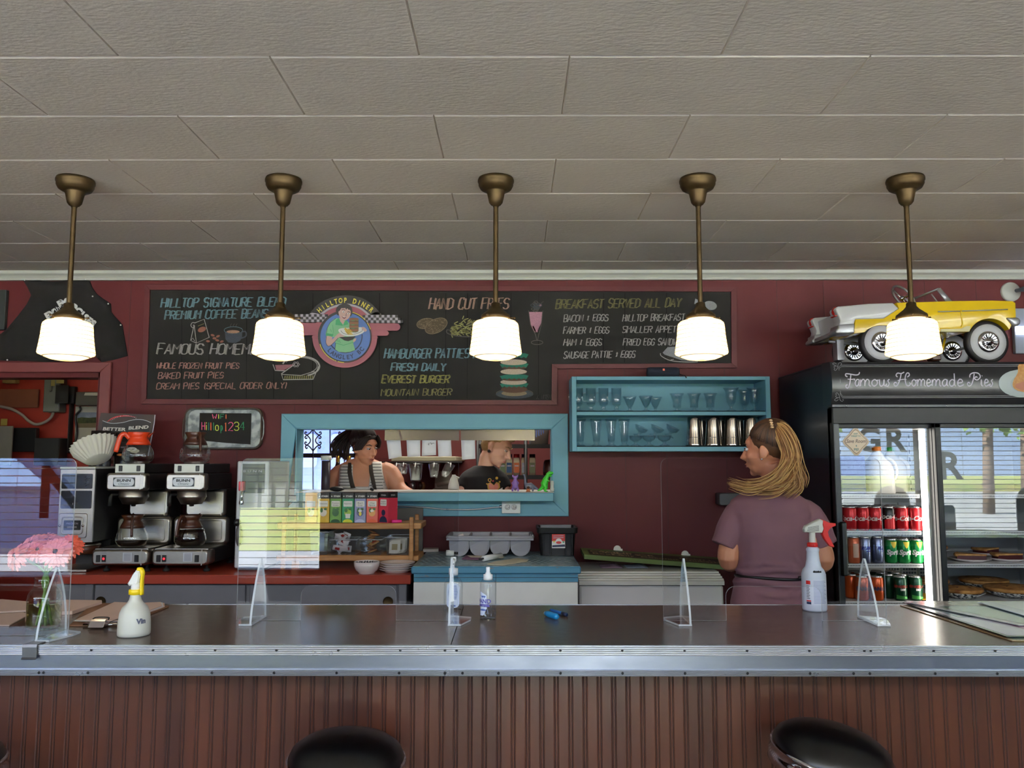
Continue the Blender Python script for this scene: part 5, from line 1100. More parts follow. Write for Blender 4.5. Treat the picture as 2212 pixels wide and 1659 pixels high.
for k in range(5): x = A.x+.018+k*w4; g.box(x-.006, x+.006, yb0+.004, yb1-.004, zr-.01, zr+.006, m_bin, ch=.004)
obj('rim', g, cu)
g = G(); p = at(996, 1159, yb0+.1); g.tube([(p.x-.02, p.y, zr-.005), (p.x+.012, p.y+.01, zr+.004)], [.006, .009], m_china, 10); obj('spoon', g, label='pale spoon handle lying in the first well of the grey cutlery bin', cat='spoon')
# black bin with paper sticker
yk = 4.6; A = at(1163, 1200, yk); B = at(1246, 1200, yk); zt = xz(1200, 1140, yk)[1]
bn = thing('storage_bin', 'black plastic storage bin with a red and white label, right end of turquoise table', 'bin', ((A.x+B.x)/2, yk, TZ))
m_bk = mat('black_bin_plastic', (20, 20, 22), .3, var=.1)
g = G(); d = .22; e = .014
def ringz(x0, x1, y0, y1, z, r_=.02): return [(p[0], p[1], z) for p in rrect(x0, x1, y0, y1, r_, 4)]
lv = [ringz(A.x+e, B.x-e, yk+e, yk+d-e, TZ+.002), ringz(A.x+.006, B.x-.006, yk+.006, yk+d-.006, zt-.035), ringz(A.x-.006, B.x+.006, yk-.006, yk+d+.006, zt-.03), ringz(A.x-.008, B.x+.008, yk-.008, yk+d+.008, zt), ringz(A.x+.004, B.x-.004, yk+.004, yk+d-.004, zt), ringz(A.x+.008, B.x-.008, yk+.008, yk+d-.008, zt-.03), ringz(A.x+e+.003, B.x-e-.003, yk+e+.003, yk+d-e-.003, TZ+.006)]
n_ = len(lv[0]); vs = [p for r_ in lv for p in r_]; fs = [(r_*n_+i, r_*n_+(i+1) % n_, (r_+1)*n_+(i+1) % n_, (r_+1)*n_+i) for r_ in range(6) for i in range(n_)]+[list(range(n_)), list(range(6*n_, 7*n_))]
g.add(vs, fs, m_bk)
for px in (1175, 1190, 1222, 1236): x = at(px, 1180, yk).x; g.box(x-.004, x+.004, yk, yk+.016, TZ+.006, zt-.034, m_bk, ch=.002)
obj('bin_body', g, bn)
g = G(); g.ppx([(1192, 1154), (1220, 1154), (1221, 1184), (1192, 1184)], yk-.0015, mat('label_red', (206, 60, 52), .5)); g.ppx([(1192, 1169), (1220, 1169), (1221, 1184), (1192, 1184)], yk-.002, m_white); g.ppx([(1193, 1178), (1220, 1176), (1221, 1181), (1193, 1182)], yk-.0023, m_navy)
g.ppx(ring(1207, 1169, 7, 6, 12), yk-.0026, m_white); g.ppx(ring(1207, 1172, 6, 3, 12), yk-.003, mat('label_red', (206, 60, 52), .5)); g.ppx(ring(1197, 1170, 2, 2, 8), yk-.003, m_yel); g.ppx(ring(1217, 1171, 2, 2, 8), yk-.003, m_grd)
g.spx([(1195, 1158), (1217, 1157)], yk-.002, 1.2, m_lilac); g.spx([(1195, 1162), (1217, 1161)], yk-.002, 1.6, m_lilac); obj('paper_label', g, bn)
# small things on the table
def flat(px, z): return [onz(p[0], p[1], z) for p in px]
def slab(name, px, z, h, m, label, cat, lift=None):
 P = flat(px, z); g = G(); g.prism([(p.x, p.y) for p in P], 'z', z+.0008, z+h, m); return obj(name, g, label=label, cat=cat)
m_nap = mat('paper_napkin', (206, 194, 186), .9, var=.04)
for k in range(1): slab('napkin_stack', [(914, 1193), (947, 1192), (948, 1180), (920, 1180)], TZ, .016, m_nap, 'short stack of folded pale napkins at the left rear corner of the turquoise table', 'napkins')
sp = at(977, 1198, 4.6); g = G(); t = thing('label_roll', 'white label roll on a black core lying before the cutlery bin', 'label roll', (sp.x, 4.6, TZ))
g.lathe([(.004, -.022), (.017, -.022), (.0175, .022), (.004, .022)], (sp.x-.012, 4.6, TZ+.0178), m_white, 20, R=Matrix.Rotation(PI/2, 3, 'Y')); obj('roll', g, t)
g = G(); g.lathe([(0, .0), (.011, .0), (.011, .022), (0, .022)], (sp.x+.011, 4.6, TZ+.0178), m_black, 14, R=Matrix.Rotation(PI/2, 3, 'Y')); obj('core', g, t)
slab('card', [(998, 1209), (1046, 1210), (1052, 1203), (1008, 1201)], TZ, .006, mat('mauve_card', (112, 66, 92), .6), 'mauve card lying on the turquoise table before the cutlery bin', 'card')
slab('paper_sheet', [(1016, 1204), (1086, 1206), (1090, 1202), (1010, 1201)], TZ+.006, .003, mat('cream_paper', (206, 196, 172), .8), 'cream paper sheet lying across the mauve card', 'paper')
slab('paper_sheet', [(1052, 1220), (1070, 1214), (1118, 1207), (1142, 1210), (1138, 1214), (1085, 1222)], TZ, .004, mat('cream_paper', (206, 196, 172), .8), 'crumpled cream paper strip near the front edge of the turquoise table', 'paper')
t = thing('paper_roll', 'white paper roll wrapped round dark tongs on the turquoise table', 'roll', (onz(1060, 1208, TZ).x, onz(1060, 1208, TZ).y, TZ))
a, b = onz(1044, 1213, TZ), onz(1082, 1206, TZ); u = V((0, 0, .0155)); g = G(); g.tube([a+u, b+u], .015, m_white, 14); obj('paper', g, t); g = G(); g.tube([a+u-(b-a)*.22, b+u+(b-a)*.3], .005, m_dark, 8); obj('tongs', g, t)
# ---- chest freezer
FZ = .868; fy = 4.34; A = at(1251, 1262, fy); B = at(1565, 1262, fy); m_fz = mat('freezer_enamel', (208, 206, 206), .35, col2=(150, 150, 152), vscale=5, thr=(.72, .8), stretch=(1, 1, 3))
fz = thing('chest_freezer', 'white chest freezer with a ribbed lid, scuffed front, right of the turquoise table', 'freezer', ((A.x+B.x)/2, fy, 0)); zl = xz(1400, 1264, fy)[1]
g = G(); g.box(A.x+.003, B.x-.003, fy+.012, YW-.02, .04, zl-.003, m_fz, ch=.01); obj('cabinet', g, fz)
g = G(); g.box(A.x+.02, B.x-.02, fy+.03, YW-.03, 0, .04, m_black); obj('plinth', g, fz)
g = G(); prof = [(fy, zl), (fy, zl+.02)]
for k in range(4): prof += [(fy+.012+k*.034, zl+.024+k*.008), (fy+.014+k*.034, zl+.031+k*.008), (fy+.042+k*.034, zl+.031+k*.008)]
prof += [(fy+.15, zl+.055), (YW-.02, zl+.055), (YW-.02, zl)]
g.prism(prof, 'x', A.x, B.x, m_trimw); obj('lid', g, fz)
g = G(); g.box(A.x+.004, B.x-.004, fy+.006, YW-.03, zl-.003, zl+.001, m_dark); obj('gasket', g, fz)
fzt = zl+.056
# cloths and the green special board lying on the freezer
for (px, m, lab) in ((1320, mat('lilac_cloth', (146, 120, 138), .9), 'crumpled lilac cloth under the green board, left end'), (1375, mat('grey_blue_cloth', (136, 142, 152), .9), 'crumpled grey blue cloth under the green board, right of the lilac one')):
 c = at(px, 1232, 4.62); g = G(); gr_ = []
 for j in range(9): gr_.append([(c.x-.06+.12*i/10, 4.58+.14*j/8, fzt+.004+.012*(math.sin(i*1.3+j)*math.sin(j*.9+i*.5)+1)*math.sin(PI*i/10)*math.sin(PI*j/8)) for i in range(11)])
 g.sheet(gr_, m, .003); obj('cloth', g, label=lab, cat='cloth')
m_grn = mat('olive_green_paint', (88, 108, 52), .5, var=.08);
sgn = thing('specials_board', 'olive green framed chalkboard of soup specials lying tilted on the freezer', 'chalkboard', (at(1410, 1220, 4.55).x, 4.55, fzt))
fl, frr = at(1262, 1198, 4.5), at(1580, 1222, 4.52); bl, brr = at(1254, 1183, 4.82), at(1566, 1205, 4.84); th = V((0, 0, -.028))
g = G(); fl2, fr2 = fl-V((0, 0, .024)), frr-V((0, 0, .024)); bl2, br2 = bl-V((0, 0, .024)), brr-V((0, 0, .024))
g.add([fl, frr, brr, bl, fl2, fr2, br2, bl2], [(0, 1, 2, 3), (4, 5, 6, 7), (0, 1, 5, 4), (1, 2, 6, 5), (2, 3, 7, 6), (3, 0, 4, 7)], m_grn); obj('board_frame', g, sgn)
def bi(u, v): return (fl*(1-u)+frr*u)*(1-v)+(bl*(1-u)+brr*u)*v
nb = (frr-fl).cross(bl-fl).normalized(); nb = nb if nb.z > 0 else -nb
g = G(); g.poly([bi(.04, .1)+nb*.0008, bi(.97, .1)+nb*.0008, bi(.97, .72)+nb*.0008, bi(.04, .72)+nb*.0008], mat('specials_black', (34, 28, 24), .6)); obj('black_panel', g, sgn)
g = G(); Mb = Matrix((((frr-fl).normalized().x, (bl-fl).normalized().x, nb.x, 0), ((frr-fl).normalized().y, (bl-fl).normalized().y, nb.y, 0), ((frr-fl).normalized().z, (bl-fl).normalized().z, nb.z, 0), (0, 0, 0, 1)))
mlt = mat('specials_cream', (190, 168, 128), .8)
for t, u, v, s_ in (("Cup $", .05, .48, .07), ("SOUP", .12, .52, .075), ("Bowl $", .19, .42, .06), ("Beef &", .06, .2, .07), ("Daily", .2, .2, .06), ("CREAM PIE", .38, .4, .075), ("Coconut", .39, .18, .06), ("FRUIT PIE", .66, .4, .075), ("Rhubarb", .68, .18, .06)):
 g.text(t, mlt, Matrix.Translation(bi(u, v)+nb*.0016) @ Mb, size=s_, align='LEFT', bold=.0008)
obj('lettering', g, sgn)
for px, nm in ((1333, 'small white price tag clipped on the green board, left one'), (1479, 'small white price tag clipped on the green board, right one')):
 c = at(px, 1186 if px < 1400 else 1197, 4.83); g = G(); g.lathe([(0, .004), (.02, .003), (.022, 0)], (c.x, 4.82, c.z), m_trimw, 16, a0=0, a1=PI, R=R); g.box(c.x-.022, c.x+.03, 4.815, 4.823, c.z-.012, c.z+.002, m_trimw); obj('price_tag', g, label=nm, cat='tag')
# ---- turquoise wall cabinet with glassware
KY = 4.66; A = xz(1236, 975, KY); B = xz(1663, 813, KY); fw_ = .027
kb = thing('wall_cabinet', 'open turquoise wall cabinet with two shelves of glassware, right of the hatch', 'cabinet', ((A[0]+B[0])/2, KY, A[1]))
zs = [xz(1450, 965, KY)[1], xz(1450, 897, KY)[1], xz(1450, 889, KY)[1], xz(1450, 821, KY)[1]]
g = G(); g.box(A[0], A[0]+fw_, KY, YW, A[1], B[1], m_blue, ch=.002); obj('side_panel', g, kb)
g = G(); g.box(B[0]-fw_, B[0], KY, YW, A[1], B[1], m_blue, ch=.002); obj('side_panel', g, kb)
g = G(); g.box(A[0]+fw_, B[0]-fw_, KY, YW, zs[3], B[1], m_blue, ch=.002); obj('top_panel', g, kb)
g = G(); g.box(A[0]+fw_, B[0]-fw_, KY, YW, A[1], zs[0], m_blue, ch=.002); obj('bottom_panel', g, kb)
g = G(); g.box(A[0]+fw_, B[0]-fw_, KY+.004, YW, zs[1], zs[2], m_blue, ch=.002); obj('shelf_board', g, kb)
g = G(); g.box(A[0]+fw_, B[0]-fw_, YW-.01, YW-.002, zs[0], zs[3], m_blue); obj('back_panel', g, kb)
m_mat = mat('black_net_liner', (30, 32, 32), .6, alpha=.9)
for z in (zs[0], zs[2]):
 g = G()
 for k in range(44): g.tube([(A[0]+fw_+.004+k*.0245, KY+.012, z+.0025), (A[0]+fw_+.004+k*.0245+.012, YW-.012, z+.0025)], .0022, m_mat, 4)
 for k in range(8): g.tube([(A[0]+fw_+.002, KY+.014+k*.028, z+.0027), (B[0]-fw_-.002, KY+.014+k*.028, z+.0027)], .0022, m_mat, 4)
 g.M = None; obj('shelf_liner', g, kb, kind='stuff')
def glassware(name, cat, label, group, prof, px, Y, z, first={}, extra=None, sc=1.0, wave=None):
 x = at(px, 900, Y).x; key = (name, sc)
 if key in first:
  return copy_tree(first[key], (x, Y, z), label)
 t = thing(name, label, cat, (x, Y, z), group); g = G(); g.lathe([(r*sc, h*sc) for r, h in prof], (x, Y, z), m_clear, 28, wave=wave); obj('glass_bowl', g, t)
 if extra: extra(t, x, Y, z)
 first[key] = t; return t
zu, zd = zs[2]+.0052, zs[0]+.0052
MUG = [(0, .006), (.026, .004), (.028, 0), (.029, .004), (.012, .012), (.013, .018), (.017, .022), (.013, .027), (.014, .033), (.026, .042), (.030, .060), (.0305, .140), (.029, .140), (.028, .062), (.022, .046), (0, .042)]
def mugh(t, x, Y, z): g = G(); g.tube(smooth([(x-.03, Y-.006, z+.112), (x-.05, Y-.012, z+.106), (x-.055, Y-.014, z+.085), (x-.048, Y-.012, z+.065), (x-.029, Y-.006, z+.06)], 4), .0045, m_clear, 8); obj('handle', g, t)
for px, lb in ((1249, 'leftmost of the four footed glass mugs on the upper shelf'), (1277, 'second glass mug from the left on the upper shelf'), (1304, 'third glass mug from the left on the upper shelf'), (1332, 'fourth glass mug, beside the low sundae dishes')):
 glassware('glass_mug', 'mug', lb, 'footed glass mugs', MUG, px, 4.76, zu, extra=mugh)
TUL = [(0, .008), (.018, .006), (.021, 0), (.022, .004), (.007, .012), (.008, .017), (.022, .045), (.033, .070), (.043, .090), (.0415, .090), (.031, .068), (.018, .04), (0, .02)]
for px, lb in ((1361, 'left small fluted tulip sundae glass, beside the mugs'), (1396, 'middle small fluted tulip sundae glass'), (1416, 'right small fluted tulip sundae glass, touching its neighbour')): glassware('sundae_glass', 'glass', lb, 'small tulip sundae glasses', TUL, px, {1361: 4.75, 1396: 4.72, 1416: 4.81}[px], zu, wave=(10, .05))
MED = [(0, .008), (.024, .006), (.027, 0), (.028, .004), (.010, .012), (.011, .018), (.023, .026), (.027, .060), (.033, .090), (.043, .108), (.041, .108), (.031, .088), (.024, .055), (.018, .03), (0, .024)]
for px, lb in ((1463, 'left flared parfait glass on the upper shelf'), (1500, 'middle flared parfait glass on the upper shelf'), (1535, 'right flared parfait glass on the upper shelf')): glassware('parfait_glass', 'glass', lb, 'flared parfait glasses', MED, px, 4.76, zu, wave=(12, .04))
TAL = [(0, .008), (.024, .006), (.028, 0), (.029, .004), (.010, .014), (.009, .028), (.014, .034), (.027, .055), (.031, .085), (.032, .112), (.046, .138), (.044, .138), (.030, .11), (.028, .08), (.02, .05), (0, .04)]
for px, lb, yy in ((1580, 'left tall tulip soda glass at the right end of the upper shelf', 4.73), (1609, 'middle tall tulip soda glass at the right end of the upper shelf', 4.82), (1631, 'rightmost tall tulip soda glass on the upper shelf', 4.72)): glassware('tulip_glass', 'glass', lb, 'tall tulip soda glasses', TAL, px, yy, zu, wave=(12, .035))
SOD = [(0, .008), (.026, .006), (.029, 0), (.030, .004), (.016, .012), (.016, .018), (.020, .026), (.026, .080), (.033, .140), (.035, .160), (.0335, .160), (.031, .138), (.0245, .08), (.018, .03), (0, .025)]
for px, lb in ((1253, 'leftmost tall ribbed milkshake glass on the lower shelf'), (1288, 'second tall ribbed milkshake glass on the lower shelf'), (1320, 'third tall ribbed milkshake glass on the lower shelf'), (1348, 'fourth tall ribbed milkshake glass, beside the ice cream dishes')): glassware('milkshake_glass', 'glass', lb, 'tall milkshake glasses', SOD, px, 4.75, zd, wave=(10, .035))
DSH = [(0, .008), (.026, .005), (.030, 0), (.031, .004), (.010, .014), (.009, .020), (.014, .026), (.034, .038), (.041, .056), (.043, .060), (.0415, .061), (.033, .042), (.014, .03), (0, .028)]
for px, lb, yy, dz in ((1372, 'left dish of the lower row of footed ice cream dishes', 4.76, 0), (1401, 'middle dish of the lower row of footed ice cream dishes', 4.73, 0), (1434, 'right dish of the lower row of footed ice cream dishes', 4.73, 0)): glassware('ice_cream_dish', 'dish', lb, 'footed ice cream dishes', DSH, px, yy, zd, wave=(14, .03))
for px, lb in ((1377, 'tilted ice cream dish stacked on the left dish'), (1411, 'tilted ice cream dish stacked on the middle dish'), (1444, 'tilted ice cream dish stacked on the right dish')):
 o = glassware('ice_cream_dish', 'dish', lb, 'footed ice cream dishes', DSH, px, 4.77, zd+.058); o.rotation_euler = (math.radians(12), math.radians(24), 0)
m_cup = mat('steel_cup', (200, 196, 190), .12, metal=1.0, var=.05, vscale=6, rvar=.05)
CUP = [(0, .003), (.035, .003), (.037, 0), (.039, .006), (.049, .135), (.050, .165), (.052, .168), (.0505, .169), (.048, .160), (.037, .01), (0, .008)]
CUPI = [(r, .169-h) for r, h in CUP][::-1]
fc = None
for i, (px, yy) in enumerate(((1500, 4.72), (1516, 4.835), (1541, 4.72), (1557, 4.835), (1582, 4.72), (1598, 4.835), (1623, 4.72), (1636, 4.835))):
 lb = ['leftmost', 'second', 'third', 'fourth', 'fifth', 'sixth', 'seventh', 'eighth'][i]+' upturned steel milkshake cup in the double row, counted from the left'
 x = at(px, 940, yy).x
 if fc: copy_tree(fc, (x, yy, zd), lb)
 else:
  fc = thing('steel_cup', lb, 'cup', (x, yy, zd), 'upturned steel milkshake cups'); g = G(); g.lathe([(.0, .168), (.036, .168), (.038, .165), (.040, .150), (.043, .10), (.049, .012), (.051, .003), (.050, 0), (.047, .004)], (x, yy, zd), m_cup, 30); obj('cup_wall', g, fc)
  g = G(); g.tube([V((x, yy, zd+.004))+V((.0505*math.cos(a_), .0505*math.sin(a_), 0)) for a_ in [2*PI*k/30 for k in range(30)]], .0018, m_cup, 5, closed=True); g.tube([V((x, yy, zd+.05))+V((.0472*math.cos(a_), .0472*math.sin(a_), 0)) for a_ in [2*PI*k/30 for k in range(30)]], .0014, m_cup, 5, closed=True); obj('bead_rim', g, fc)
# bluetooth speaker on the cabinet
P = at(1432, 801, 4.75); spk = thing('portable_speaker', 'navy cloth cylindrical speaker with a small orange badge, on top of the wall cabinet', 'speaker', (P.x, 4.75, B[1])); m_nv = mat('navy_mesh', (26, 32, 48), .85, bump=.6, bscale=500)
g = G(); RY = Matrix.Rotation(PI/2, 3, 'Y'); g.lathe([(0, -.094), (.026, -.094), (.030, -.088), (.032, -.075), (.032, .075), (.030, .088), (.026, .094), (0, .094)], (P.x, 4.75, B[1]+.032), m_nv, 28, R=RY); obj('body', g, spk)
g = G(); g.box(P.x-.006, P.x+.005, 4.75-.034, 4.75-.025, B[1]+.040, B[1]+.052, mat('badge_orange', (226, 100, 66), .5)); obj('badge', g, spk)
g = G(); g.tube(smooth([(P.x+.092, 4.73, B[1]+.02), (P.x+.11, 4.7, B[1]+.01), (P.x+.112, 4.66, B[1]+.004), (P.x+.118, 4.655, B[1]-.01)], 4), .003, m_black, 6); obj('strap', g, spk)
# ================================================================ glass-door fridge, its contents, and the toy car on top
FY = 4.05; fx0 = at(1797, 900, FY).x; fx1 = fx0+1.40; FT = xz(1800, 777, FY)[1]; FB = YW-.06
m_fnavy = mat('fridge_navy_black', (24, 30, 40), .35, var=.1); m_fblk = mat('fridge_black_frame', (26, 27, 32), .4, spec=.25, var=.08); m_liner = mat('fridge_white_liner', (186, 188, 184), .45, var=.03)
FX = lambda px: at(px, 1000, FY).x; FZ_ = lambda py: xz(1800, py, FY)[1]
fr = thing('drinks_fridge', 'tall black two-door glass fridge with a FAMOUS HOMEMADE PIES header, full of cans and pies', 'fridge', ((fx0+fx1)/2, FY, 0))
sb, sd = FZ_(878), FZ_(915)
g = G(); g.box(fx0, fx0+.045, FY+.03, FB, .1, FT-.02, m_fnavy); g.box(fx1-.045, fx1, FY+.03, FB, .1, FT-.02, m_fnavy); g.box(fx0+.045, fx1-.045, FB-.04, FB, .1, FT-.02, m_fnavy); g.box(fx0+.045, fx1-.045, FY+.05, FB-.04, .1, .4, m_fnavy); g.box(fx0+.045, fx1-.045, FY+.05, FB-.04, sd-.02, FT-.02, m_fnavy); g.box(fx0-.002, fx1+.002, FY+.1, FB+.01, FT-.02, FT-.008, m_fnavy, ch=.003)
p = at(1757, 967, FY+.4); g.lathe([(.0, .004), (.011, .003), (.013, 0)], (fx0, FY+.42, p.z), m_black, 14, R=Matrix.Rotation(-PI/2, 3, 'Y')); obj('cabinet', g, fr)
g = G(); g.box(fx0+.0455, fx0+.05, FY+.06, FB-.041, .4, sd-.02, m_liner); g.box(fx1-.05, fx1-.0455, FY+.06, FB-.041, .4, sd-.02, m_liner); g.box(fx0+.05, fx1-.05, FB-.045, FB-.041, .4, sd-.02, m_liner); g.box(fx0+.05, fx1-.05, FY+.06, FB-.045, .4, .404, m_liner); g.box(fx0+.05, fx1-.05, FY+.06, FB-.045, sd-.024, sd-.02, m_liner); obj('liner', g, fr)
g = G(); g.box(fx0, fx1, FY+.04, FB-.02, .0, .1, m_black); obj('plinth', g, fr)
# header sign
n_ = 18; m_hd = mat('header_black', (34, 34, 38), .28, var=.1)
g = G(); pr = [(FY-.03+.028*((2*i/n_-1)**2), sb+.008+(FT-.012-sb-.008)*i/n_) for i in range(n_+1)]+[(FY+.1, FT-.008), (FY+.1, sb+.008)]; g.prism(pr, 'x', fx0-.004, fx1+.004, m_hd, smooth=True); hs = mod_smooth(obj('header_sign', g, fr))
g = G(); g.box(fx0-.004, fx1+.004, FY-.02, FY+.03, sb-.004, sb+.008, mat('rail_dark_steel', (70, 72, 74), .4, metal=.7));
for px in (1829, 2046): g.ell((FX(px), FY-.021, sb+.002), (.004, .003, .004), m_chrome, 8, 6)
obj('header_rail', g, fr)
def hy(z): t = 2*(z-sb-.008)/(FT-.02-sb)-1; return FY-.0312+.028*t*t
def hp_(x, y): q = at(x, y, FY-.02); return V((q.x, hy(q.z), q.z))
zh = zm(1790, 770, 5.242); m_hw = mat('header_lettering', (214, 208, 222), .5); m_hl = mat('header_line', (150, 150, 154), .5)
def hst(g, pts, w_, m=None, k=4): g.ribbon([hp_(*q) for q in zh(smooth(pts, k) if k > 1 else pts)], w_/5.242*mpp(FY), m or m_hw)
g = G()
LC = {'a': [[(.85, .9), (.5, 1), (.15, .7), (.1, .3), (.35, 0), (.7, .25), (.85, .95), (.82, .2), (1.05, 0)]], 'm': [[(0, 1), (0, 0)], [(0, .5), (.22, 1), (.42, .8), (.42, 0)], [(.42, .5), (.65, 1), (.86, .8), (.86, .15), (1.05, 0)]],
 'o': [[(.5, 1), (.15, .75), (.1, .3), (.4, 0), (.8, .25), (.85, .7), (.5, 1), (.75, .85), (1.05, .9)]], 'u': [[(.05, 1), (.05, .3), (.3, 0), (.7, .25), (.8, 1), (.8, .2), (1.05, 0)]], 's': [[(.95, 1), (.55, .8), (.85, .4), (.6, 0), (.15, .05), (.2, .3), (.4, .25)]],
 'e': [[(.15, .45), (.8, .6), (.7, .95), (.35, 1), (.1, .55), (.2, .1), (.55, 0), (1.05, .25)]], 'd': [[(.8, .8), (.5, .98), (.15, .7), (.1, .3), (.35, 0), (.75, .3), (.85, 1.9)], [(.85, 1), (.85, .2), (1.05, 0)]], 'i': [[(.3, 1), (.3, .2), (.7, 0)], [(.5, 1.5), (.6, 1.58)]]}
for c, x0, x1 in (('a', 285, 345), ('m', 352, 462), ('o', 472, 550), ('u', 562, 630), ('s', 632, 680), ('o', 925, 985), ('m', 995, 1085), ('e', 1092, 1150), ('m', 1160, 1258), ('a', 1268, 1340), ('d', 1348, 1425), ('e', 1440, 1515), ('i', 1700, 1748), ('e', 1746, 1800), ('s', 1800, 1848)):
 for st_ in LC[c]: hst(g, [(x0+(x1-x0)*p[0], 338-76*p[1]) for p in st_], 12)
hst(g, [(205, 232), (185, 220), (190, 198), (230, 200), (300, 212), (335, 202), (346, 178)], 13); hst(g, [(245, 208), (236, 262), (226, 320), (210, 358), (188, 352), (186, 330), (205, 322)], 12); hst(g, [(205, 258), (250, 262), (285, 258), (278, 275)], 9)
hst(g, [(770, 235), (755, 215), (775, 190), (815, 195), (850, 178)], 12); hst(g, [(815, 195), (795, 265), (765, 330), (735, 335), (727, 310), (745, 295), (760, 310)], 12); hst(g, [(880, 235), (905, 215), (900, 190), (875, 195), (855, 250), (865, 320), (895, 335), (915, 310), (900, 300)], 12); hst(g, [(770, 275), (830, 262), (870, 265)], 9)
hst(g, [(1640, 195), (1625, 260), (1600, 325), (1570, 335), (1556, 312), (1572, 295), (1588, 310)], 12); hst(g, [(1585, 240), (1595, 205), (1640, 185), (1690, 195), (1705, 235), (1670, 268), (1640, 255), (1655, 232), (1672, 240)], 12)
obj('lettering', g, hs)
g = G()
for y0, y1, e in ((88, 462, 0), (106, 446, 12)): hst(g, [(2260, y0), (150, y0+8), (118, y0+30), (122, 280), (130, y1-30), (160, y1+6), (2260, y1-2)], 5, m_hl, 1)
for cx_, cy_, sx_, sy_ in ((110, 110, 1, 1), (125, 462, 1, -1)):
 for q in ([(0, 0), (-30, -10), (-55, -30), (-30, -40), (-10, -25)], [(0, 0), (10, -30), (35, -45), (48, -30), (35, -20)], [(0, 0), (-10, 25), (-35, 50), (-48, 35), (-35, 25)], [(-20, -5), (-45, 5), (-40, 20)]): hst(g, [(cx_+p[0]*sx_, cy_+p[1]*sy_) for p in q], 5, m_hl)
obj('border_line', g, hs)
def hfill(g, pts, m, k):
 ys = [p[1] for p in pts]; y0, y1 = min(ys), max(ys); rows = []
 for i in range(15):
  y = y0+(y1-y0)*(.01+.98*i/14); X = [a[0]+(b[0]-a[0])*(y-a[1])/(b[1]-a[1]) for a, b in zip(pts, pts[1:]+pts[:1]) if (a[1]-y)*(b[1]-y) < 0]
  if len(X) > 1: rows.append([hp_(min(X), y)+V((0, -.0006*k, 0)), hp_(max(X), y)+V((0, -.0006*k, 0))])
 g.sheet(rows, m)
g = G(); hfill(g, ring(2213, 828, 59, 31, 40), mat('printed_plate', (186, 196, 196), .4), 1); hfill(g, ring(2219, 829, 40, 21, 30), mat('printed_plate_well', (172, 184, 186), .4), 2)
hfill(g, smooth([(2201, 788), (2215, 786), (2240, 792), (2240, 845), (2205, 847), (2186, 838), (2185, 824), (2197, 805)], 3, True), mat('printed_crust', (206, 164, 104), .6, col2=(178, 120, 66), vscale=60), 3); hfill(g, [(2190, 830), (2240, 815), (2240, 842), (2205, 844), (2190, 838)], mat('printed_filling', (186, 118, 92), .5), 4); obj('pie_picture', g, hs)
# door frames and glass
zt_, zb_ = sd, .36
xl0, xl1, xr0, xr1 = FX(1804), FX(2036), FX(2040), fx1-.004
def door(nm, x0, x1, y0, hx):
 g = G(); w_ = .03
 for q in ((x0, x0+w_, zb_, zt_), (x1-w_, x1, zb_, zt_), (x0, x1, zt_-.022, zt_), (x0, x1, zb_, zb_+.06)): g.box(q[0], q[1], y0, y0+.03, q[2], q[3], m_fblk, ch=.003)
 d = obj(nm, g, fr); g = G(); g.box(x0+w_-.002, x1-w_+.002, y0+.008, y0+.013, zb_+.05, zt_-.02, glass('door_glass', (.96, .965, .97), ior=1.5)); obj('door_pane', g, d); return d
dl_ = door('glass_door', xl0, xl1, FY+.034, 0); dr_ = door('glass_door', xr0-.04, xr1, FY, 0)
g = G(); g.box(xl0+.02, xl0+.05, FY+.006, FY+.04, FZ_(1245), FZ_(1128), m_black, ch=.006); obj('handle', g, dl_)
g = G(); g.box(fx0, FX(1804)-.0005, FY-.004, FY+.06, .1, sb-.005, m_fblk, ch=.003); g.box(fx0, fx1, FY+.002, FY+.06, sd+.001, sb-.005, m_fblk, ch=.002); g.box(fx0, fx1, FY+.002, FY+.06, .1, .355, m_fblk, ch=.002); g.box(fx1-.004, fx1, FY, FY+.06, .355, sd, m_fblk); obj('front_frame', g, fr)
g = G(); lx_ = FX(2012); g.tube([(lx_, FY+.095, .42), (lx_, FY+.095, sd-.03)], .010, mat('led_tube', (255, 252, 246), .4, emit=14.0, ecol=(255, 248, 236)), 10); obj('light_tube', g, fr)
g = G(); g.box(lx_+.013, lx_+.05, FY+.075, FY+.13, .4, sd-.025, m_trimw); obj('tube_housing', g, fr)
# diamond sticker on the glass
st_ = G(); sy = FY+.0405; c_ = at(1849, 954, sy); R_ = .0665
def dia(g, r, yy, m): g.prism([(c_.x+p[0]*r/R_*1.0, c_.z+p[1]*r/R_) for p in smooth([(0, R_*1.08), (R_*.5, R_*.58), (R_*1.0, 0), (R_*.5, -R_*.58), (0, -R_*1.08), (-R_*.5, -R_*.58), (-R_*1.0, 0), (-R_*.5, R_*.58)], 3, True)], 'y', yy, yy+.0006, m)
g = G(); dia(g, R_, sy, mat('sticker_sand', (206, 184, 158), .5)); dia(g, R_*.86, sy-.0007, m_brn); dia(g, R_*.82, sy-.0014, mat('sticker_cream', (226, 206, 182), .5))
for t, dz_, s_, m, wd in (("DON'T", .036, .011, mat('sticker_teal', (84, 126, 124), .5), .022), ("FORGET TO", .024, .011, mat('sticker_teal', (84, 126, 124), .5), .046), ("Save Room", -.006, .026, m_brn, .1), ("4", -.026, .014, mat('sticker_teal', (84, 126, 124), .5), None), ("PIE!", -.046, .018, mat('sticker_teal', (84, 126, 124), .5), .025)):
 g.text(t, m, face(c_.x, sy-.002, c_.z+dz_), size=s_, shear=.3 if 'S' == t[0] else 0, width=wd, bold=.0004)
obj('door_sticker', g, dl_)
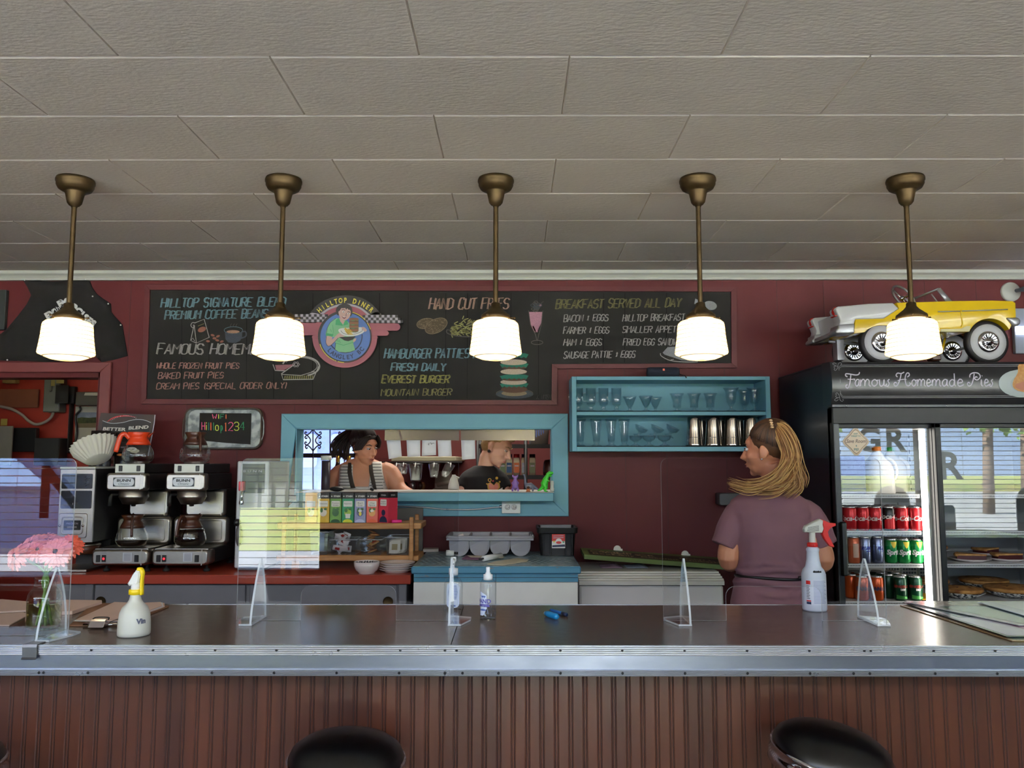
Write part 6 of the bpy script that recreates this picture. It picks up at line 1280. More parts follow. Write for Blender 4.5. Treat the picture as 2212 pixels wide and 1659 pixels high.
# shelves
xs0, xs1, xs2, xs3 = fx0+.052, lx_-.014, lx_+.052, fx1-.052; sy0, sy1 = FY+.11, FB-.06; m_wire = mat('shelf_white', (214, 214, 212), .4)
ZS = [xz(1900, 1148, sy0)[1], xz(1900, 1219, sy0)[1], xz(1900, 1300, sy0)[1], xz(1900, 1069, sy0)[1]]
def shelf(x0, x1, z):
 g = G(); g.box(x0, x1, sy0, sy1, z-.006, z, m_wire); g.box(x0, x1, sy0-.004, sy0+.002, z-.016, z+.003, m_wire)
 for k in range(int((x1-x0)/.008)): g.box(x0+.003+k*.008, x0+.0075+k*.008, sy0-.0048, sy0-.003, z-.009, z-.004, m_dark)
 obj('wire_shelf', g, fr)
for z in ZS: shelf(xs0, xs1, z)
for z in (ZS[1], ZS[2], ZS[0], ZS[3]): shelf(xs2, xs3, z)
g = G()
for x in (xs0+.28, xs2+.2):
 g.box(x-.008, x+.008, FB-.052, FB-.046, .45, sd-.05, m_wire)
 for k in range(26): g.box(x-.003, x+.003, FB-.0535, FB-.0515, .5+k*.045, .525+k*.045, m_dark)
obj('shelf_upright', g, fr)
g = G()
for j in range(3):
 x0 = xs2+.02+j*.1; g.box(x0, x0+.09, FB-.056, FB-.046, .5, 1.25, m_wire)
 for k in range(36):
  for i in range(5): g.box(x0+.008+i*.016, x0+.02+i*.016, FB-.0572, FB-.0555, .52+k*.02, .532+k*.02, mat('vent_dark', (92, 94, 98), .6))
obj('vent_grille', g, fr)
# ---- cans
m_tin = mat('can_aluminium', (206, 206, 208), .25, metal=1.0, var=.03)
def canmat(n, c, m=.35): return mat('can_'+n, c, .25, metal=m, var=.05)
cR, cK, cG_, cGd, cO_, cS = canmat('red', (192, 22, 34)), canmat('black', (24, 20, 24)), canmat('green', (16, 128, 62)), canmat('dark_green', (18, 66, 44)), canmat('orange', (206, 84, 30)), canmat('silver_blue', (120, 130, 160), .8)
m_cl, m_cyl = mat('can_lettering', (226, 220, 218), .4), mat('can_yellow', (226, 196, 52), .35)
def wrap(g, c, r, t, m, ang, z, size, shear=0.0, vert=False, bold=.001):
 vs, fs = textmesh(t, size, 'CENTER', shear, bold, 1.0)
 out = []
 for v in vs:
  x, y = (v[0], v[1]) if not vert else (-v[1], v[0]); a = ang+x/r; out.append(V((c[0]+(r+.0006)*math.cos(a), c[1]+(r+.0006)*math.sin(a), c[2]+z+y)))
 g.add(out, fs, m)
def patch(g, c, r, m, a0, a1, z0, z1, f=None):
 n_ = 10; vs = []
 for i in range(n_+1):
  a = a0+(a1-a0)*i/n_; lo, hi = (f(i/n_) if f else (z0, z1)); vs += [V((c[0]+r*math.cos(a), c[1]+r*math.sin(a), c[2]+lo)), V((c[0]+r*math.cos(a), c[1]+r*math.sin(a), c[2]+hi))]
 g.add(vs, [(2*i, 2*i+2, 2*i+3, 2*i+1) for i in range(n_)], m, True)
CANS = {}
def can(kind, px, Y, z, label, group, rot=0.0, plain=False):
 x = at(px, 1150, Y).x; key = kind+('p' if plain else '')
 if key in CANS:
  o = copy_tree(CANS[key], (x, Y, z), label, rotz=rot); o['group'] = group; return o
 col = {'cola': cR, 'zero': cK, 'lime': cG_, 'ginger': cGd, 'orange': cO_, 'silver': cS, 'citrus': canmat('citrus', (196, 96, 60))}[kind]; c = (x, Y, z); h, r = (.122, .0325) if kind not in ('silver', 'citrus') else (.134, .029)
 t = thing('drink_can', label, 'can', c, group); g = G(); g.lathe([(0, .004), (.02, .003), (.024, 0), (.027, .002), (r, .010), (r, h-.014), (r-.004, h-.006)], c, col, 24); obj('can_body', g, t)
 g = G(); g.lathe([(r-.004, h-.006), (r-.0065, h-.002), (r-.0055, h), (r-.008, h-.001), (r-.009, h-.005), (0, h-.005)], c, m_tin, 24); g.ell((x, Y-.006, z+h-.004), (.005, .009, .0012), m_tin, 8, 5); obj('can_lid', g, t)
 if not plain:
  g = G(); f_ = -PI/2
  if kind == 'cola': wrap(g, c, r, "Coca-Cola", m_cl, f_-.1, .052, .034, .3); patch(g, c, r+.0003, m_tin, .25, .75, .012, .106)
  elif kind == 'zero': patch(g, c, r+.0003, cR, f_-1.0, f_+1.2, 0, 0, lambda t_: (.010, .055+.03*t_)); wrap(g, c, r, "Coca-Cola", m_cl, f_+.1, .062, .034, .3)
  elif kind == 'lime': wrap(g, c, r, "Sprite", m_cl, f_+.15, .045, .034, .2, bold=.0016); patch(g, c, r+.0004, m_cyl, f_-.45, f_+.55, 0, 0, lambda t_: (.107-.03*math.sin(PI*t_), .109))
  elif kind == 'ginger': wrap(g, c, r, "GINGER ALE", canmat('maroon', (150, 60, 54)), f_, .066, .017); patch(g, c, r+.0004, canmat('leaf', (70, 150, 70)), f_-1, f_+1.2, 0, 0, lambda t_: (.010, .03-.012*t_)); wrap(g, c, r, "DRY", m_cl, f_, .052, .012)
  elif kind == 'orange': wrap(g, c, r, "FANTA", mat('can_navy', (28, 34, 80), .4), f_, .052, .026, bold=.0016)
  elif kind == 'silver': wrap(g, c, r, "RUSH", canmat('blue', (60, 70, 170)), f_, .07, .022, .3); patch(g, c, r+.0004, canmat('blue', (60, 70, 170)), f_-.1, f_+.9, .06, .064)
  else: patch(g, c, r+.0004, canmat('pale', (220, 180, 160)), f_-.5, f_+.5, .03, .1)
  obj('can_print', g, t)
 CANS[key] = t; return t
y0 = sy0+.045; dy = .068
def shelf_row(kind, pxs, z, desc, group, rows):
 for r_ in range(rows):
  for i, px in enumerate(pxs):
   Y = y0+r_*dy; x = at(px, 1150, y0).x; px2 = CX+(x*math.cos(YAW)+Y*math.sin(YAW))/((-math.sin(YAW)*x+Y*math.cos(YAW)))*FPX if False else 1113+x/Y*1740
   can(kind, px2, Y, z, (desc[i] if r_ == 0 else group.rstrip('s')+' behind the front row'), group, 0.0, r_ > 0)
zc = ZS[0]+.001
for i, (k, px, lb) in enumerate((('cola', 1838, 'red cola can at the left end of the top can shelf'), ('cola', 1865, 'second red cola can from the left, top can shelf'), ('cola', 1892, 'third red cola can from the left, beside the black one'), ('zero', 1920, 'black and red cola can in the top row of cans'), ('cola', 1949, 'red and silver cola can right of the black can'), ('cola', 1979, 'red cola can at the right end of the top can shelf'))):
 can(k, px, y0, zc, lb, 'cola cans on the top can shelf', .0 if i < 4 else -1.0)
for r_ in range(1, 4):
 for i, px in enumerate((1838, 1865, 1892, 1920, 1949, 1979)):
  x = at(px, 1150, y0).x; Y = y0+r_*dy; can('zero' if px == 1920 else 'cola', 1113+x/Y*1740, Y, zc, 'black cola can behind the front black can' if px == 1920 else 'red cola can standing behind the front row of the top can shelf', 'cola cans on the top can shelf', 0, True)
zc = ZS[1]+.001
can('citrus', 1843, y0+.0, zc, 'orange slim can at the left end of the middle can shelf', 'slim cans'); can('silver', 1866, y0-.004, zc, 'silver blue slim can beside the orange slim can', 'slim cans'); can('silver', 1893, y0+.006, zc, 'silver blue slim can on the right, beside the green cans', 'slim cans', .6)
for px, Y, lb in ((1950, y0, 'left front green lemon lime can'), (1978, y0, 'right front green lemon lime can, at the row end'), (1923, y0+.01, 'green lemon lime can set back left of the front pair')): can('lime', px, Y, zc, lb, 'green lemon lime cans', .0 if px != 1924 else -.9)
for r_ in range(1, 4):
 for px in (1950, 1979): x = at(px, 1150, y0).x; Y = y0+r_*dy; can('lime', 1113+x/Y*1740, Y, zc, 'green lemon lime can behind the front pair', 'green lemon lime cans', 0, True)
zc = ZS[2]+.001
for px, lb in ((1857, 'left front orange soda can on the bottom shelf'), (1889, 'right front orange soda can on the bottom shelf')): can('orange', px, y0, zc, lb, 'orange soda cans')
for px, lb in ((1939, 'left front dark green ginger ale can on the bottom shelf'), (1972, 'right front dark green ginger ale can on the bottom shelf')): can('ginger', px, y0, zc, lb, 'dark green ginger ale cans')
for r_ in range(1, 4):
 for px, k in ((1857, 'orange'), (1889, 'orange'), (1939, 'ginger'), (1972, 'ginger')):
  x = at(px, 1150, y0).x; Y = y0+r_*dy; can(k, 1113+x/Y*1740, Y, zc, 'orange soda can behind the front pair on the bottom shelf' if k == 'orange' else 'dark green ginger ale can behind the front pair', 'orange soda cans' if k == 'orange' else 'dark green ginger ale cans', 0, True)
# jugs on the upper shelf
m_jug = mat('milky_plastic', (214, 210, 204), .4)
def jug(px, Y, cap, label):
 p = at(px, 1050, Y); z = ZS[3]+.001; t = thing('milk_jug', label, 'jug', (p.x, Y, z), 'plastic jugs in the fridge'); g = G()
 lv = []
 for (w_, zz_, r_) in ((.066, 0, .02), (.07, .01, .03), (.07, .12, .03), (.06, .16, .035), (.032, .20, .03), (.02, .222, .0199), (.02, .235, .0199)): lv.append([(p.x+q[0], Y+q[1], z+zz_) for q in rrect(-w_, w_, -w_, w_, r_, 4)])
 n_ = len(lv[0]); g.add([q for r_ in lv for q in r_], [(r_*n_+i, r_*n_+(i+1) % n_, (r_+1)*n_+(i+1) % n_, (r_+1)*n_+i) for r_ in range(6) for i in range(n_)]+[list(range(n_)), list(range(6*n_, 7*n_))], m_jug, True)
 g.tube(smooth([(p.x+.03, Y-.03, z+.19), (p.x+.065, Y-.05, z+.16), (p.x+.07, Y-.06, z+.11), (p.x+.06, Y-.05, z+.07)], 4), .011, m_jug, 8); obj('jug_body', g, t)
 g = G(); g.lathe([(.023, .226), (.024, .228), (.024, .246), (.021, .248), (0, .248)], (p.x, Y, z), cap, 20); obj('screw_cap', g, t)
jug(1897, sy0+.16, mat('cap_orange', (214, 120, 40), .4), 'milky plastic jug with an orange cap on the upper fridge shelf'); jug(1926, sy0+.36, mat('cap_green', (50, 140, 70), .4), 'milky plastic jug with a green cap on the upper fridge shelf')
g = G(); a, b = at(1818, 1065, sy0+.1), at(1872, 1065, sy0+.1); g.box(a.x, b.x, sy0+.1, sy0+.35, ZS[3]+.001, ZS[3]+.2, mat('blue_crate', (70, 84, 160), .5), ch=.004); obj('carton', g, label='blue carton at the left of the upper fridge shelf, behind the sticker', cat='carton')
# pies
m_crust = mat('pie_crust', (204, 152, 86), .7, col2=(150, 92, 44), vscale=22, thr=(.4, .7), bump=.4, bscale=60); m_fill = mat('berry_filling', (82, 22, 26), .3); m_plate = mat('patterned_china', (206, 206, 200), .3, col2=(26, 34, 48), vscale=70, thr=(.48, .52))
def pie(px, py, Y, z, label, r=.12, cut=0.0):
 x = at(px, py, Y).x; t = thing('pie', label, 'pie', (x, Y, z), 'whole pies in the fridge'); g = G(); g.lathe([(0, .004), (r*.55, .004), (r*.6, 0), (r*.64, .004), (r*1.05, .03), (r*1.02, .032), (r*.62, .012), (0, .011)], (x, Y, z), m_plate, 40); obj('plate', g, t)
 g = G(); g.lathe([(0, .012), (r*.62, .013), (r*.92, .032), (r*.97, .042), (r*.93, .05), (r*.84, .044), (r*.6, .052), (r*.3, .057), (0, .058)], (x, Y, z), m_crust, 44, wave=(22, .025)); cr = obj('crust', g, t)
 g = G()
 for k in range(4): a = .6+k*1.57; g.ell((x+r*.35*math.cos(a), Y+r*.35*math.sin(a), z+.0545), (.014, .004, .003), m_fill, 8, 5, R=Matrix.Rotation(a, 3, 'Z'))
 obj('steam_slit', g, cr)
pie(2078, 1290, sy0+.13, ZS[2]+.001, 'golden pie on a patterned plate at the lower left of the right fridge door', .105); pie(2187, 1280, sy0+.17, ZS[2]+.001, 'large golden pie beside the first, lower right of the fridge', .14); pie(2125, 1262, sy0+.46, ZS[2]+.001, 'golden pie at the back of the lower right fridge shelf', .13)
pie(2007, 1292, sy0+.44, ZS[2]+.001, 'pie half hidden behind the light tube on the bottom shelf', .11); pie(2003, 1210, sy0+.45, ZS[1]+.001, 'pie at the back behind the light tube, middle shelf', .11)
def slice_(px, Y, rot, label):
 x = at(px, 1205, Y).x; z = ZS[1]+.001; t = thing('pie_slice', label, 'pie slice', (x, Y, z), 'pie slices on plates'); Mz = Matrix.Translation((x, Y, z)) @ Matrix.Rotation(rot, 4, 'Z')
 g = G(); g.lathe([(0, .004), (.06, .004), (.065, 0), (.068, .004), (.1, .014), (.098, .016), (.065, .008), (0, .008)], (x, Y, z), m_china, 32); obj('plate', g, t)
 tri = [(-.075, 0)]+[(-.075+.14*math.cos(a), .14*math.sin(a)) for a in [-.36+.72*k/6 for k in range(7)]]
 g = G(); g.M = Mz; g.prism(tri, 'z', .009, .03, m_fill); obj('filling', g, t)
 g = G(); g.M = Mz; g.prism([(p[0]*1.03, p[1]*1.05) for p in tri], 'z', .03, .038, m_crust); g.tube([(p[0]*1.04, p[1]*1.03, .032) for p in tri[1:]], [.008]*7, m_crust, 8); obj('crust', g, t)
slice_(2095, sy0+.13, 2.6, 'berry pie slice on a white plate at the left of the right fridge door'); slice_(2175, sy0+.15, 2.9, 'dark berry pie slice on a white plate, right of the first slice'); slice_(2135, sy0+.42, 3.4, 'berry pie slice on a white plate at the back of the shelf')
slab('tray_liner', [(1975, 1296), (2003, 1296), (2003, 1283), (1980, 1281)], ZS[2], .003, mat('bright_yellow_card', (240, 180, 20), .5), 'bright yellow card on the bottom fridge shelf beside the light tube', 'card')
a, b = at(2068, 1209, sy0+.02), at(2200, 1209, sy0+.02); g = G(); g.prism([(a.x, sy0+.015), (b.x, sy0+.015), (a.x, sy0+.1)], 'z', ZS[1]+.001, ZS[1]+.004, mat('pale_sheet', (206, 208, 216), .4));
# ---- pedal car on the fridge
zc_ = zm(1720, 600, 4.496); YN, YR = 4.14, 4.56; CT = FT-.007
m_cy, m_cw_, m_tyre, m_wwall = mat('car_yellow', (232, 194, 22), .25, var=.03, coat=.4), mat('car_white', (206, 206, 206), .3, var=.03, coat=.3), mat('tyre_rubber', (24, 22, 24), .6), mat('whitewall', (200, 200, 202), .5)
car = thing('pedal_car', 'yellow and white toy pedal car with whitewall wheels, displayed on top of the fridge', 'toy car', (at(1975, 770, 4.35).x, 4.35, CT))
def cp(pts, k=1): return [xz(*q, YN) for q in zc_(smooth(pts, k) if k > 1 else pts)]
archR = [(600+0, 535)]+[(840-218*math.cos(PI*t/30)*1.0, 625-165*math.sin(PI*t/30)) for t in range(6, 26)]+[(1085, 525)]
archF = [(1690, 520)]+[(1880-218*math.cos(PI*t/30), 610-215*math.sin(PI*t/30)) for t in range(4, 26)]
yel = [(575, 405), (850, 398), (1000, 300), (975, 243), (1180, 238), (1560, 226), (1900, 222), (2100, 228), (2128, 245), (2132, 385)]+archF[::-1]+[(1660, 524)]+archR[::-1][:1]+archR[::-1][1:]+[(562, 540)]
def bev(o, w=.02):
 m = o.modifiers.new('round', 'BEVEL'); m.width = w; m.segments = 3; m.limit_method = 'ANGLE'; m.angle_limit = .9; mod_smooth(o, 40)
 for p in o.data.polygons: p.use_smooth = True
 return o
g = G(); g.prism(cp(yel), 'y', YN, YR, m_cy); bev(obj('body_shell', g, car))
wht = [(384, 305), (390, 290), (410, 278), (560, 265), (720, 250), (940, 243), (1000, 300), (850, 398), (575, 405), (562, 455), (410, 465), (424, 440), (428, 415), (418, 385), (400, 350), (388, 325)]
for nm, a, b in (('tail_fin', YN-.001, YN+.09), ('tail_fin', YR-.09, YR+.001)):
 g = G(); g.prism(cp(wht), 'y', a, b, m_cw_); tf = bev(obj(nm, g, car), .016)
 g = G(); c_ = xz(*zc_([(412, 312)])[0], YN); yy = (a+b)/2; g.ell((c_[0], yy, c_[1]), (.016, .034, .024), mat('tail_light_red', (206, 36, 30), .25), 14, 10); g.box(c_[0]-.014, c_[0]+.012, yy-.03, yy+.03, c_[1]-.03, c_[1]-.026, mat('tail_light_red', (206, 36, 30), .25)); obj('tail_light', g, tf)
g = G(); tr_ = [(440, 320), (560, 292), (720, 268), (940, 247), (1000, 300), (850, 398), (575, 405), (562, 480), (470, 480)]; g.prism(cp(tr_), 'y', YN+.085, YR-.085, m_cw_, ch=.006); obj('boot_lid', g, car)
m_silv = mat('silver_paint', (176, 176, 178), .35, metal=.6)
g = G(); g.prism(cp([(400, 458), (560, 448), (560, 540), (470, 545), (380, 545), (372, 520), (400, 490)]), 'y', YN-.012, YN+.10, m_silv); g.prism(cp([(400, 458), (560, 448), (560, 540), (470, 545), (380, 545), (372, 520), (400, 490)]), 'y', YR-.10, YR+.012, m_silv); g.prism(cp([(395, 500), (440, 500), (440, 545), (390, 545)]), 'y', YN+.1, YR-.1, m_silv); bev(obj('rear_bumper', g, car), .01)
g = G(); g.prism(cp([(2030, 388), (2150, 385), (2178, 420), (2165, 462), (2100, 475), (2075, 440)]), 'y', YN-.012, YR+.012, m_silv); bev(obj('front_bumper', g, car), .012)
g = G();
for q in ([(1375, 330), (1590, 325)], [(1605, 324), (2052, 308)]): g.tube([(p[0], YN-.002, p[1]) for p in cp(q)], .003, m_silv, 6)
g.tube([(p[0], YN-.001, p[1]) for p in cp([(1595, 315), (1612, 430), (1605, 470), (1580, 488), (1400, 492)], 4)], .003, m_cy, 6); g.prism(cp([(1400, 525), (1400, 500), (1600, 495), (1650, 470), (1690, 470), (1680, 522)]), 'y', YN-.004, YN+.01, mat('cream_sill', (222, 210, 150), .35)); obj('side_trim', g, car)
def wheel(x_, y_, Y0, front, k=215):
 c = xz(*zc_([(x_, y_)])[0], YN); r = .113 if front else .111; c = (c[0], CT+r); R_ = Matrix.Rotation(PI/2, 3, 'X'); o = V((c[0], Y0, c[1]))
 g = G(); g.lathe([(.06, .018), (r*.8, .022), (r*.95, .018), (r, .008), (r, -.012), (r*.95, -.022), (.06, -.022)], o, m_tyre, 40, R=R_); w = obj('wheel', g, car)
 g = G(); g.lathe([(.05, .0215), (r*.60, .025), (r*.82, .0225), (r*.83, .018)], o, m_wwall, 40, R=R_); obj('whitewall', g, w)
 g = G(); g.lathe([(0, .040), (.012, .038), (.018, .030), (.026, .028), (.040, .033), (.050, .032), (.056, .026), (.058, .02)], o, m_chrome, 36, R=R_)
 for k in range(16): a = 2*PI*k/16; g.box(0, 0, 0, 0, 0, 0, m_chrome) if False else g.tube([o+R_ @ V((.024*math.cos(a), .024*math.sin(a), .031)), o+R_ @ V((.042*math.cos(a), .042*math.sin(a), .0345))], .0025, m_dark if k % 2 else m_chrome, 5)
 obj('hubcap', g, w)
wheel(845, 625, YN+.035, 0); wheel(1880, 610, YN+.035, 1); wheel(845, 625, YR-.035, 0); wheel(1880, 610, YR-.035, 1)
cc = lambda x_, y_, Y: V((*([xz(*zc_([(x_, y_)])[0], YN)[0]]), Y, xz(*zc_([(x_, y_)])[0], YN)[1]))
g = G(); ym = (YN+YR)/2; sw = cc(1230, 110, ym); Rw = Euler((0, math.radians(52), 0)).to_matrix()
g.tube([sw+Rw @ V((.075*math.cos(a), .075*math.sin(a), 0)) for a in [2*PI*k/28 for k in range(28)]], .0065, m_silv, 8, closed=True)
for a in (0.5, 2.6, 4.7): g.tube([sw+V((0, 0, -.0))+Rw @ V((0, 0, -.012)), sw+Rw @ V((.073*math.cos(a), .073*math.sin(a), 0))], .005, m_chrome, 6)
g.ell(sw+Rw @ V((0, 0, -.01)), (.014, .014, .014), m_chrome, 12, 8); g.tube([sw, cc(1380, 225, ym)], .006, m_silv, 8); obj('steering_wheel', g, car)
g = G(); a0, a1, a2 = cc(1440, 85, YN+.06), cc(1550, 235, YN+.04), cc(1300, 150, ym)
for s_ in (0, 1):
 yy = YN+.05 if s_ == 0 else YR-.05; t_ = cc(1430, 88, yy); b_ = cc(1545, 232, yy); g.tube([t_, b_], [(.012, .004), (.016, .004)], m_silv, 8); g.tube([cc(1360, 140, yy), cc(1430, 232, yy)], .004, m_silv, 6)
g.tube([cc(1430, 88, YN+.05), cc(1430, 88, YR-.05)], .006, m_silv, 8); g.tube([cc(1430, 88, YN+.05), cc(1310, 128, ym), cc(1430, 88, YR-.05)], .004, m_silv, 8); obj('windscreen_frame', g, car)
g = G(); ax = CT+.112
for x_ in (845, 1880): c = cc(x_, 620, ym); g.tube([V((c.x, YN+.02, ax)), V((c.x, YR-.02, ax))], .008, m_silv, 8)
g.tube([cc(470, 560, ym), cc(850, 600, ym)], .008, m_silv, 8); obj('axle', g, car); g = G(); g.box(cc(530, 580, 0).x, cc(600, 580, 0).x, ym-.03, ym+.03, CT+.04, CT+.15, m_silv); obj('axle_bracket', g, car)
g = G();
for dx in (0, 45): g.tube([cc(1590+dx, 530, ym-.02), cc(1540+dx, 680, ym-.04)], .006, m_cy, 6)
g.box(cc(1430, 690, 0).x, cc(1530, 690, 0).x, YN+.12, YN+.18, CT+.03, CT+.06, m_brn, ch=.006); g.tube([cc(1520, 685, YN+.1), cc(1650, 715, YN+.2)], .006, m_dark, 6); obj('pedal_crank', g, car)
# pale panel with a glowing tube across it, behind the car
g = G(); a = xz(2188, 765, YW); b = xz(2330, 668, YW); g.box(a[0], b[0], YW-.03, YW, a[1], b[1], mat('panel_grey_blue', (150, 158, 176), .3), ch=.003); pn = obj('light_panel', g, label='pale panel with a bright tube behind the front bumper of the toy car', cat='light')
g = G(); c_ = xz(2188, 716, YW); g.tube([(a[0]+.004, YW-.04, c_[1]), (b[0]-.004, YW-.04, c_[1])], .026, mat('cool_tube', (230, 236, 255), .4, emit=3.0), 12); obj('tube', g, pn)
# ================================================================ on the front counter
# ---- acrylic screens
def screen(label, px0, px1, Y, slot, feet, ptop=990, both=True):
 x0, x1 = at(px0, 1150, Y).x, at(px1, 1150, Y).x; zt = xz(px1, ptop, Y)[1]; r_ = .022; e = .0055
 t = thing('acrylic_screen', label, 'screen', ((x0+x1)/2, Y, CZ), 'clear acrylic counter screens')
 out = [(x0, CZ+.001)]
 if slot:
  a, b, zs_ = at(slot[0], 1300, Y).x, at(slot[1], 1300, Y).x, xz(800, slot[2], Y)[1]
  out += [(a, CZ+.001)]+[(a+.03-.03*math.cos(q), zs_-.03+.03*math.sin(q)) for q in [PI/2*k/5 for k in range(6)]]+[(b-.03+.03*math.sin(q), zs_-.03+.03*math.cos(q)) for q in [PI/2*k/5 for k in range(6)]]+[(b, CZ+.001)]
 out += [(x1, CZ+.001)]+[(x1-r_+r_*math.cos(q), zt-r_+r_*math.sin(q)) for q in [PI/2*k/5 for k in range(6)]]+[(x0+r_-r_*math.sin(q), zt-r_+r_*math.cos(q)) for q in [PI/2*k/5 for k in range(6)]]
 g = G(); n_ = len(out); vs = [(p[0], Y-e/2, p[1]) for p in out]+[(p[0], Y+e/2, p[1]) for p in out]
 g.add(vs, [list(range(n_))[::-1], list(range(n_, 2*n_))], m_acryl); g.add(vs, [(i, (i+1) % n_, n_+(i+1) % n_, n_+i) for i in range(n_)], m_edge); obj('panel', g, t)
 for px in feet:
  x = at(px, 1340, Y).x; g = G(); h = .19; P = smooth([(Y-.085, CZ+.006), (Y-.075, CZ+.05), (Y-.045, CZ+.12), (Y-.004, CZ+h)], 4)+smooth([(Y+.004, CZ+h), (Y+.035, CZ+.13), (Y+.055, CZ+.06), (Y+.06, CZ+.006)], 4)
  n2 = len(P); vs = [(x-.003, p[0], p[1]) for p in P]+[(x+.003, p[0], p[1]) for p in P]; g.add(vs, [list(range(n2))[::-1], list(range(n2, 2*n2))], m_acryl); g.add(vs, [(i, (i+1) % n2, n2+(i+1) % n2, n2+i) for i in range(n2)], m_edge)
  s_ = 1 if px < (px0+px1)/2 else -1; q = [(x-.003, Y-.085), (x+.003-.05*s_ if s_ > 0 else x+.053, Y-.085), (x-.06*s_, Y+.05), (x, Y+.06)]; q = [(x+.004*s_, Y-.085), (x-.035*s_, Y-.085), (x-.06*s_, Y-.01), (x-.06*s_, Y+.03), (x+.004*s_, Y+.06)]
  n3 = len(q); vs = [(p[0], p[1], CZ+.0008) for p in q]+[(p[0], p[1], CZ+.006) for p in q]; g.add(vs, [list(range(n3))[::-1], list(range(n3, 2*n3))], m_acryl); g.add(vs, [(i, (i+1) % n3, n3+(i+1) % n3, n3+i) for i in range(n3)], m_edge); obj('foot', g, t)
 return t
screen('clear acrylic screen over the gerberas at the left end of the counter', -330, 158, 2.33, None, (118,))
screen('clear acrylic screen with a low hatch, standing before the pine shelf', 517, 990, 2.55, (650, 856, 1265), (560, 975))
screen('clear acrylic screen between the camera and the server in mauve', 1430, 1907, 2.55, (1568, 1775, 1266), (1479, 1872))
m_pp = mat('white_pump_plastic', (228, 230, 232), .35); m_gel = glass('clear_gel', (.93, .955, .975), ior=1.36, edge=.18, base=.015); m_blab = mat('pale_blue_label', (206, 216, 236), .5); m_bl = mat('label_blue', (70, 96, 170), .5)
def loftz(g, c, secs, m, n=24, pw=2.0):
 """stack of (z, half x, half y, squareness) sections"""
 vs = []; fs = []
 for (z, a, b, q) in secs:
  for i in range(n):
   t = 2*PI*i/n; ct, st_ = math.cos(t), math.sin(t); k = 2.0/q
   vs.append(V(c)+V((a*math.copysign(abs(ct)**k, ct), b*math.copysign(abs(st_)**k, st_), z)))
 for r_ in range(len(secs)-1): fs += [(r_*n+i, r_*n+(i+1) % n, (r_+1)*n+(i+1) % n, (r_+1)*n+i) for i in range(n)]
 fs += [list(range(n))[::-1], list(range((len(secs)-1)*n, len(secs)*n))]
 return g.add(vs, fs, m, True)
# ---- pump sanitiser
c = onz(979, 1316, CZ); t = thing('sanitizer_pump_bottle', 'clear hand sanitiser bottle with white pump, at the right foot of the middle screen', 'bottle', c)
g = G(); loftz(g, c, [(.0, .027, .016, 3), (.004, .031, .019, 3), (.055, .032, .020, 3), (.085, .031, .019, 3), (.10, .024, .016, 2.5), (.108, .014, .012, 2), (.114, .012, .012, 2)], m_gel); obj('bottle_body', g, t)
g = G(); pts = rrect(-.021, .021, .008, .088, .014, 4); g.poly([(c.x+p[0], c.y-.0206, CZ+p[1]) for p in pts], m_blab)
for k in range(13): w_ = .016*(1-.25*abs(k-6)/6); g.box(c.x-w_, c.x+w_, c.y-.0212, c.y-.0207, CZ+.036+k*.0036, CZ+.0375+k*.0036, m_bl)
g.box(c.x-.009, c.x+.009, c.y-.0212, c.y-.0207, CZ+.012, CZ+.017, m_bl); obj('label', g, t)
g = G(); g.lathe([(0, .150), (.004, .150), (.004, .136), (.0155, .134), (.0155, .112), (0, .112)], c, m_pp, 20); g.lathe([(0, .172), (.0085, .172), (.0095, .166), (.0095, .158), (.006, .154), (.005, .146), (0, .146)], c, m_pp, 16); g.tube([c+V((0, -.004, .164)), c+V((.002, -.03, .160)), c+V((.002, -.034, .154))], [.006, .0045, .004], m_pp, 10); obj('pump', g, t)
# ---- spray sanitiser
c = onz(1054, 1337, CZ); t = thing('sanitizer_spray_bottle', 'clear round hand sanitiser spray bottle labelled HAND, right of the pump bottle', 'bottle', c)
g = G(); g.lathe([(0, .003), (.021, .003), (.0235, 0), (.0255, .004), (.0255, .108), (.024, .116), (.016, .122), (.012, .126)], c, m_gel, 32); obj('bottle_body', g, t)
g = G(); g.lathe([(.0001, .004), (.0240, .004), (.0240, .030), (.0001, .030)], c, glass('gel_fill', (.86, .9, .94), ior=1.33, edge=.1), 28); obj('liquid', g, t)
g = G(); g.lathe([(.012, .120), (.0145, .121), (.0145, .137), (.0085, .139), (.0085, .142), (.006, .144), (.0065, .158), (.005, .160), (0, .160)], c, m_pp, 20); obj('spray_cap', g, t)
g = G(); patch(g, c, .0259, m_blab, -PI/2-1.1, -PI/2-.12, 0, 0, lambda q: (.014+.05*max(0, q-.55)**1.2*1.2, .088-.012*q)); wrap(g, c, .0262, "HAND", mat('label_violet', (84, 78, 160), .5), -PI/2-.62, .052, .018, bold=.0006); wrap(g, c, .0262, "SANITIZER", mat('label_violet', (84, 78, 160), .5), -PI/2-.62, .042, .009); wrap(g, c, .0262, "sanitizing", m_bl, -PI/2-.62, .030, .006); wrap(g, c, .0262, "* spray", m_bl, -PI/2-.62, .071, .006); obj('label', g, t)
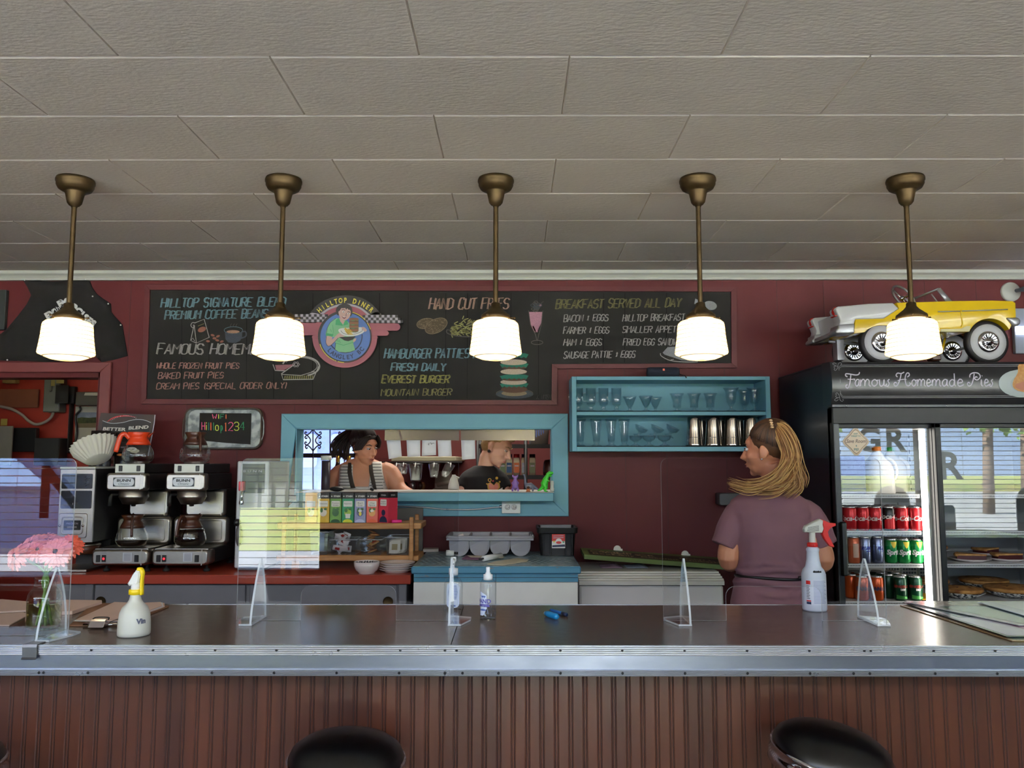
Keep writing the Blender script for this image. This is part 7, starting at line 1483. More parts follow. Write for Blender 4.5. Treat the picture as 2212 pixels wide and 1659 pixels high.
# ---- vinegar spray bottle
c = onz(289, 1381, CZ); c.y += .03; c = onz(289, 1372, CZ)
t = thing('spray_bottle', 'milky spray bottle with white head and yellow trigger, beside the clipboard', 'spray bottle', c); m_milk = mat('translucent_plastic', (216, 216, 204), .4, alpha=.88); m_y = mat('yellow_plastic', (238, 206, 24), .35); k_ = c.y/FPX
def hz(py): return xz(289, py, c.y)[1]-CZ
g = G(); H_ = hz(1236); g.lathe([(0, .003), (.036, .003), (.041, 0), (.0435, .004), (.044, .012), (.043, .04), (.0405, .062), (.034, .078), (.022, .09), (.0165, .099), (.0145, .108), (.0145, .118)], c, m_milk, 36); obj('bottle_body', g, t)
g = G(); g.lathe([(0, .004), (.0425, .004), (.0432, .012), (.0425, .03), (.0418, .046), (0, .046)], c, mat('vinegar', (196, 200, 200), .2), 32); obj('vinegar_fill', g, t)
g = G(); wrap(g, c, .0436, "Vin", mat('marker_ink', (92, 96, 116), .6), -PI/2+.85, .038, .019); obj('marker_lettering', g, t)
g = G(); g.lathe([(.0145, .113), (.0185, .114), (.0185, .126), (.017, .128), (.0, .128)], c, m_y, 26); obj('collar', g, t)
g = G(); g.lathe([(.011, .126), (.0135, .128), (.0125, .146), (0, .146)], c, m_white, 18)
Q = [(-.021, .144), (-.016, .138), (.008, .140), (.012, .150), (.014, .168), (.012, .18), (.002, .182), (-.006, .172), (-.014, .156)]; g.prism([(c.x+p[0], CZ+p[1]) for p in Q], 'y', c.y-.012, c.y+.012, m_white, ch=.005); sh_ = obj('spray_head', g, t)
g = G(); g.tube(smooth([tuple(c+V((.004, 0, .183))), tuple(c+V((.013, 0, .183))), tuple(c+V((.018, 0, .172))), tuple(c+V((.017, 0, .15))), tuple(c+V((.018, 0, .112)))], 4), [(.009, .006)]*9+[(.009, .0045)]*8, m_y, 10, up=(0, 1, 0)); obj('trigger', g, t)
# ---- red trigger spray bottle
c = onz(1760, 1318, CZ); t = thing('spray_bottle', 'white cleaner spray bottle with a red trigger, standing before the server in mauve', 'spray bottle', c); m_rp = mat('red_plastic', (206, 42, 40), .3); m_wb = mat('white_bottle', (206, 212, 226), .35)
s_ = c.y*1.005/FPX
g = G(); g.lathe([(0, .004), (.030, .004), (.037, 0), (.039, .005), (.039, .105), (.0385, .118), (.034, .132), (.026, .142), (.021, .165), (.019, .19), (.021, .196), (.021, .200), (.014, .208), (.013, .214)], c, m_wb, 36); obj('bottle_body', g, t)
g = G(); patch(g, c, .0394, mat('label_white', (214, 218, 232), .5), -PI/2-1.0, -PI/2+.95, .022, .104)
for k in range(17): patch(g, c, .0396, mat('label_text_blue', (150, 160, 196), .6), -PI/2-.38, -PI/2+.78-.1*(k % 3), .028+k*.0044, .0298+k*.0044)
patch(g, c, .0397, m_rp, -PI/2-1.0, -PI/2-.62, .088, .100); patch(g, c, .0397, m_navy, -PI/2-1.0, -PI/2-.6, .024, .032); patch(g, c, .0397, m_rp, -PI/2-1.0, -PI/2-.6, .033, .037)
for k in range(9): patch(g, c, .0397, m_ink, -PI/2-.98, -PI/2-.68-.05*(k % 2), .042+k*.005, .0438+k*.005)
obj('label', g, t)
g = G(); wrap(g, c, .0355, "disinfect", m_ink, -PI/2, .127, .008); obj('marker_lettering', g, t)
g = G(); g.lathe([(.013, .206), (.0155, .207), (.0155, .220), (.012, .222)], c, m_rp, 24)
for k in range(18): a = 2*PI*k/18; g.tube([c+V((.0157*math.cos(a), .0157*math.sin(a), .208)), c+V((.0157*math.cos(a), .0157*math.sin(a), .219))], .0012, m_rp, 4)
obj('collar', g, t)
g = G(); g.lathe([(.0125, .22), (.0105, .224), (.0095, .268), (0, .268)], c, m_trimw, 18); zr_ = zm(1600, 1100, 3.614)
def rp(pts): return [(lambda q: (q.x, q.z))(at(p[0], p[1], c.y)) for p in zr_(pts)]
g.prism(rp([(490, 155), (500, 130), (610, 75), (635, 88), (632, 118), (640, 150), (628, 182), (595, 182), (540, 182), (492, 178)]), 'y', c.y-.013, c.y+.013, m_trimw, ch=.004)
for k in range(5): q = rp([(515-k*3, 140+k*9), (600, 128+k*9)]); g.tube([(p[0], c.y-.0132, p[1]) for p in q], .0006, m_ink, 4)
obj('spray_head', g, t)
g = G(); g.prism(rp([(612, 75), (640, 82), (690, 105), (735, 108), (738, 125), (705, 138), (690, 150), (672, 175), (680, 210), (725, 290), (718, 298), (690, 288), (648, 235), (628, 195), (640, 150), (632, 110)]), 'y', c.y-.009, c.y+.009, m_rp, ch=.003); obj('trigger', g, t)
# ---- mason jar and gerberas
c = onz(93, 1357, CZ); jr = thing('mason_jar', 'clear glass mason jar of water holding pink gerberas, at the left end of the counter', 'vase', c)
g = G(); JP = [(0, .004), (.030, .004), (.038, 0), (.044, .004), (.047, .016), (.047, .085), (.045, .10), (.037, .113), (.031, .119), (.0295, .124), (.031, .128), (.0295, .132), (.031, .136), (.0295, .140), (.031, .148), (.029, .149)]; g.lathe(JP, c, m_jar, 40); obj('glass_body', g, jr)
g = G(); g.lathe([(0, .005), (.030, .005), (.043, .009), (.0455, .02), (.0455, .075), (0, .075)], c, glass('green_water', (.84, .88, .62), ior=1.33, edge=.12), 36); obj('water', g, jr)
m_stem = mat('flower_stem', (96, 132, 44), .5, var=.1, vscale=30)
def gerbera(px, py, dY, tilt, r_, hue, label, stemoff, dark=0):
 h = at(px, py, c.y+dY); t = thing('gerbera', label, 'flower', (c.x+stemoff[0], c.y+stemoff[1], CZ+.008), 'gerberas in the jar'); Rm = Euler(tilt).to_matrix(); m_p = mat('petal_%d' % hue, [(230, 122, 112), (236, 134, 130), (226, 96, 70), (222, 106, 96)][hue], .6, var=.12, vscale=30)
 s0 = V((c.x+stemoff[0], c.y+stemoff[1], CZ+.008)); mid = V((c.x+stemoff[0]*-.3, c.y+stemoff[1]*-.3, CZ+.145)); nrm = Rm @ V((0, 0, 1))
 g = G(); g.tube(smooth([tuple(s0), tuple(s0*.4+mid*.6), tuple(mid), tuple(mid*.4+h*.6-nrm*.03+V((0, 0, .006))), tuple(h-nrm*.008)], 5), .0042, m_stem, 8); obj('stem', g, t)
 g = G(); rd = random.Random(px)
 for lay_ in range(3):
  n_ = 22 if lay_ < 2 else 16; L_ = r_*(1, .86, .55)[lay_]
  for k in range(n_):
   a = 2*PI*(k+.5*lay_)/n_+rd.uniform(-.06, .06); l2 = L_*rd.uniform(.92, 1.05); up = .002+lay_*.005+rd.uniform(-.003, .003); w_ = r_*.088
   rows = []
   for j in range(6):
    v = j/5.0; rad = r_*.16+(l2-r_*.16)*v; ww = w_*(.5+1.0*v)*(1 if v < .8 else (1-v)*3.2+.36); zz_ = up+.22*rad*(1 if lay_ == 2 else .55)-.55*rad*rad/r_*(v > .3)*.6
    rows.append([h+Rm @ V((rad*math.cos(a)-q*ww*math.sin(a), rad*math.sin(a)+q*ww*math.cos(a), zz_+abs(q)*.0012)) for q in (-1, 0, 1)])
   g.sheet(rows, m_p)
 obj('petals', g, t)
 g = G(); g.ell(h+Rm @ V((0, 0, .006)), (r_*.2, r_*.2, .005), mat('gerbera_eye', (60, 36, 40), .7), 14, 8, R=Rm)
 for k in range(26): a = k*2.4; g.ell(h+Rm @ V((r_*.25*math.cos(a), r_*.25*math.sin(a), .008)), .0028, mat('gerbera_ring', (150, 56, 74), .6), 6, 4)
 obj('flower_eye', g, t)
gerbera(122, 1193, -.03, (1.22, -.08, .25), .047, 1, 'largest pink gerbera in the jar, facing front with its dark eye showing', (.012, -.01))
gerbera(38, 1202, -.01, (1.0, -.75, 0), .044, 0, 'salmon gerbera leaning out left from the jar', (-.02, .0))
gerbera(72, 1176, .01, (.75, -.3, 0), .043, 1, 'pink gerbera at the upper left of the bunch', (-.01, .012))
gerbera(105, 1167, .03, (.35, .0, 0), .042, 0, 'salmon gerbera at the top of the bunch, seen edge on', (.004, .018))
gerbera(152, 1178, .02, (.7, .75, 0), .040, 2, 'orange red gerbera leaning right over the screen edge', (.02, .008))
gerbera(84, 1190, -.02, (1.0, .1, 0), .036, 3, 'small coral gerbera in the middle of the bunch', (.0, -.018))
# ---- clipboard, papers
m_pk = mat('pinkish_paper', (214, 184, 168), .8, var=.03); m_hb = mat('hardboard', (140, 96, 66), .6)
slab('order_paper', [(-60, 1328), (60, 1322), (62, 1303), (5, 1298), (-60, 1300)], CZ, .006, m_pk, 'pale pink order sheets at the far left, behind the jar', 'paper')
slab('order_paper', [(-60, 1352), (20, 1353), (62, 1330), (50, 1325), (-60, 1332)], CZ, .004, m_pk, 'pale pink order sheets at the left edge, nearer than the other sheets', 'paper')
o = slab('order_pad', [(128, 1329), (156, 1328), (220, 1307), (219, 1304), (140, 1303), (118, 1312)], CZ, .012, m_pk, 'thick pad of pink order slips between jar and clipboard', 'notepad')
ck = thing('clipboard', 'brown clipboard with a chrome clip, lying behind the milky spray bottle', 'clipboard', onz(200, 1345, CZ))
cbp = [(150, 1353), (262, 1353), (365, 1312), (330, 1306), (200, 1305)]
P = flat(cbp, CZ); g = G(); g.prism([(p.x, p.y) for p in P], 'z', CZ+.0008, CZ+.004, m_hb); obj('board', g, ck)
g = G(); a, b = onz(183, 1348, CZ+.006), onz(262, 1348, CZ+.006); g.tube([a, b], [(.004, .012)]*2, m_chrome, 10); m0, m1 = onz(192, 1350, CZ+.01), onz(226, 1350, CZ+.01)
g.prism([(m0.y-.008, CZ+.004), (m0.y+.03, CZ+.004), (m0.y+.024, CZ+.014), (m0.y+.012, CZ+.024), (m0.y+.002, CZ+.02)], 'x', m0.x, m1.x, m_chrome, ch=.002); g.tube(smooth([tuple(m0+V((0, .02, .012))), tuple(m0+V((.005, .03, .016))), tuple(m1+V((-.005, .03, .016))), tuple(m1+V((0, .02, .012)))], 4), .002, m_dark, 6)
g.tube(smooth([tuple(m1+V((.004, .02, .004))), tuple(m1+V((.03, .03, .012))), tuple(m1+V((.05, .028, .006)))], 4), .0012, m_dark, 5); obj('clip', g, ck)
for k in range(3):
 slab('menu_sheet', [(158+k*3, 1343-k), (262, 1345-k), (356-k*3, 1312-k), (355-k*4, 1304-k), (300, 1306-k), (243+k*2, 1304-k)], CZ+.0042+k*.003, .0028, m_pk if k != 1 else m_paper, ['lowest', 'middle', 'topmost'][k]+' of the three pinkish sheets held on the clipboard', 'paper')
# ---- pens
m_cyan = mat('cyan_plastic', (20, 130, 190), .25); a, b = onz(1180, 1325, CZ+.009), onz(1202, 1332, CZ+.009)
t = thing('highlighter_pen', 'stubby bright blue highlighter pen on the counter', 'pen', onz(1190, 1332, CZ)); g = G(); g.tube([a, a+(b-a)*.25, b, b+(b-a)*.1], [.008, .0095, .0095, .006], m_cyan, 14); obj('barrel', g, t); g = G(); g.tube([a-(b-a)*.12, a], [.005, .0078], mat('pale_cyan', (120, 190, 216), .3), 14); obj('cap', g, t)
a, b = onz(1188, 1317, CZ+.006), onz(1224, 1328, CZ+.006); t = thing('ballpoint_pen', 'slim dark blue ballpoint pen crossing behind the blue highlighter', 'pen', onz(1206, 1326, CZ)); g = G(); g.tube([a, a+(b-a)*.1, b], [.002, .005, .0055], mat('blue_plastic', (30, 84, 150), .3), 12); obj('barrel', g, t); g = G(); g.tube([b-(b-a)*.25, b], [.006, .0058], m_navy, 12); obj('grip', g, t)
# ---- menus
def menu(name, px, z, base, blocks, label):
 P = flat(px, z); t = thing('menu', label, 'menu', (sum((p for p in P), V((0, 0, 0)))/len(P)), 'laminated menus at the right end'); g = G(); g.prism([(p.x, p.y) for p in P], 'z', z+.0008, z+.003, base); obj('laminate_sheet', g, t)
 g = G()
 for i, (q, m) in enumerate(blocks):
  Q = [(P[0]*(1-u)+P[1]*u)*(1-v)+(P[3]*(1-u)+P[2]*u)*v for u, v in q]; g.poly([(p.x, p.y, z+.0033+i*.0002) for p in Q], m)
 obj('printed_page', g, t)
B = lambda u0, u1, v0, v1: [(u0, v0), (u1, v0), (u1, v1), (u0, v1)]
mp = lambda n, c: mat('menu_'+n, c, .12, var=.08, vscale=8)
menu('m', [(1944, 1309), (2186, 1386), (2620, 1386), (2330, 1309)], CZ, mp('tan', (150, 120, 84)), [(B(.03, .97, .03, .97), mp('blue_grey', (70, 92, 104)))], 'lowest menu of the pile, tan edged, pointing left on the counter')
menu('m', [(1950, 1303), (2174, 1377), (2600, 1377), (2320, 1302)], CZ+.004, mp('dark', (34, 42, 48)), [(B(.02, .98, .02, .98), mp('white', (206, 210, 226))), (B(.05, .5, .05, .4), mp('steel', (120, 140, 146))), (B(.1, .9, .2, .3), mp('pink', (186, 150, 176)))], 'second menu up in the pile, dark rim with white and pink page')
menu('m', [(1952, 1300.5), (2200, 1352), (2600, 1352), (2280, 1300)], CZ+.009, mp('pale', (176, 178, 180)), [(B(.0, .22, .04, .5), mp('greige', (150, 144, 136))), (B(.25, .95, .05, .45), mp('sage', (92, 120, 112))), (B(.3, .98, .5, .95), mp('sky', (170, 188, 220)))]+[(B(.12+.02*k, .13+.02*k, .6, .75), mp('brown', (74, 52, 48))) for k in range(7)], 'third menu up, pale with a sage green photo block')
menu('m', [(2112, 1302), (2212, 1331), (2600, 1331), (2420, 1301)], CZ+.014, mp('bluewhite', (190, 198, 220)), [(B(.04, .9, .1, .9), mp('white', (206, 210, 226)))], 'topmost menu of the pile, blue white, cut off by the right edge')
# ================================================================ kitchen seen through the hatch
K = lambda px, py, Y: at(px, py, Y)
za, zk = zm(640, 910, 8.508), zm(880, 910, 6.703)
m_iron = mat('wrought_iron', (14, 18, 34), .5); m_ksteel = mat('kitchen_steel', (176, 174, 170), .3, metal=.9, rvar=.06)
# window frame, pane and scroll bars
wf = bpy.data.objects['wall_kitchen']
g = G(); y = 7.49
for q in ((wx0, wx0+.03, wz0, wz1), (wx1-.03, wx1, wz0, wz1)): g.box(q[0], q[1], y-.03, y+.06, q[2], q[3], m_iron)
for py in (984,): z = xz(700, py, y)[1]; g.box(wx0, wx1, y-.03, y+.06, z-.02, z+.02, m_iron)
g.box(wx0, wx1, y-.03, y+.06, wz0, wz0+.02, m_iron); g.box(wx0, wx1, y-.03, y+.06, wz1-.02, wz1, m_iron); kw = struct('window_3', g)
g = G(); g.box(wx0, wx1, y+.02, y+.025, wz0, wz1, m_glass); obj('pane', g, kw)
g = G(); yb = y-.05
def sp(pts): g.tube([tuple(at(p[0], p[1], yb)) for p in za(smooth(pts, 4))], .006, m_iron, 6)
for x_ in (308, 622, 20, 930): sp([(x_, 100), (x_, 1300)])
for x_ in (308, 930):
 for s_ in (-1, 1):
  sp([(x_, 545), (x_+s_*60, 470), (x_+s_*115, 440), (x_+s_*140, 470), (x_+s_*120, 500), (x_+s_*100, 480)]); sp([(x_+s_*115, 440), (x_+s_*150, 410), (x_+s_*140, 380), (x_+s_*112, 395)])
  sp([(x_+s_*115, 440), (x_+s_*60, 390), (x_+s_*50, 330), (x_+s_*110, 255), (x_+s_*150, 230), (x_+s_*140, 195), (x_+s_*112, 210)]); sp([(x_+s_*110, 255), (x_+s_*148, 290), (x_+s_*125, 318), (x_+s_*108, 296)]); sp([(x_+s_*110, 255), (x_+s_*50, 210), (x_+s_*10, 150)])
obj('window_bars', g, kw)
# parked blue van outside that window
vn = thing('parked_van', 'light blue vehicle parked outside the barred kitchen window', 'car', (-2.4, 10.2, -.05)); m_van = mat('van_blue', (96, 128, 206), .25, coat=.5)
g = G(); g.prism(smooth([(-5.0, .35), (-5.0, 1.0), (-4.6, 1.25), (-3.9, 1.38), (-3.2, 1.95), (-.6, 2.0), (.2, 1.5), (.5, 1.2), (.5, .35)], 3), 'y', 9.6, 11.3, m_van, ch=.08); obj('body', g, vn)
for x0, x1 in ((-3.0, -2.35), (-2.2, -1.1)): g = G(); g.prism(rrect(x0, x1, 1.42, 1.82, .06), 'y', 9.585, 9.6, mat('tinted_glass', (120, 146, 190), .05)); obj('side_window', g, vn)
g = G(); g.tube([(-4.9, 9.585, 1.05), (.4, 9.585, 1.1)], .02, m_white, 6); g.tube(smooth([(-2.1, 9.59, 1.0), (-2.05, 9.585, 1.3), (-1.9, 9.585, 1.38), (-1.2, 9.585, 1.38)], 4), .012, m_white, 6); obj('painted_highlight', g, vn)  # white lines painted on as highlights along the van body
for x in (-4.1, -.4): g = G(); g.lathe([(0, .1), (.2, .1), (.34, .08), (.36, -.08), (0, -.08)], (x, 9.68, .31), m_tyre, 24, R=R); obj('wheel', g, vn)
# counters
kt = thing('prep_counter', 'steel kitchen prep counter behind the hatch ledge', 'counter', (-.2, 6.8, 0))
g = G(); g.box(-2.2, 1.7, 6.75, 7.3, .88, .92, m_ksteel, ch=.004); obj('worktop', g, kt); g = G(); g.box(-2.15, 1.65, 6.8, 7.28, 0, .879, m_ksteel); obj('cabinet', g, kt)
# steel fascia plates of the heat-lamp shelf
m_pl = mat('polished_plate', (98, 84, 80), .22, metal=.5, var=.04, rvar=.05)
YH = 4.99
for i, (x0, x1, nm) in enumerate(((831, 992, 'left polished steel fascia plate hanging at the top of the hatch, over the order slips'), (995, 1155, 'right polished steel fascia plate at the top of the hatch, with a warm glow'))):
 t = thing('heat_lamp_hood', nm, 'heat lamp', at((x0+x1)/2, 952, YH), 'heat lamp hoods'); a = xz(x0, 951.5, YH); b = xz(x1, 921, YH)
 g = G(); g.prism([(YH, a[1]), (YH-.004, b[1]), (YH+.001, b[1]), (YH+.2, b[1]+.02), (YH+.2, b[1]+.016), (YH+.004, b[1]-.006), (YH+.003, a[1])], 'x', a[0], b[0], m_pl); obj('fascia_plate', g, t)
 g = G(); g.tube([(a[0]+.06, YH+.1, a[1]+.03), (b[0]-.06, YH+.1, a[1]+.03)], .014, mat('heat_lamp_glow', (255, 180, 110), .4, emit=1.6), 10); obj('lamp_tube', g, t)
 g = G()
 for xx in (a[0]+.02, b[0]-.02): g.box(xx-.004, xx+.004, YH+.09, YH+.11, a[1]+.02, hz1+.02, m_ksteel)
 obj('bracket', g, t)
g = G(); q = xz(868, 950, YH); q2 = xz(860, 922, YH); g.ribbon([(q2[0], YH-.0045, q2[1]), (q[0], YH-.001, q[1])], .012, m_brn); obj('tape', g, bpy.data.objects['heat_lamp_hood'])
# order slips
for i, (q, lb) in enumerate((([(835, 951), (865, 951), (868, 986), (840, 992)], 'leftmost order slip under the steel plate, hanging askew'), ([(878, 951), (908, 951), (908, 986), (880, 987)], 'second order slip from the left'), ([(912, 951), (942, 951), (942, 983), (911, 985)], 'order slip with handwriting, third from the left'), ([(945, 951), (974, 951), (976, 985), (947, 987)], 'fourth order slip from the left'), ([(996, 951), (1026, 951), (1027, 991), (998, 993)], 'rightmost order slip, apart from the other four'))):
 t = thing('order_slip', lb, 'paper', at(q[0][0], q[0][1], YH-.012), 'order slips'); g = G(); rows = []
 for v in range(5):
  a = (q[0][0]+(q[3][0]-q[0][0])*v/4, q[0][1]+(q[3][1]-q[0][1])*v/4); b = (q[1][0]+(q[2][0]-q[1][0])*v/4, q[1][1]+(q[2][1]-q[1][1])*v/4)
  rows.append([at(a[0]+(b[0]-a[0])*u/3, a[1]+(b[1]-a[1])*u/3, YH-.008-.008*math.sin(v*.8+i)) for u in range(4)])
 g.sheet(rows, m_paper, .0006); obj('sheet', g, t)
 if i == 2:
  g = G(); g.spx(smooth([(928, 958), (931, 956), (932, 960), (935, 957), (938, 958)], 3), YH-.02, .7, m_ink); g.spx(smooth([(925, 957), (927, 961), (924, 960)], 3), YH-.02, .7, m_ink); obj('handwriting', g, t)
# utensil rail, hanging measuring jugs, whisk
YK = 6.4
rl = thing('utensil_shelf', 'beige rail shelf on the kitchen wall with hooks, behind the order slips', 'shelf', at(900, 992, YK)); a, b = xz(845, 999, YK), xz(985, 986, YK); g = G(); g.box(a[0], b[0], YK, 7.5, a[1]+.01, b[1], mat('beige_board', (172, 168, 140), .5), ch=.004); obj('board', g, rl); g = G(); g.tube([(a[0]-.1, YK-.02, a[1]), (b[0]+.05, YK-.02, a[1])], .008, m_dark, 8); obj('rail', g, rl)
for px, r_, h, lb in ((857, .045, .13, 'clear measuring jug hanging at the left end of the rail'), (872, .036, .085, 'smallest clear measuring jug on the rail'), (898, .058, .14, 'large clear measuring jug hanging in the middle of the rail'), (938, .045, .11, 'clear jug hanging tilted right of the large jug'), (974, .04, .12, 'clear jug hanging at the right end of the rail')):
 p = at(px, 1001, YK-.02); t = thing('measuring_jug', lb, 'jug', (p.x, p.y, p.z-h), 'hanging measuring jugs'); Rr = Matrix.Rotation(.5 if px > 940 else 0, 3, 'Y'); g = G(); g.lathe([(0, -h), (r_*.6, -h), (r_*.75, -h+.01), (r_, -.01), (r_, 0), (r_*.97, 0), (r_*.72, -h+.012), (0, -h+.006)], p, m_jar, 24, R=Rr); obj('jug_body', g, t)
 g = G(); g.tube([p+V((0, 0, .012)), p+V((0, -.01, -.004)), p+V((0, -r_*.9, -.03))], .005, m_ksteel, 6); obj('handle', g, t)
p = at(867, 1060, 6.85); p.z = 1.07; t = thing('whisk', 'wire balloon whisk standing upside up beside the striped top', 'whisk', (p.x, 6.85, p.z-.149)); g = G(); zt_ = at(867, 1029, 6.85).z
for k in range(7): a_ = PI*k/7; g.tube(smooth([tuple(p+V((.004*math.cos(a_), .004*math.sin(a_), -.02))), tuple(p+V((.03*math.cos(a_), .03*math.sin(a_), (zt_-p.z)*.55))), (p.x, 6.85, zt_), tuple(p+V((-.03*math.cos(a_), -.03*math.sin(a_), (zt_-p.z)*.55))), tuple(p+V((-.004*math.cos(a_), -.004*math.sin(a_), -.02)))], 4), .0018, m_ksteel, 5)
obj('wires', g, t); g = G(); g.tube([p+V((0, 0, -.02)), p+V((0, 0, -.14))], .01, m_ksteel, 10); obj('handle', g, t)
crk = thing('utensil_crock', 'dark crock of wooden and steel utensils on the kitchen counter', 'crock', (p.x+.1, 6.2, .9)); c = V((at(886, 1060, 6.85).x, 7.0, .921)); crk.location = c; OFF[crk.name] = c; g = G(); g.lathe([(0, .003), (.09, 0), (.1, .02), (.1, .22), (.09, .22), (.085, .02), (0, .015)], c, mat('dark_crock', (58, 44, 36), .5), 24); obj('pot', g, crk)
for k in range(8): a_ = k*.8; g = G(); d = V((.06*math.cos(a_), .05*math.sin(a_), 0)); g.tube([c+d*.3+V((0, 0, .02)), c+d*1.4+V((0, 0, .33))], .008, [m_wood, m_dark, m_ksteel, m_brn][k % 4], 6); g.ell(c+d*1.5+V((0, 0, .36)), (.022, .01, .035), [m_wood, m_dark, m_ksteel, m_brn][k % 4], 10, 6); obj('utensil', g, crk)
# food slicer / scale and white squeeze jug
m_bei = mat('beige_plastic', (166, 164, 148), .45); c = at(952, 1062, 6.6)
t = thing('kitchen_scale', 'beige kitchen scale with sloping top behind the order slips', 'scale', (c.x, 6.6, .921)); g = G(); zz0 = at(952, 1062, 6.6).z; g.box(c.x-.09, c.x+.13, 6.8, 7.1, .921, zz0+.02, m_bei, ch=.01); g.prism([(6.8, zz0+.02), (6.8, zz0+.06), (6.9, zz0+.16), (7.05, zz0+.16), (7.1, zz0+.02)], 'x', c.x-.07, c.x+.05, m_bei, ch=.006); obj('housing', g, t); g = G(); g.tube([(c.x-.05, 6.79, zz0+.05), (c.x+.12, 6.79, zz0+.08)], .018, m_bei, 8); g.ell((c.x+.12, 6.78, zz0+.09), (.03, .02, .03), m_bei, 12, 8); obj('arm', g, t)
c = at(980, 1063, 5.16); c.z = LZ; t = thing('white_bottle', 'white conical plastic bottle standing on the hatch ledge beside the cook', 'bottle', c); g = G(); g.lathe([(0, .002), (.034, .002), (.036, .006), (.034, .03), (.022, .07), (.012, .085), (.012, .094), (0, .094)], c, m_jug, 24); obj('bottle_body', g, t); g = G(); g.tube([c+V((.01, 0, .088)), c+V((.036, 0, .074))], .002, m_white, 6); obj('straw', g, t)
# tube and bottles at the window side
c = at(703, 1062, 5.1); c.z = LZ; zt_ = at(703, 995, 5.1).z; t = thing('cup_tube', 'dark upright cylinder with a cream cap on the hatch ledge by the window', 'dispenser', c); g = G(); g.lathe([(0, .002), (.026, .002), (.027, .004), (.027, zt_-LZ), (0, zt_-LZ)], c, mat('aubergine_tube', (58, 48, 58), .35), 24); obj('tube', g, t); g = G(); g.lathe([(0, zt_-LZ+.001), (.032, zt_-LZ+.001), (.033, zt_-LZ+.006), (.033, zt_-LZ+.03), (0, zt_-LZ+.032)], c, m_trimw, 24); obj('cap', g, t)
for px, lb in ((727, 'left of two gold-topped dark bottles at the kitchen window'), (751, 'right of two gold-topped dark bottles at the kitchen window')):
 zt_ = at(px, 984, 6.85).z; c = V((at(px, 1000, 6.85).x, 6.9, .921)); h = zt_-.921; t = thing('sauce_bottle', lb, 'bottle', c, 'gold-topped bottles'); g = G(); g.lathe([(0, .003), (.036, .003), (.038, .01), (.038, h-.14), (.018, h-.07), (.015, h-.02), (0, h-.02)], c, mat('dark_bottle', (40, 30, 24), .15), 20); obj('bottle_body', g, t); g = G(); g.lathe([(.017, h-.06), (.018, h-.02), (.016, h), (0, h)], c, mat('gold_foil', (196, 160, 70), .3, metal=.8), 16); obj('cap', g, t)
# black wire shelving with spice jars, right
m_rack = mat('black_wire_rack', (20, 20, 22), .5); YR_ = 6.25; x0 = at(1032, 1000, YR_).x; x1 = at(1212, 1000, YR_).x
rk = thing('spice_rack', 'black wire shelving of spice jars behind the cook', 'rack', ((x0+x1)/2, YR_, 0)); ZR = [xz(1100, 1027, YR_)[1], xz(1100, 960, YR_)[1], xz(1100, 1027, YR_)[1]-.3]
for x in (x0, (x0+x1)/2+.05, x1):
 for yy in (YR_, YR_+.4): g = G(); g.tube([(x, yy, 0), (x, yy, 2.0)], .012, m_rack, 8); obj('post', g, rk)
for z in ZR: g = G(); g.box(x0, x1, YR_-.005, YR_+.4, z-.012, z-.003, m_rack); g.box(x0, x1, YR_-.01, YR_-.004, z-.03, z+.002, m_rack); obj('shelf', g, rk)
JW = mat('spice_jar_plastic', (188, 178, 150), .3)
for px, cap, lab, lb in ((1086, (40, 50, 80), (96, 116, 84), 'leftmost spice jar, half hidden by the cook'), (1100, (40, 60, 110), (44, 78, 116), 'spice jar with a navy label beside the cook'), (1116, (190, 40, 40), (186, 96, 54), 'red-capped spice jar with an orange label'), (1133, (30, 40, 70), (150, 160, 170), 'spice jar with a pale grey label and dark cap'), (1150, (24, 24, 40), (120, 128, 96), 'rightmost spice jar with an olive label')):
 c = at(px, 1026, YR_+.06); c = V((c.x, YR_+.06, ZR[0]-.002)); t = thing('spice_jar', lb, 'jar', c, 'spice jars on the black rack'); g = G(); g.rbox(c.x-.025, c.x+.025, c.y-.025, c.y+.025, c.z, c.z+.14, .01, JW, ax='z', ch=.004); obj('jar_body', g, t); g = G(); g.lathe([(.022, 0), (.023, .026), (0, .026)], c+V((0, 0, .14)), mat('cap_%d' % px, cap, .4), 20); obj('lid', g, t); g = G(); g.box(c.x-.02, c.x+.02, c.y-.0262, c.y-.0252, c.z+.022, c.z+.1, mat('slab_%d' % px, lab, .5)); g.box(c.x-.015, c.x+.015, c.y-.0268, c.y-.0262, c.z+.07, c.z+.08, m_lilac); obj('label', g, t)
c = V((at(1120, 978, YR_+.1).x, YR_+.16, ZR[1]-.14));
def simple_box(nm, lb, cat, px0, px1, py0, py1, Y, d, m, ch=.006, z0=None):
 a, b = xz(px0, py1, Y), xz(px1, py0, Y); g = G(); g.box(a[0], b[0], Y, Y+d, z0 if z0 is not None else a[1], b[1], m, ch=ch); return obj(nm, g, label=lb, cat=cat)
simple_box('bread_tin', 'rusty tan tin on the black rack above the spice jars', 'tin', 1104, 1134, 962, 979, YR_+.1, .2, mat('tan_tin', (120, 96, 64), .6), z0=ZR[0]+.168) if False else None
c = V((at(1164, 955, YR_+.1).x, YR_+.15, ZR[1]-.002)); t = thing('white_bucket', 'white plastic bucket with blue streaks on the top rack shelf', 'bucket', c); g = G(); g.lathe([(0, .002), (.075, 0), (.085, .16), (.088, .17), (.08, .17), (.07, .01), (0, .008)], c, m_white, 28); obj('bucket_body', g, t); g = G()
for k in range(5): patch(g, c, .087, m_bl, -PI/2-.5+k*.22, -PI/2-.42+k*.22, .05+.01*k, .13+.008*k)
obj('print', g, t)
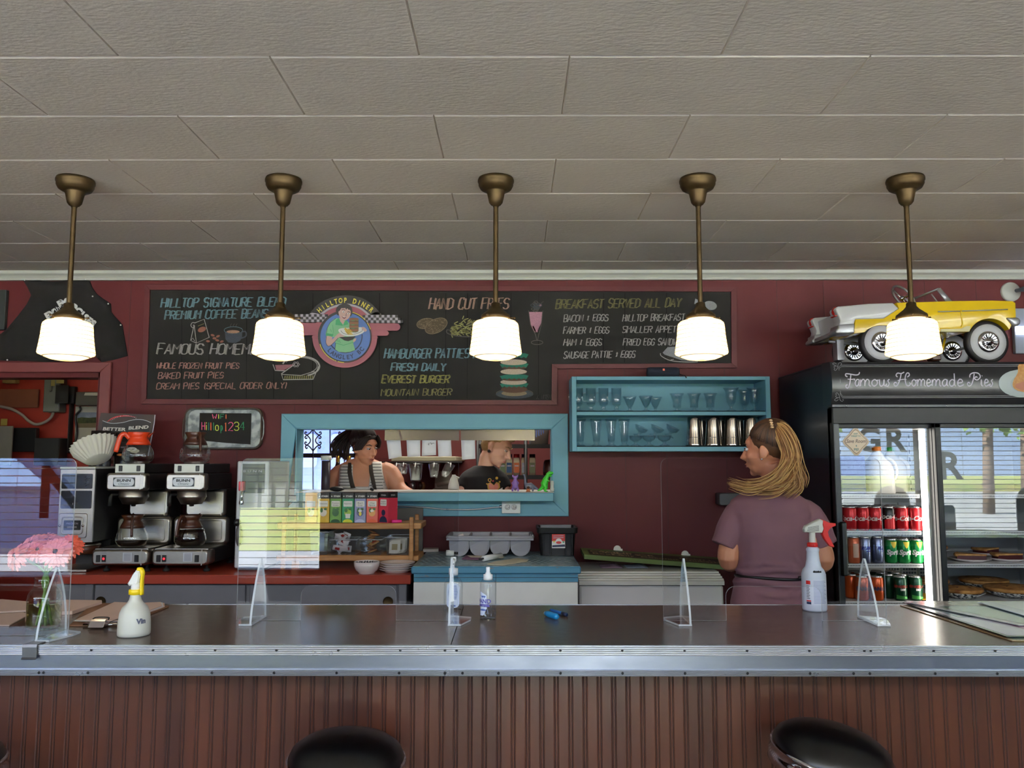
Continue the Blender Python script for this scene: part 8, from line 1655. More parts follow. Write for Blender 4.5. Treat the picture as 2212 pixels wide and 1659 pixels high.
c = V((at(1188, 1020, YR_+.1).x, YR_+.12, ZR[0]-.002)); g = G(); g.lathe([(0, .002), (.05, 0), (.055, .03), (.05, .1), (.04, .12), (0, .125)], c, mat('brown_jar', (70, 40, 34), .3), 20); obj('brown_jar', g, label='squat dark brown jar at the right end of the spice shelf', cat='jar')
for px, m, lb in ((1105, (70, 60, 50), 'dark tin on the lowest rack shelf behind the purple dinosaur'), (1128, (120, 120, 124), 'grey tin on the lowest rack shelf'), (1152, (60, 46, 40), 'brown tin on the lowest rack shelf behind the grey dinosaur'), (1180, (84, 30, 30), 'dark red tin on the lowest rack shelf')):
 c = V((at(px, 1050, YR_+.1).x, YR_+.12, ZR[2]-.002)); g = G(); g.lathe([(0, .002), (.042, 0), (.044, .01), (.044, .17), (.04, .176), (0, .176)], c, mat('tin_%d' % px, m, .35, metal=.4), 20); obj('food_tin', g, label=lb, cat='tin')
simple_box('red_box', 'dark red box on the rack shelf over the cook', 'box', 1050, 1060, 962, 1000, YR_+.05, .2, mat('red_card', (140, 30, 34), .5), z0=ZR[0]-.002)
# things on the ledge
t = thing('serving_ladle', 'black spoon with a long steel handle lying on the hatch ledge above the tea boxes', 'ladle', (at(740, 1062, 4.8).x, 4.8, LZ)); a = at(726, 1058, 4.8); g = G(); g.ell((a.x, 4.82, LZ+.0155), (.045, .035, .015), m_black, 18, 10); obj('spoon_bowl', g, t); b = at(800, 1058, 4.8); g = G(); g.tube([(a.x+.03, 4.815, LZ+.018), (b.x, 4.8, LZ+.016)], .0045, m_ksteel, 8); obj('handle', g, t); g = G(); g.tube([(b.x, 4.8, LZ+.016), (b.x+.02, 4.8, LZ+.012)], .008, m_dark, 8); g.tube([(b.x+.01, 4.8, LZ+.002), (b.x+.012, 4.8, LZ+.04)], .004, m_ksteel, 6); obj('grip', g, t)
def dino(name, label, px, col, kind, Y=4.78):
 x = at(px, 1063, Y).x; c = V((x, Y, LZ)); k = mpp(Y); t = thing(name, label, 'toy dinosaur', c, 'toy dinosaurs on the ledge'); m = mat('toy_'+name, col, .4); g = G(); P = lambda a, b, d=0: c+V((a*k, d*k, b*k))
 if kind == 'rex':
  g.tube([P(-1, 10), P(-2, 18), P(1, 27), P(5, 35)], [6.5*k, 8*k, 6*k, 4*k], m, 12); g.tube([P(4, 35), P(10, 40), P(17, 40)], [4.5*k, 5*k, 2.6*k], m, 10); g.tube([P(8, 35), P(14, 33)], [2.6*k, 1.4*k], m, 8)
  g.tube([P(-4, 12), P(-11, 5), P(-17, 1.5)], [5*k, 3*k, .8*k], m, 10)
  for d in (-6, 6): g.tube([P(-1, 14, d*.6), P(2, 8, d), P(-2, 4, d), P(-1, 1.5, d)], [5*k, 4*k, 2.2*k, 1.8*k], m, 8); g.ell(P(2, 1.5, d), (4*k, 2.2*k, 1.5*k), m, 8, 6); g.tube([P(4, 26, d*.7), P(8, 22, d*.8), P(10, 24, d*.8)], [1.6*k, 1.3*k, .8*k], m, 6)
 elif kind == 'saur':
  g.tube([P(-20, 2), P(-12, 8), P(0, 13), P(8, 13), P(11, 18), P(12, 30), P(13, 36), P(17, 37)], [.8*k, 3*k, 7*k, 6*k, 3*k, 2*k, 2*k, 1.4*k], m, 10)
  for a_ in (-5, 6):
   for d in (-4, 4): g.tube([P(a_, 10, d), P(a_, 1, d)], [2.6*k, 2*k], m, 8)
 else:
  g.tube([P(0, 8), P(0, 16), P(0, 24), P(0, 30)], [6*k, 7*k, 4.5*k, 3*k], m, 10); g.ell(P(0, 31), (5.5*k, 4*k, 3.6*k), m, 10, 8); g.ell(P(-5, 34), (2*k, 2*k, 2.6*k), m, 8, 6); g.ell(P(5, 34), (2*k, 2*k, 2.6*k), m, 8, 6); g.tube([P(0, 10, 4), P(0, 4, 12), P(0, 1.5, 20)], [4*k, 2.4*k, .8*k], m, 8)
  for d in (-5, 5): g.tube([P(d*.7, 10), P(d*1.2, 5), P(d*1.1, 1)], [3.6*k, 2.8*k, 2.2*k], m, 8); g.tube([P(d*.8, 22), P(d*1.5, 18), P(d*1.1, 16)], [1.6*k, 1.3*k, 1*k], m, 6)
 o = obj('toy_body', g, t); remesh(o, .0022, 3); return t, P, k
dino('green_dinosaur', 'bright green toy tyrannosaur at the right end of the ledge', 1178, (64, 196, 50), 'rex')
t_ = dino('grey_dinosaur', 'grey long-necked toy dinosaur facing left, between the purple and the green one', 1146, (112, 114, 132), 'saur'); bpy.data.objects['grey_dinosaur'].children[0].scale.x = -1
dino('purple_dinosaur', 'small purple toy dinosaur standing upright on the ledge', 1113, (142, 106, 178), 'up')
c = V((at(1141, 1063, 4.76).x, 4.76, LZ)); g = G(); k = mpp(4.76); m_of = mat('toy_orange', (190, 110, 66), .5); g.ell(c+V((0, 0, 4*k)), (4*k, 3.4*k, 4*k), m_of, 12, 8); g.ell(c+V((0, 0, 9*k)), (3.6*k, 3.2*k, 3.4*k), m_brn, 12, 8); g.ell(c+V((-3*k, 0, 1.4*k)), (2*k, 2.4*k, 1.4*k), m_of, 8, 6); g.ell(c+V((3*k, 0, 1.4*k)), (2*k, 2.4*k, 1.4*k), m_of, 8, 6); obj('toy_figure', g, label='tiny orange and brown toy figure at the feet of the grey dinosaur', cat='toy')
c = V((at(1190, 1063, 4.77).x+.012, 4.86, LZ)); g = G(); g.lathe([(0, 0), (.012, .002), (.012, .02), (.009, .022), (.009, .04), (.011, .042), (.009, .062), (0, .064)], c, m_white, 14); obj('salt_shaker', g, label='small white shaker behind the green dinosaur', cat='shaker')
# ================================================================ back room through the doorway
YS_ = 6.28
zd = zm(0, 780, 7.542)
def rbx(nm, lb, cat, pts, Y, d, m, **k):
 q = zd(pts); a, b = xz(q[0][0], q[1][1], Y), xz(q[1][0], q[0][1], Y); g = G(); g.box(a[0], b[0], Y-d, Y, a[1], b[1], m, ch=.004); return obj(nm, g, label=lb, cat=cat), a, b
t = thing('electrical_panel', 'grey electrical panel with a yellowed notice on the storeroom wall', 'electrical panel', at(115, 850, YS_)); q = zd([(690, 60), (1000, 830)]); a, b = xz(q[0][0], q[1][1], YS_-.1), xz(q[1][0], q[0][1], YS_-.1)
g = G(); g.box(a[0], b[0], YS_-.1, YS_, a[1], b[1], mat('panel_grey', (104, 108, 104), .5), ch=.006); obj('panel_case', g, t); g = G(); g.box(a[0]+.05, b[0]-.06, YS_-.108, YS_-.1, a[1]+.16, b[1]-.1, mat('panel_door_grey', (92, 96, 92), .5), ch=.002); g.box(a[0]+.06, a[0]+.09, YS_-.11, YS_-.108, a[1]+.2, b[1]-.12, mat('old_notice', (140, 130, 70), .7)); g.box(a[0]+.1, a[0]+.16, YS_-.11, YS_-.108, a[1]+.22, a[1]+.36, mat('old_notice', (140, 130, 70), .7)); g.box(a[0]+.1, a[0]+.2, YS_-.112, YS_-.108, b[1]-.3, b[1]-.16, m_dark); obj('panel_door', g, t)
rbx('plywood_board', 'brown plywood board on the storeroom wall, left of the electrical panel', 'board', [(-200, 460), (650, 760)], YS_, .02, mat('plywood', (120, 66, 44), .7))
rbx('grey_sheet', 'pale grey sheet standing at the lower left of the doorway view', 'board', [(-200, 1060), (230, 1700)], YS_-.2, .02, mat('grey_sheet', (128, 124, 116), .7))
rbx('note', 'small yellow paper note stuck above the pale grey sheet', 'note', [(10, 940), (125, 1050)], YS_-.01, .004, mat('yellow_note', (168, 150, 70), .8))
rbx('black_monitor', 'black flat monitor hanging in the storeroom', 'monitor', [(260, 1090), (650, 1480)], YS_-.1, .05, m_black)
rbx('black_case', 'black box beside the monitor in the storeroom', 'box', [(690, 1260), (1110, 1700)], YS_-.05, .12, mat('dull_black', (24, 22, 22), .6))
for q_, lb in (([(110, 240), (330, 370)], 'small tan shelf box at the upper left of the storeroom wall'), ([(480, 190), (590, 260)], 'small yellowed box high on the storeroom wall')): rbx('wall_box', lb, 'box', q_, YS_, .06, mat('tan_box', (140, 116, 66), .7))
g = G(); g.tube([tuple(at(p[0], p[1], YS_-.06)) for p in zd(smooth([(-200, 700), (0, 740), (180, 780), (350, 870), (460, 970), (580, 1030), (720, 1000), (830, 920), (868, 835)], 5))], .011, mat('grey_cable', (150, 140, 132), .5), 8); obj('cable', g, label='thick pale cable looping from the electrical panel', cat='cable')
g = G(); g.tube([tuple(at(p[0], p[1], YS_-.03)) for p in zd(smooth([(1300, 740), (1305, 800), (1230, 900), (1250, 1100), (1240, 1250), (1190, 1450)], 5))], .008, m_black, 8); obj('cable', g, label='thin black cable hanging beside the calendar', cat='cable')
rbx('hanging_coat', 'black jacket hanging right of the electrical panel', 'coat', [(1110, 420), (1270, 700)], YS_, .04, m_dark); rbx('dark_post', 'dark post on the storeroom wall beside the calendar', 'post', [(1150, 700), (1215, 1500)], YS_, .06, m_dark)
rbx('grey_cover', 'dark grey wall case with a torn white label above the calendar', 'case', [(1280, 510), (1720, 730)], YS_, .05, mat('case_grey', (84, 80, 74), .6))
g = G(); g.ppx(zd([(1370, 560), (1390, 515), (1720, 510), (1720, 565)]), YS_-.055, m_trimw, .002); obj('torn_label', g, label='torn white label on the dark grey wall case', cat='label')
t = thing('wall_calendar', 'wall calendar with a photo of hills and trees, seen through the doorway', 'calendar', at(190, 920, YS_)); g = G(); g.ppx(zd([(1235, 740), (1720, 735), (1700, 1480), (1215, 1480)]), YS_-.006, mat('calendar_paper', (166, 162, 152), .8), .004); obj('sheet', g, t)
g = G(); g.ppx(zd([(1260, 835), (1720, 835), (1720, 930), (1260, 930)]), YS_-.0108, mat('photo_sky', (124, 134, 150), .7, col2=(90, 100, 120), vscale=20)); g.ppx(zd([(1260, 930), (1330, 915), (1450, 925), (1600, 912), (1720, 920), (1720, 1010), (1260, 1020)]), YS_-.011, mat('photo_trees', (34, 44, 22), .8, col2=(70, 76, 34), vscale=40)); g.ppx(zd([(1260, 1015), (1720, 1005), (1720, 1085), (1260, 1085)]), YS_-.0112, mat('photo_field', (108, 96, 72), .8)); obj('photograph', g, t)
# ================================================================ outdoors in front (seen only as reflections)
m_side = mat('grey_siding', (120, 122, 130), .7, var=.05); hs_ = thing('grey_house', 'grey board-sided house across the lawn, reflected in the screens', 'house', (-5, -19, .1))
g = G(); g.box(-13, 2.5, -26, -19, .05, 4.2, m_side)
for k in range(38): x = -13+k*.41; g.box(x, x+.03, -18.98, -19.0, .05, 4.2, mat('siding_joint', (92, 94, 102), .7))
obj('wall', g, hs_)
g = G(); g.prism([(-13.6, 4.1), (-5, 6.6), (3.1, 4.1)], 'y', -27, -18.3, m_shin); obj('roof', g, hs_)
for x in (-7.0, -4.6): g = G(); g.box(x-.55, x+.55, -18.98, -18.9, 1.7, 3.1, m_white); f = obj('window', g, hs_); g = G(); g.box(x-.45, x-.03, -18.9, -18.88, 1.8, 3.0, mat('house_pane', (70, 84, 110), .1)); g.box(x+.03, x+.45, -18.9, -18.88, 1.8, 3.0, mat('house_pane', (70, 84, 110), .1)); obj('pane', g, f)
g = G(); g.tube([(-8.6, -18.9, .15), (-8.6, -18.9, 4.2)], .06, m_white, 8); obj('downpipe', g, hs_)
def tree(x, y, h, r, lb, seed):
 t = thing('tree', lb, 'tree', (x, y, 0), 'trees across the road'); rd = random.Random(seed); g = G(); g.tube([(x, y, -.1), (x+.1, y, h*.35), (x, y, h*.7)], [.17, .14, .08], mat('bark', (70, 56, 46), .9), 8); obj('trunk', g, t)
 g = G(); ml = mat('leaf_green', (66, 96, 40), .8, col2=(110, 138, 64), vscale=2)
 for k in range(1100):
  a, b, q = rd.uniform(0, 2*PI), rd.uniform(-1, 1), rd.random()**.4; p = V((x+r*q*math.cos(a)*math.sqrt(1-b*b), y+r*q*math.sin(a)*math.sqrt(1-b*b), h*.68+r*.9*q*b)); s = rd.uniform(.09, .2); u = V((rd.uniform(-1, 1), rd.uniform(-1, 1), rd.uniform(-1, 1))).normalized(); v = u.orthogonal().normalized()
  g.add([p-u*s, p+v*s*.6, p+u*s, p-v*s*.6], [(0, 1, 2, 3)], ml)
 obj('crown', g, t, kind='stuff')
tree(14, -16, 7, 2.8, 'leafy street tree reflected in the right fridge door', 1); tree(19.5, -23, 8, 3.4, 'broad leafy tree farther along the road', 2); tree(13.0, -27, 8, 3.4, 'leafy tree beyond the road, in line with the fridge sticker', 3)
pk = thing('pickup_truck', 'dark blue pickup parked by the window, reflected in the left screen', 'car', (-6.6, -6, -.05)); m_pk = mat('truck_navy', (34, 48, 88), .25, coat=.5)
g = G(); g.prism(smooth([(-9.2, .4), (-9.2, 1.05), (-7.9, 1.1), (-7.4, 1.75), (-5.9, 1.78), (-5.2, 1.15), (-4.1, 1.0), (-4.0, .4)], 3), 'y', -6.6, -4.9, m_pk, ch=.08); obj('body', g, pk)
g = G(); g.prism([(-7.25, 1.2), (-7.0, 1.66), (-6.1, 1.68), (-5.5, 1.2)], 'y', -4.895, -4.88, mat('tinted_glass', (120, 146, 190), .05)); obj('side_window', g, pk)
for x in (-8.4, -4.9): g = G(); g.lathe([(0, .1), (.2, .1), (.34, .08), (.36, -.08), (0, -.08)], (x, -4.98, .31), m_tyre, 24, R=Matrix.Rotation(-PI/2, 3, 'X')); obj('wheel', g, pk)
# dining furniture by the front window (seen as reflections in the fridge doors)
m_up = mat('booth_vinyl', (92, 96, 104), .5); bt = thing('booth_bench', 'grey booth bench under the front window, reflected in the left fridge door', 'bench', (4.3, -1.5, 0))
g = G(); g.box(3.35, 5.25, -1.68, -1.58, .42, .97, m_up, ch=.03); obj('backrest', g, bt); g = G(); g.box(3.35, 5.25, -1.6, -1.15, .34, .46, m_up, ch=.03); obj('seat', g, bt); g = G(); g.box(3.4, 5.2, -1.6, -1.2, 0, .34, m_dark); obj('base', g, bt)
def chair(x, y, label):
 t = thing('dining_chair', label, 'chair', (x, y, 0), 'round-backed dining chairs'); g = G(); g.prism([(x-.2, .5)]+[(x+.2*math.cos(a), 1.02+.2*math.sin(a)) for a in [PI-PI*k/14 for k in range(15)]]+[(x+.2, .5)], 'y', y-.03, y, m_up, ch=.008); obj('backrest', g, t)
 g = G(); g.rbox(x-.21, x+.21, y-.02, y+.4, .43, .48, .05, m_up, ax='z', ch=.01); obj('seat', g, t)
 for dx in (-.18, .18):
  for dy in (0, .36): g = G(); g.tube([(x+dx, y+dy, .43), (x+dx*1.1, y+dy, 0)], .014, m_chrome, 8); obj('leg', g, t)
chair(4.28, -1.05, 'grey round-backed dining chair before the booth, reflected in the left fridge door'); chair(6.0, -1.3, 'grey round-backed dining chair by the window, reflected in the right fridge door')
# ================================================================ people
def headR(d, up=(0, 0, 1)):
 y = -V(d).normalized(); x = y.cross(V(up)).normalized(); z = x.cross(y); return Matrix((x, y, z)).transposed()
def head(g, c, R_, m, s=1.0, ears=True):
 """skull, jaw, nose, lips and ears; face looks along local -y"""
 P = lambda x, y, z: c+R_ @ (V((x, y, z))*s)
 E = lambda x, y, z, a, b, d, q=14: g.ell(P(x, y, z), (a*s, b*s, d*s), m, q, 10, R=R_)
 E(0, .012, .028, .073, .092, .092, 20); E(0, -.022, -.02, .062, .068, .085, 18); E(0, -.035, -.070, .047, .050, .040); E(0, -.068, -.092, .020, .018, .018)
 E(0, -.062, .040, .050, .024, .028); E(-.032, -.056, -.02, .028, .026, .028); E(.032, -.056, -.02, .028, .026, .028); E(0, -.074, -.055, .028, .018, .022)
 g.tube([P(0, -.086, .020), P(0, -.098, .0), P(0, -.114, -.022), P(0, -.096, -.033)], [.008*s, .010*s, .0125*s, .008*s], m, 10); E(-.011, -.094, -.026, .009, .010, .007); E(.011, -.094, -.026, .009, .010, .007)
 E(0, -.091, -.052, .021, .009, .006); E(0, -.089, -.063, .019, .009, .007)
 if ears:
  for q in (-1, 1): g.ell(P(q*.074, .012, -.008), (.010*s, .021*s, .032*s), m, 12, 8, R=R_ @ Euler((-.15, 0, q*.35)).to_matrix()); E(q*.072, .0, -.03, .008, .012, .012)
 return P
def face_bits(t, P, R_, s, brow, lip, look=0.0, lids=.5):
 for q in (-1, 1):
  g = G(); g.ell(P(q*.031, -.0765, .012), (.0125*s, .009*s, .007*s), m_white, 12, 8, R=R_); e = obj('eye', g, t); g = G(); g.ell(P(q*.031+look, -.0848, .011), (.0055*s, .002*s, .0055*s), mat('iris', (60, 44, 34), .3), 10, 6, R=R_); obj('iris', g, e)
  g = G(); g.tube([P(q*.016, -.0835, .0165), P(q*.031, -.087, .0165+.004*lids), P(q*.046, -.079, .013)], .0022*s, brow, 6); obj('eyelid', g, t)
  g = G(); g.tube([P(q*.014, -.0865, .033), P(q*.032, -.084, .040), P(q*.050, -.070, .033)], [.0025*s, .0035*s, .0015*s], brow, 6); obj('eyebrow', g, t)
 g = G(); g.tube([P(-.022, -.0915, -.0575), P(-.008, -.0985, -.053), P(0, -.0985, -.0545), P(.008, -.0985, -.053), P(.022, -.0915, -.0575)], [.001*s, .0042*s, .0038*s, .0042*s, .001*s], lip, 6); g.tube([P(-.019, -.0915, -.0595), P(0, -.098, -.0645), P(.019, -.0915, -.0595)], [.001*s, .005*s, .001*s], lip, 6); obj('lips', g, t)
def hand(g, w, d, n, m, side=1):
 """palm and five curled fingers from wrist w along d; n points out of the back of the hand"""
 d = V(d).normalized(); n = V(n); n = (n-d*n.dot(d)).normalized(); r = d.cross(n)*side; Rm = Matrix((r, d, n)).transposed()
 g.ell(w+d*.048, (.040, .052, .015), m, 14, 8, R=Rm)
 for k, (o, L) in enumerate(((-.030, .066), (-.010, .078), (.010, .074), (.029, .058))):
  a = w+d*.085+r*o; b = a+d*L*.5-n*.008; e = b+d*L*.28-n*L*.22; f = e+d*L*.08-n*L*.25; g.tube([a-d*.02, a, b, e, f], [.0095, .009, .0085, .008, .006], m, 8)
 a = w+d*.03-r*.034; g.tube([a, a-r*.018+d*.025-n*.008, a-r*.02+d*.05-n*.02, a-r*.012+d*.068-n*.026], [.012, .0105, .009, .007], m, 8)
def legs(t, x, Y, fwd, zhip, m, shoe):
 f = V((0, fwd, 0)); g = G()
 for q in (-1, 1):
  g.tube(smooth([(x+q*.05, Y, zhip), (x+q*.095, Y, zhip-.12), (x+q*.10, Y+fwd*.01, zhip*.56), (x+q*.10, Y-fwd*.005, zhip*.3), (x+q*.10, Y, .09)], 4), [.12]*2+[.105]*5+[.085]*4+[.07]*6, m, 16)
 g.ell((x, Y, zhip-.02), (.165, .115, .12), m, 20, 12); remesh(obj('trousers', g, t), .012, 8)
 for q in (-1, 1): g = G(); g.ell((x+q*.10, Y+fwd*.05, .045), (.048, .13, .045), shoe, 16, 10); g.box(x+q*.10-.045, x+q*.10+.045, Y+fwd*.05-.11, Y+fwd*.05+.11, 0, .02, m_black, ch=.008); obj('shoe', g, t)
def surf(p, secs, c, off, sgn=-1):
 """push a point onto the front of a lofted torso"""
 z = p.z-c[2]; S_ = sorted(secs); i = max(0, min(len(S_)-2, sum(1 for q in S_ if q[0] <= z)-1)); A, B = S_[i], S_[i+1]; t = max(0, min(1, (z-A[0])/(B[0]-A[0]))); a = A[1]+(B[1]-A[1])*t; b = A[2]+(B[2]-A[2])*t; q = A[3]+(B[3]-A[3])*t
 u = min(.999, abs((p.x-c[0])/a)); return V((p.x, c[1]+sgn*(b*(1-u**q)**(1/q)+off), p.z))
def onto(g, rows, Y, secs, c, off, m, th=.004):
 """rows of (py, px0, px1) seen at depth Y laid on the torso"""
 g.sheet([[surf(at(x0+(x1-x0)*k/6.0, py, Y), secs, c, off) for k in range(7)] for py, x0, x1 in rows], m, th)
def strands(g, guides, n, r, m, jit, seed=1):
 rd = random.Random(seed)
 for k in range(n):
  gd = guides[k % len(guides)]; j = [V((rd.gauss(0, 1), rd.gauss(0, 1), rd.gauss(0, 1)))*jit for _ in (0, 1)]; P = [tuple(V(p)+j[0]*(.25+.75*i/(len(gd)-1))+j[1]*.5*math.sin(i)) for i, p in enumerate(gd)]
  P = smooth(P, 4); N_ = len(P); g.tube(P, [r*(1-.25*(i/N_))*(1 if i < N_*.8 else max(.15, (N_-i)/(N_*.2))) for i in range(N_)], m if not isinstance(m, list) else m[k % len(m)], 6)
m_sk1, m_skn, m_skc = mat('skin_tan', (190, 128, 98), .5, var=.05, sss=.05), mat('skin_warm', (206, 144, 112), .5, var=.05, sss=.05), mat('skin_fair', (222, 176, 152), .5, var=.04, sss=.05)
m_jean, m_shoe = mat('dark_denim', (28, 32, 48), .8), mat('black_shoe', (20, 20, 20), .5)
m_lip = mat('lip', (176, 96, 90), .5)
# ---- the server, seen from behind, looking left
Y = 3.45; q = lambda px, py, y=Y: at(px, py, y); zs = lambda py: at(1667, py, Y).z; xs = at(1663, 1150, Y).x
sv = thing('person', 'server in a mauve T-shirt with a blonde ponytail, back turned, working behind the counter', 'person', (xs, Y, 0))
m_mauve = mat('mauve_jersey', (126, 88, 98), .85, var=.06, vscale=5, bump=.25, bscale=22)
hc = q(1655, 973, Y+.01); hR = headR((-.81, .58, -.10)); g = G(); P = head(g, hc, hR, m_sk1, .95)
nb = q(1676, 1062); g.tube([hc+V((.02, -.005, -.05)), hc+V((.032, 0, -.11)), nb+V((0, .01, -.02))], [.055, .053, .062], m_sk1, 18)
g.ell((xs, Y, 1.15), (.13, .08, .22), m_sk1, 18, 12)
for s_, (e, w_) in ((-1, (q(1574, 1212, Y-.01), q(1612, 1208, Y+.24))), (1, (q(1778, 1214, Y-.01), q(1735, 1212, Y+.24)))):
 sh = q(1614, 1118) if s_ < 0 else q(1726, 1120); g.tube(smooth([tuple(sh), tuple((q(1586, 1130) if s_ < 0 else q(1758, 1132))*.5+e*.5), tuple(e), tuple(e*.5+w_*.5), tuple(w_)], 4), [.050]*4+[.045]*4+[.041]*3+[.036]*3+[.027]*3, m_sk1, 14); hand(g, w_, (-.25*s_, 1, -.15), (0, .1, 1), m_sk1, s_)
remesh(obj('body', g, sv), .0048, 3)
SS = [(.80, .178, .125, 2.4), (zs(1300), .170, .118, 2.4), (zs(1262), .152, .112, 2.4), (zs(1238), .143, .106, 2.4), (zs(1205), .148, .110, 2.4), (zs(1150), .158, .120, 2.4), (zs(1105), .172, .112, 2.5), (zs(1080), .158, .088, 2.3), (zs(1064), .112, .072, 2.2), (zs(1056), .072, .062, 2)]
g = G(); loftz(g, (xs, Y, 0), SS, m_mauve, 28)
for s_ in (-1, 1):
 a, b = (q(1628, 1104), q(1563, 1180, Y-.01)) if s_ < 0 else (q(1712, 1106), q(1782, 1178, Y-.01)); g.tube(smooth([tuple(a), tuple(q(1594, 1114) if s_ < 0 else q(1748, 1116)), tuple(b)], 4), [.050]*2+[.062]*3+[.060]*2+[.055]*3, m_mauve, 16)
for k, (py, am) in enumerate(((1228, .010), (1215, .008), (1254, .012), (1275, .012), (1290, .010))): z = zs(py); g.tube([(xs+.15*math.cos(a), Y+.113*math.sin(a), z+.008*math.sin(3*a+k)) for a in [2*PI*i/26 for i in range(26)]], am, m_mauve, 6, closed=True)
for x0, y0, x1, y1 in ((1600, 1232, 1650, 1195), (1720, 1232, 1690, 1180), (1735, 1225, 1722, 1160), (1725, 1252, 1650, 1290), (1725, 1252, 1690, 1300)): a, b = q(x0, y0), q(x1, y1); g.tube([surf(a, SS, (xs, Y, 0), -.004), surf(a*.5+b*.5, SS, (xs, Y, 0), -.003), surf(b, SS, (xs, Y, 0), -.006)], [.010, .012, .004], m_mauve, 8)
remesh(obj('shirt', g, sv), .0062, 3)
g = G(); z = zs(1243); g.tube([(xs+.149*math.cos(a), Y+.115*math.sin(a), z+.004*math.sin(2*a)) for a in [2*PI*i/32 for i in range(32)]], [(.006, .004)]*32, m_black, 6, closed=True); kn = surf(q(1722, 1246), SS, (xs, Y, 0), .012); g.ell(kn, (.014, .010, .012), m_black, 10, 6)
for d in (V((.035, -.01, .012)), V((-.03, -.01, .010)), V((.02, -.006, -.07)), V((-.012, -.006, -.08))): g.tube(smooth([tuple(kn), tuple(kn+d*.6+V((0, -.008, .006))), tuple(kn+d)], 3), [(.007, .002)]*7, m_black, 6)
g.sheet([[surf(V((xs+u*.12, Y, zz)), SS, (xs, Y, 0), .012, 1) for u in (-1, -.5, 0, .5, 1)] for zz in (zs(1240), .9, .8)], m_black, .004); obj('waist_apron', g, sv)
legs(sv, xs, Y, 1, .88, m_jean, m_shoe)
m_hb1, m_hb2, m_hb3, m_hb4 = mat('hair_brown', (84, 54, 32), .5, var=.15, vscale=40), mat('hair_dark', (58, 38, 26), .5, var=.15, vscale=40), mat('hair_honey', (146, 98, 54), .5, var=.15, vscale=40), mat('hair_blonde', (190, 148, 90), .5, var=.12, vscale=40)
def cap(g, hc, hR, tie, ms, C=(0, .030, .042), A=(.0785, .095, .091), n=120, r=.0034, th=(-.2, .55), sd=2):
 """hair pulled back over the skull from the hairline to the tie"""
 rd = random.Random(sd); C = V(C); g.ell(hc+hR @ C, A, ms[0], 28, 16, R=hR); t = hR.transposed() @ (V(tie)-hc)-C; td = V((t.x/A[0], t.y/A[1], t.z/A[2])).normalized()
 for k in range(n):
  f = 2*PI*k/n; h_ = th[0]+th[1]*math.cos(f)+rd.uniform(-.05, .05); d0 = V((math.sin(f)*math.cos(h_), -math.cos(f)*math.cos(h_), math.sin(h_))); P = []
  for i in range(7): d = (d0*(1-i/6)+td*(i/6)+V((0, 0, .25*math.sin(PI*i/6)))*.6).normalized(); P.append(tuple(hc+hR @ (C+V((d.x*A[0], d.y*A[1], d.z*A[2]))*1.0)))
  P[-1] = tuple(V(P[-1])*.3+V(tie)*.7); P = smooth(P, 3); g.tube(P, [r*(.5+.5*min(1, i/4)) for i in range(len(P))], ms[rd.randrange(len(ms))], 6)
tie = q(1667, 920, Y-.045); g = G(); cap(g, hc, hR, tie, [m_hb1, m_hb2, m_hb1, m_hb1])
obj('hair', g, sv)
def hp(*L): return [tuple(q(px, py, y)) for px, py, y in L]
g = G(); T0_ = (1672, 918, Y-.05)
GD = [hp(T0_, (1692, 925, Y-.08), (1712, 960, Y-.10), (1722, 1005, Y-.11), (1730, 1030, Y-.11), (1722, 1052, Y-.11)), hp(T0_, (1698, 928, Y-.06), (1716, 970, Y-.08), (1714, 1010, Y-.11), (1722, 1045, Y-.12), (1700, 1064, Y-.12)), hp(T0_, (1685, 935, Y-.09), (1702, 975, Y-.11), (1698, 1000, Y-.12), (1672, 1032, Y-.13), (1640, 1052, Y-.13)), hp(T0_, (1690, 930, Y-.08), (1708, 980, Y-.10), (1694, 1015, Y-.12), (1660, 1042, Y-.13), (1622, 1054, Y-.12), (1580, 1044, Y-.1)), hp(T0_, (1682, 940, Y-.08), (1695, 985, Y-.10), (1680, 1020, Y-.12), (1646, 1044, Y-.12), (1610, 1048, Y-.1)), hp(T0_, (1700, 935, Y-.07), (1720, 985, Y-.09), (1708, 1030, Y-.12), (1680, 1055, Y-.13), (1640, 1058, Y-.13))]
strands(g, GD, 430, .0024, [m_hb3, m_hb4, m_hb3, m_hb4, mat('hair_wheat', (176, 134, 84), .5), m_hb4, m_hb3], .0115, 3); obj('ponytail', g, sv)
g = G();
for k in range(4): g.ell(q(1665+k, 908+k*5, Y-.085), (.008, .007, .005), mat('hair_tie_beads', (206, 170, 130), .3), 8, 6)
obj('hair_tie', g, sv); g = G(); g.ell(P(-.080 if False else .080, .002, -.040), .0042, m_chrome, 8, 6); g.ell(P(-.080, .002, -.040), .0042, m_chrome, 8, 6); obj('earring', g, sv); face_bits(sv, P, hR, .95, m_hb2, m_lip)
# ---- kitchen worker in a striped top, facing out, looking to our right
Y = 5.42; xs = at(783, 1030, Y).x; zz = lambda py: at(783, py, Y).z; kw_ = thing('person', 'kitchen worker in a black and white striped top and dark apron, dark ponytail, looking right', 'person', (xs, Y, 0))
hc = at(788, 966, Y-.06); hR = headR((.74, -.62, -.28), (-.10, 0, 1)); g = G(); P = head(g, hc, hR, m_skn, .98)
SK = [(.95, .17, .11, 2.4), (1.15, .165, .12, 2.4), (zz(1060), .178, .125, 2.4), (zz(1035), .182, .118, 2.4), (zz(1015), .178, .098, 2.3), (zz(1004), .155, .08, 2.2), (zz(997), .115, .068, 2.1), (zz(991), .07, .058, 2)]; loftz(g, (xs, Y, 0), SK, m_skn, 28)
g.tube([hc+V((-.012, .03, -.05)), (xs+.005, Y-.01, zz(1000)), (xs, Y, zz(1012))], [.058, .060, .075], m_skn, 18)
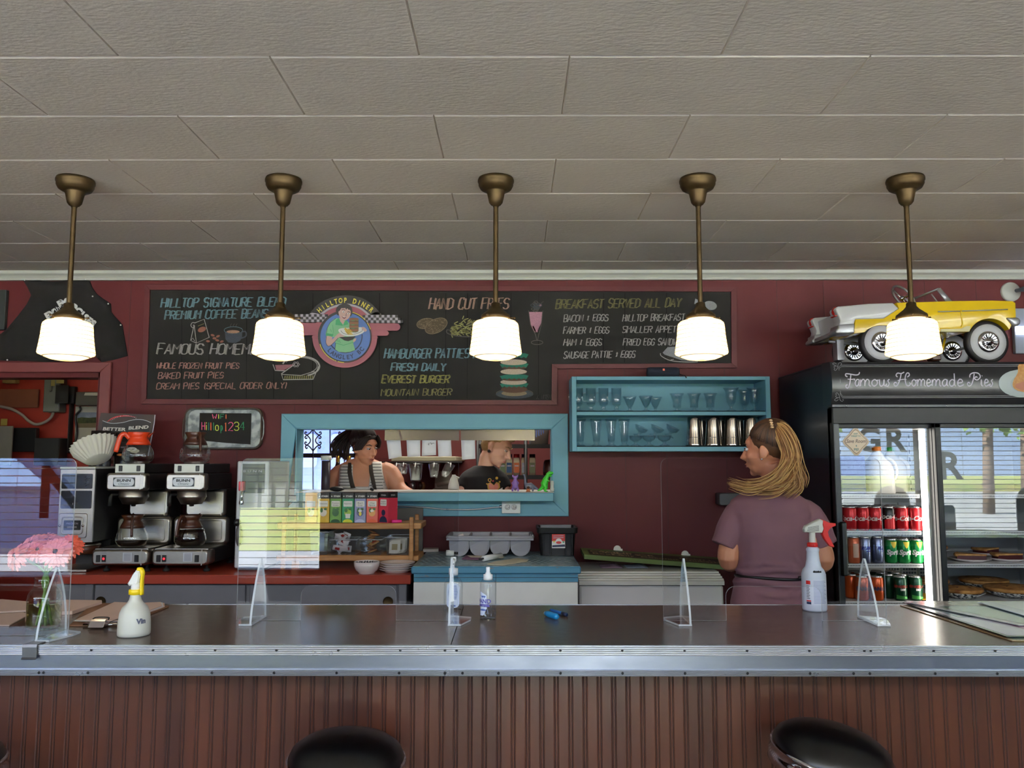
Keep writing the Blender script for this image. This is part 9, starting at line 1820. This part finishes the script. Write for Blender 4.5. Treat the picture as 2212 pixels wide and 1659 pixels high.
for s_, L in ((-1, [(752, 1020, Y), (728, 1030, Y-.005), (716, 1075, Y-.02), (735, 1105, Y-.16), (760, 1110, Y-.24)]), (1, [(818, 1016, Y), (844, 1024, Y-.005), (866, 1060, Y-.04), (900, 1078, Y-.12), (918, 1082, Y-.16)])):
 pts = [tuple(at(*p)) for p in L]; g.tube(smooth(pts, 4), [.05]*2+[.064]*3+[.06]*2+[.05]*4+[.042]*3+[.031]*3, m_skn, 16); d = V(pts[-1])-V(pts[-2]); hand(g, V(pts[-1]), d, (0, 0, 1), m_skn, s_)
remesh(obj('body', g, kw_), .006, 3)
m_tank, m_str, m_apr = mat('white_jersey', (214, 210, 202), .8), mat('stripe_black', (34, 32, 34), .8), mat('apron_charcoal', (62, 54, 46), .85)
g = G(); c_ = (xs, Y, 0)
L1 = [(1004, 742, 768), (1012, 738, 768), (1030, 739, 770), (1048, 737, 774), (1066, 735, 778), (1100, 733, 800)]; L2 = [(998, 806, 824), (1003, 807, 827), (1020, 806, 830), (1040, 805, 835), (1066, 800, 841), (1100, 790, 842)]
def at_row(L, py):
 for a, b in zip(L, L[1:]):
  if a[0] <= py <= b[0]: t = (py-a[0])/(b[0]-a[0]); return tuple(a[i]+(b[i]-a[i])*t for i in range(3))
for L in (L1, L2):
 onto(g, [at_row(L, L[0][0]+.01+(L[-1][0]-L[0][0]-.02)*k/14) for k in range(15)], Y, SK, c_, .003, m_tank); py = L[0][0]+4
 while py < 1098: r1, r2 = at_row(L, py), at_row(L, py+1.3); onto(g, [(r1[0], r1[1]+2, r1[2]-1), (r2[0], r2[1]+2, r2[2]-1)], Y, SK, c_, .0075, m_str, .0008); py += 6.4
onto(g, [(1050, 772, 814), (1056, 772, 816), (1066, 772, 816)], Y, SK, c_, .003, m_tank); obj('striped_top', g, kw_)
g = G(); onto(g, [(1000, 757, 764), (1020, 758, 767), (1040, 763, 772), (1058, 768, 778)], Y, SK, c_, .010, m_apr); onto(g, [(999, 801, 808), (1020, 804, 812), (1040, 809, 817), (1058, 812, 820)], Y, SK, c_, .010, m_apr); onto(g, [(1054, 768, 818), (1062, 764, 828), (1080, 760, 834), (1110, 755, 838)], Y, SK, c_, .010, m_apr); obj('bib_apron', g, kw_)
legs(kw_, xs, Y, -1, .95, m_jean, m_shoe); g = G(); m_hd = mat('hair_espresso', (38, 26, 21), .7, var=.2, vscale=40)
cap(g, hc, hR, hc+hR @ V((0, .10, .105)), [m_hd], (0, .026, .045), (.082, .096, .093), 90, .005, (-.15, .75))
for q_ in (-1, 1):
 for k in range(6): g.tube(smooth([tuple(hc+hR @ V((q_*.03, -.078, .098))), tuple(hc+hR @ V((q_*(.062+.002*k), -.075+.012*k, .055))), tuple(hc+hR @ V((q_*(.076+.001*k), -.055+.014*k, .005-.006*k)))], 4), .007, m_hd, 6)
obj('hair', g, kw_); g = G(); t0 = tuple(hc+hR @ V((0, .10, .105))); GD = [[t0]+[tuple(at(px, py, Y+dy)) for px, py, dy in L] for L in ([(750, 940, .04), (735, 955, .05), (726, 972, .05), (720, 982, .04)], [(752, 945, .03), (740, 965, .04), (738, 985, .05)], [(748, 936, .05), (730, 950, .06), (722, 965, .05), (724, 980, .05)], [(755, 948, .04), (748, 970, .04), (745, 988, .04)])]
strands(g, GD, 110, .005, m_hd, .013, 5); obj('ponytail', g, kw_); g = G(); c = V(t0); g.tube([c+V((.016*math.cos(a), .006, .016*math.sin(a))) for a in [2*PI*k/12 for k in range(12)]], .006, mat('lime_band', (160, 190, 60), .5), 6, closed=True); obj('hair_tie', g, kw_); face_bits(kw_, P, hR, .98, m_hd, m_lip, .004, -.6)
# ---- cook in a black T-shirt, head bent, facing right
Y = 5.5; xs = at(1046, 1040, Y).x; zz = lambda py: at(1046, py, Y).z; ck_ = thing('person', 'cook in a black T-shirt with short fair hair, head bent down to the right', 'person', (xs, Y, 0))
hc = at(1074, 966, Y-.05); hR = headR((.86, -.38, -.52), (.25, 0, 1)); g = G(); P = head(g, hc, hR, m_skc, 1.04)
g.tube([hc+hR @ V((0, .03, -.04)), hc+hR @ V((0, .034, -.095)), (at(1050, 1012, Y).x, Y, zz(1014))], [.048, .047, .06], m_skc, 18); g.ell((xs, Y, 1.2), (.14, .09, .2), m_skc, 18, 12)
for s_, L in ((-1, [(1024, 1036, Y), (1004, 1058, Y-.03), (1000, 1078, Y-.08), (1040, 1082, Y-.24), (1058, 1082, Y-.3)]), (1, [(1076, 1030, Y), (1086, 1058, Y-.02), (1090, 1080, Y-.06), (1100, 1086, Y-.22), (1108, 1086, Y-.28)])):
 pts = [tuple(at(*p)) for p in L]; g.tube(smooth(pts, 4), [.05]*4+[.048]*4+[.045]*3+[.038]*3+[.03]*3, m_skc, 14); hand(g, V(pts[-1]), V(pts[-1])-V(pts[-2]), (0, 0, 1), m_skc, s_)
remesh(obj('body', g, ck_), .006, 3)
SCK = [(.92, .165, .125, 2.4), (1.1, .155, .125, 2.4), (zz(1050), .155, .125, 2.4), (zz(1030), .155, .118, 2.4), (zz(1019), .13, .095, 2.3), (zz(1012), .10, .08, 2.2), (zz(1006), .07, .068, 2)]; m_tee = mat('black_jersey', (17, 16, 17), .85, var=.1)
g = G(); loftz(g, (xs, Y, 0), SCK, m_tee, 28)
for L in ([(1030, 1026, Y), (1012, 1038, Y-.01), (1004, 1056, Y-.03)], [(1060, 1026, Y), (1079, 1040, Y-.01), (1086, 1056, Y-.02)]): g.tube(smooth([tuple(at(*p)) for p in L], 4), [.05]*2+[.066]*4+[.064]*3, m_tee, 16)
remesh(obj('tee_shirt', g, ck_), .0075, 4)
g = G(); f_ = lambda pts, m, o: g.poly([surf(at(px, py, Y), SCK, (xs, Y, 0), o+.006) for px, py in pts], m); m_gd, m_hp_ = mat('print_gold', (196, 150, 60), .6), mat('print_peach', (214, 130, 112), .6)
hx = [(1068, 1048), (1062, 1043), (1057, 1046), (1058, 1054), (1068, 1062), (1078, 1052), (1077, 1045), (1072, 1043)]; f_([(1068+(x-1068)*1.3, 1052+(y-1052)*1.3) for x, y in hx], m_gd, .0); f_(hx, m_hp_, .0012); f_([(1064, 1064), (1086, 1052), (1086, 1058), (1072, 1066)], m_white, .0016)
for px, py, r_, m in ((1059, 1036, 4, m_gd), (1059, 1036, 2.4, m_tee), (1074, 1032, 3, m_gd), (1066, 1038, 2, m_crd), (1080, 1040, 2, m_gd), (1053, 1044, 1.6, m_gd)): f_(ring(px, py, r_, r_, 10), m, .0012+.0006*(m is m_tee))
obj('shirt_print', g, ck_)
legs(ck_, xs, Y, -1, .93, m_jean, m_shoe); g = G(); m_bz = mat('buzz_hair', (168, 142, 100), .8, var=.12, vscale=60)
g.ell(hc+hR @ V((0, .022, .044))*1.04, (.079, .0945, .090), m_bz, 24, 14, R=hR); g.ell(hc+hR @ V((0, -.02, .10)), (.055, .07, .035), m_bz, 18, 10, R=hR); g.ell(hc+hR @ V((0, .052, -.005)), (.068, .066, .07), m_bz, 16, 10, R=hR); obj('hair', g, ck_)
for s_ in (-1, 1): g = G(); g.lathe([(0, .006), (.010, .005), (.011, 0), (.010, -.005), (0, -.006)], P(s_*.079, .004, -.040), m_black, 14, R=hR @ Matrix.Rotation(PI/2, 3, 'Y')); obj('ear_plug', g, ck_)
face_bits(ck_, P, hR, 1.04, m_bz, mat('lip_pale', (196, 130, 118), .5), .003, -.6)
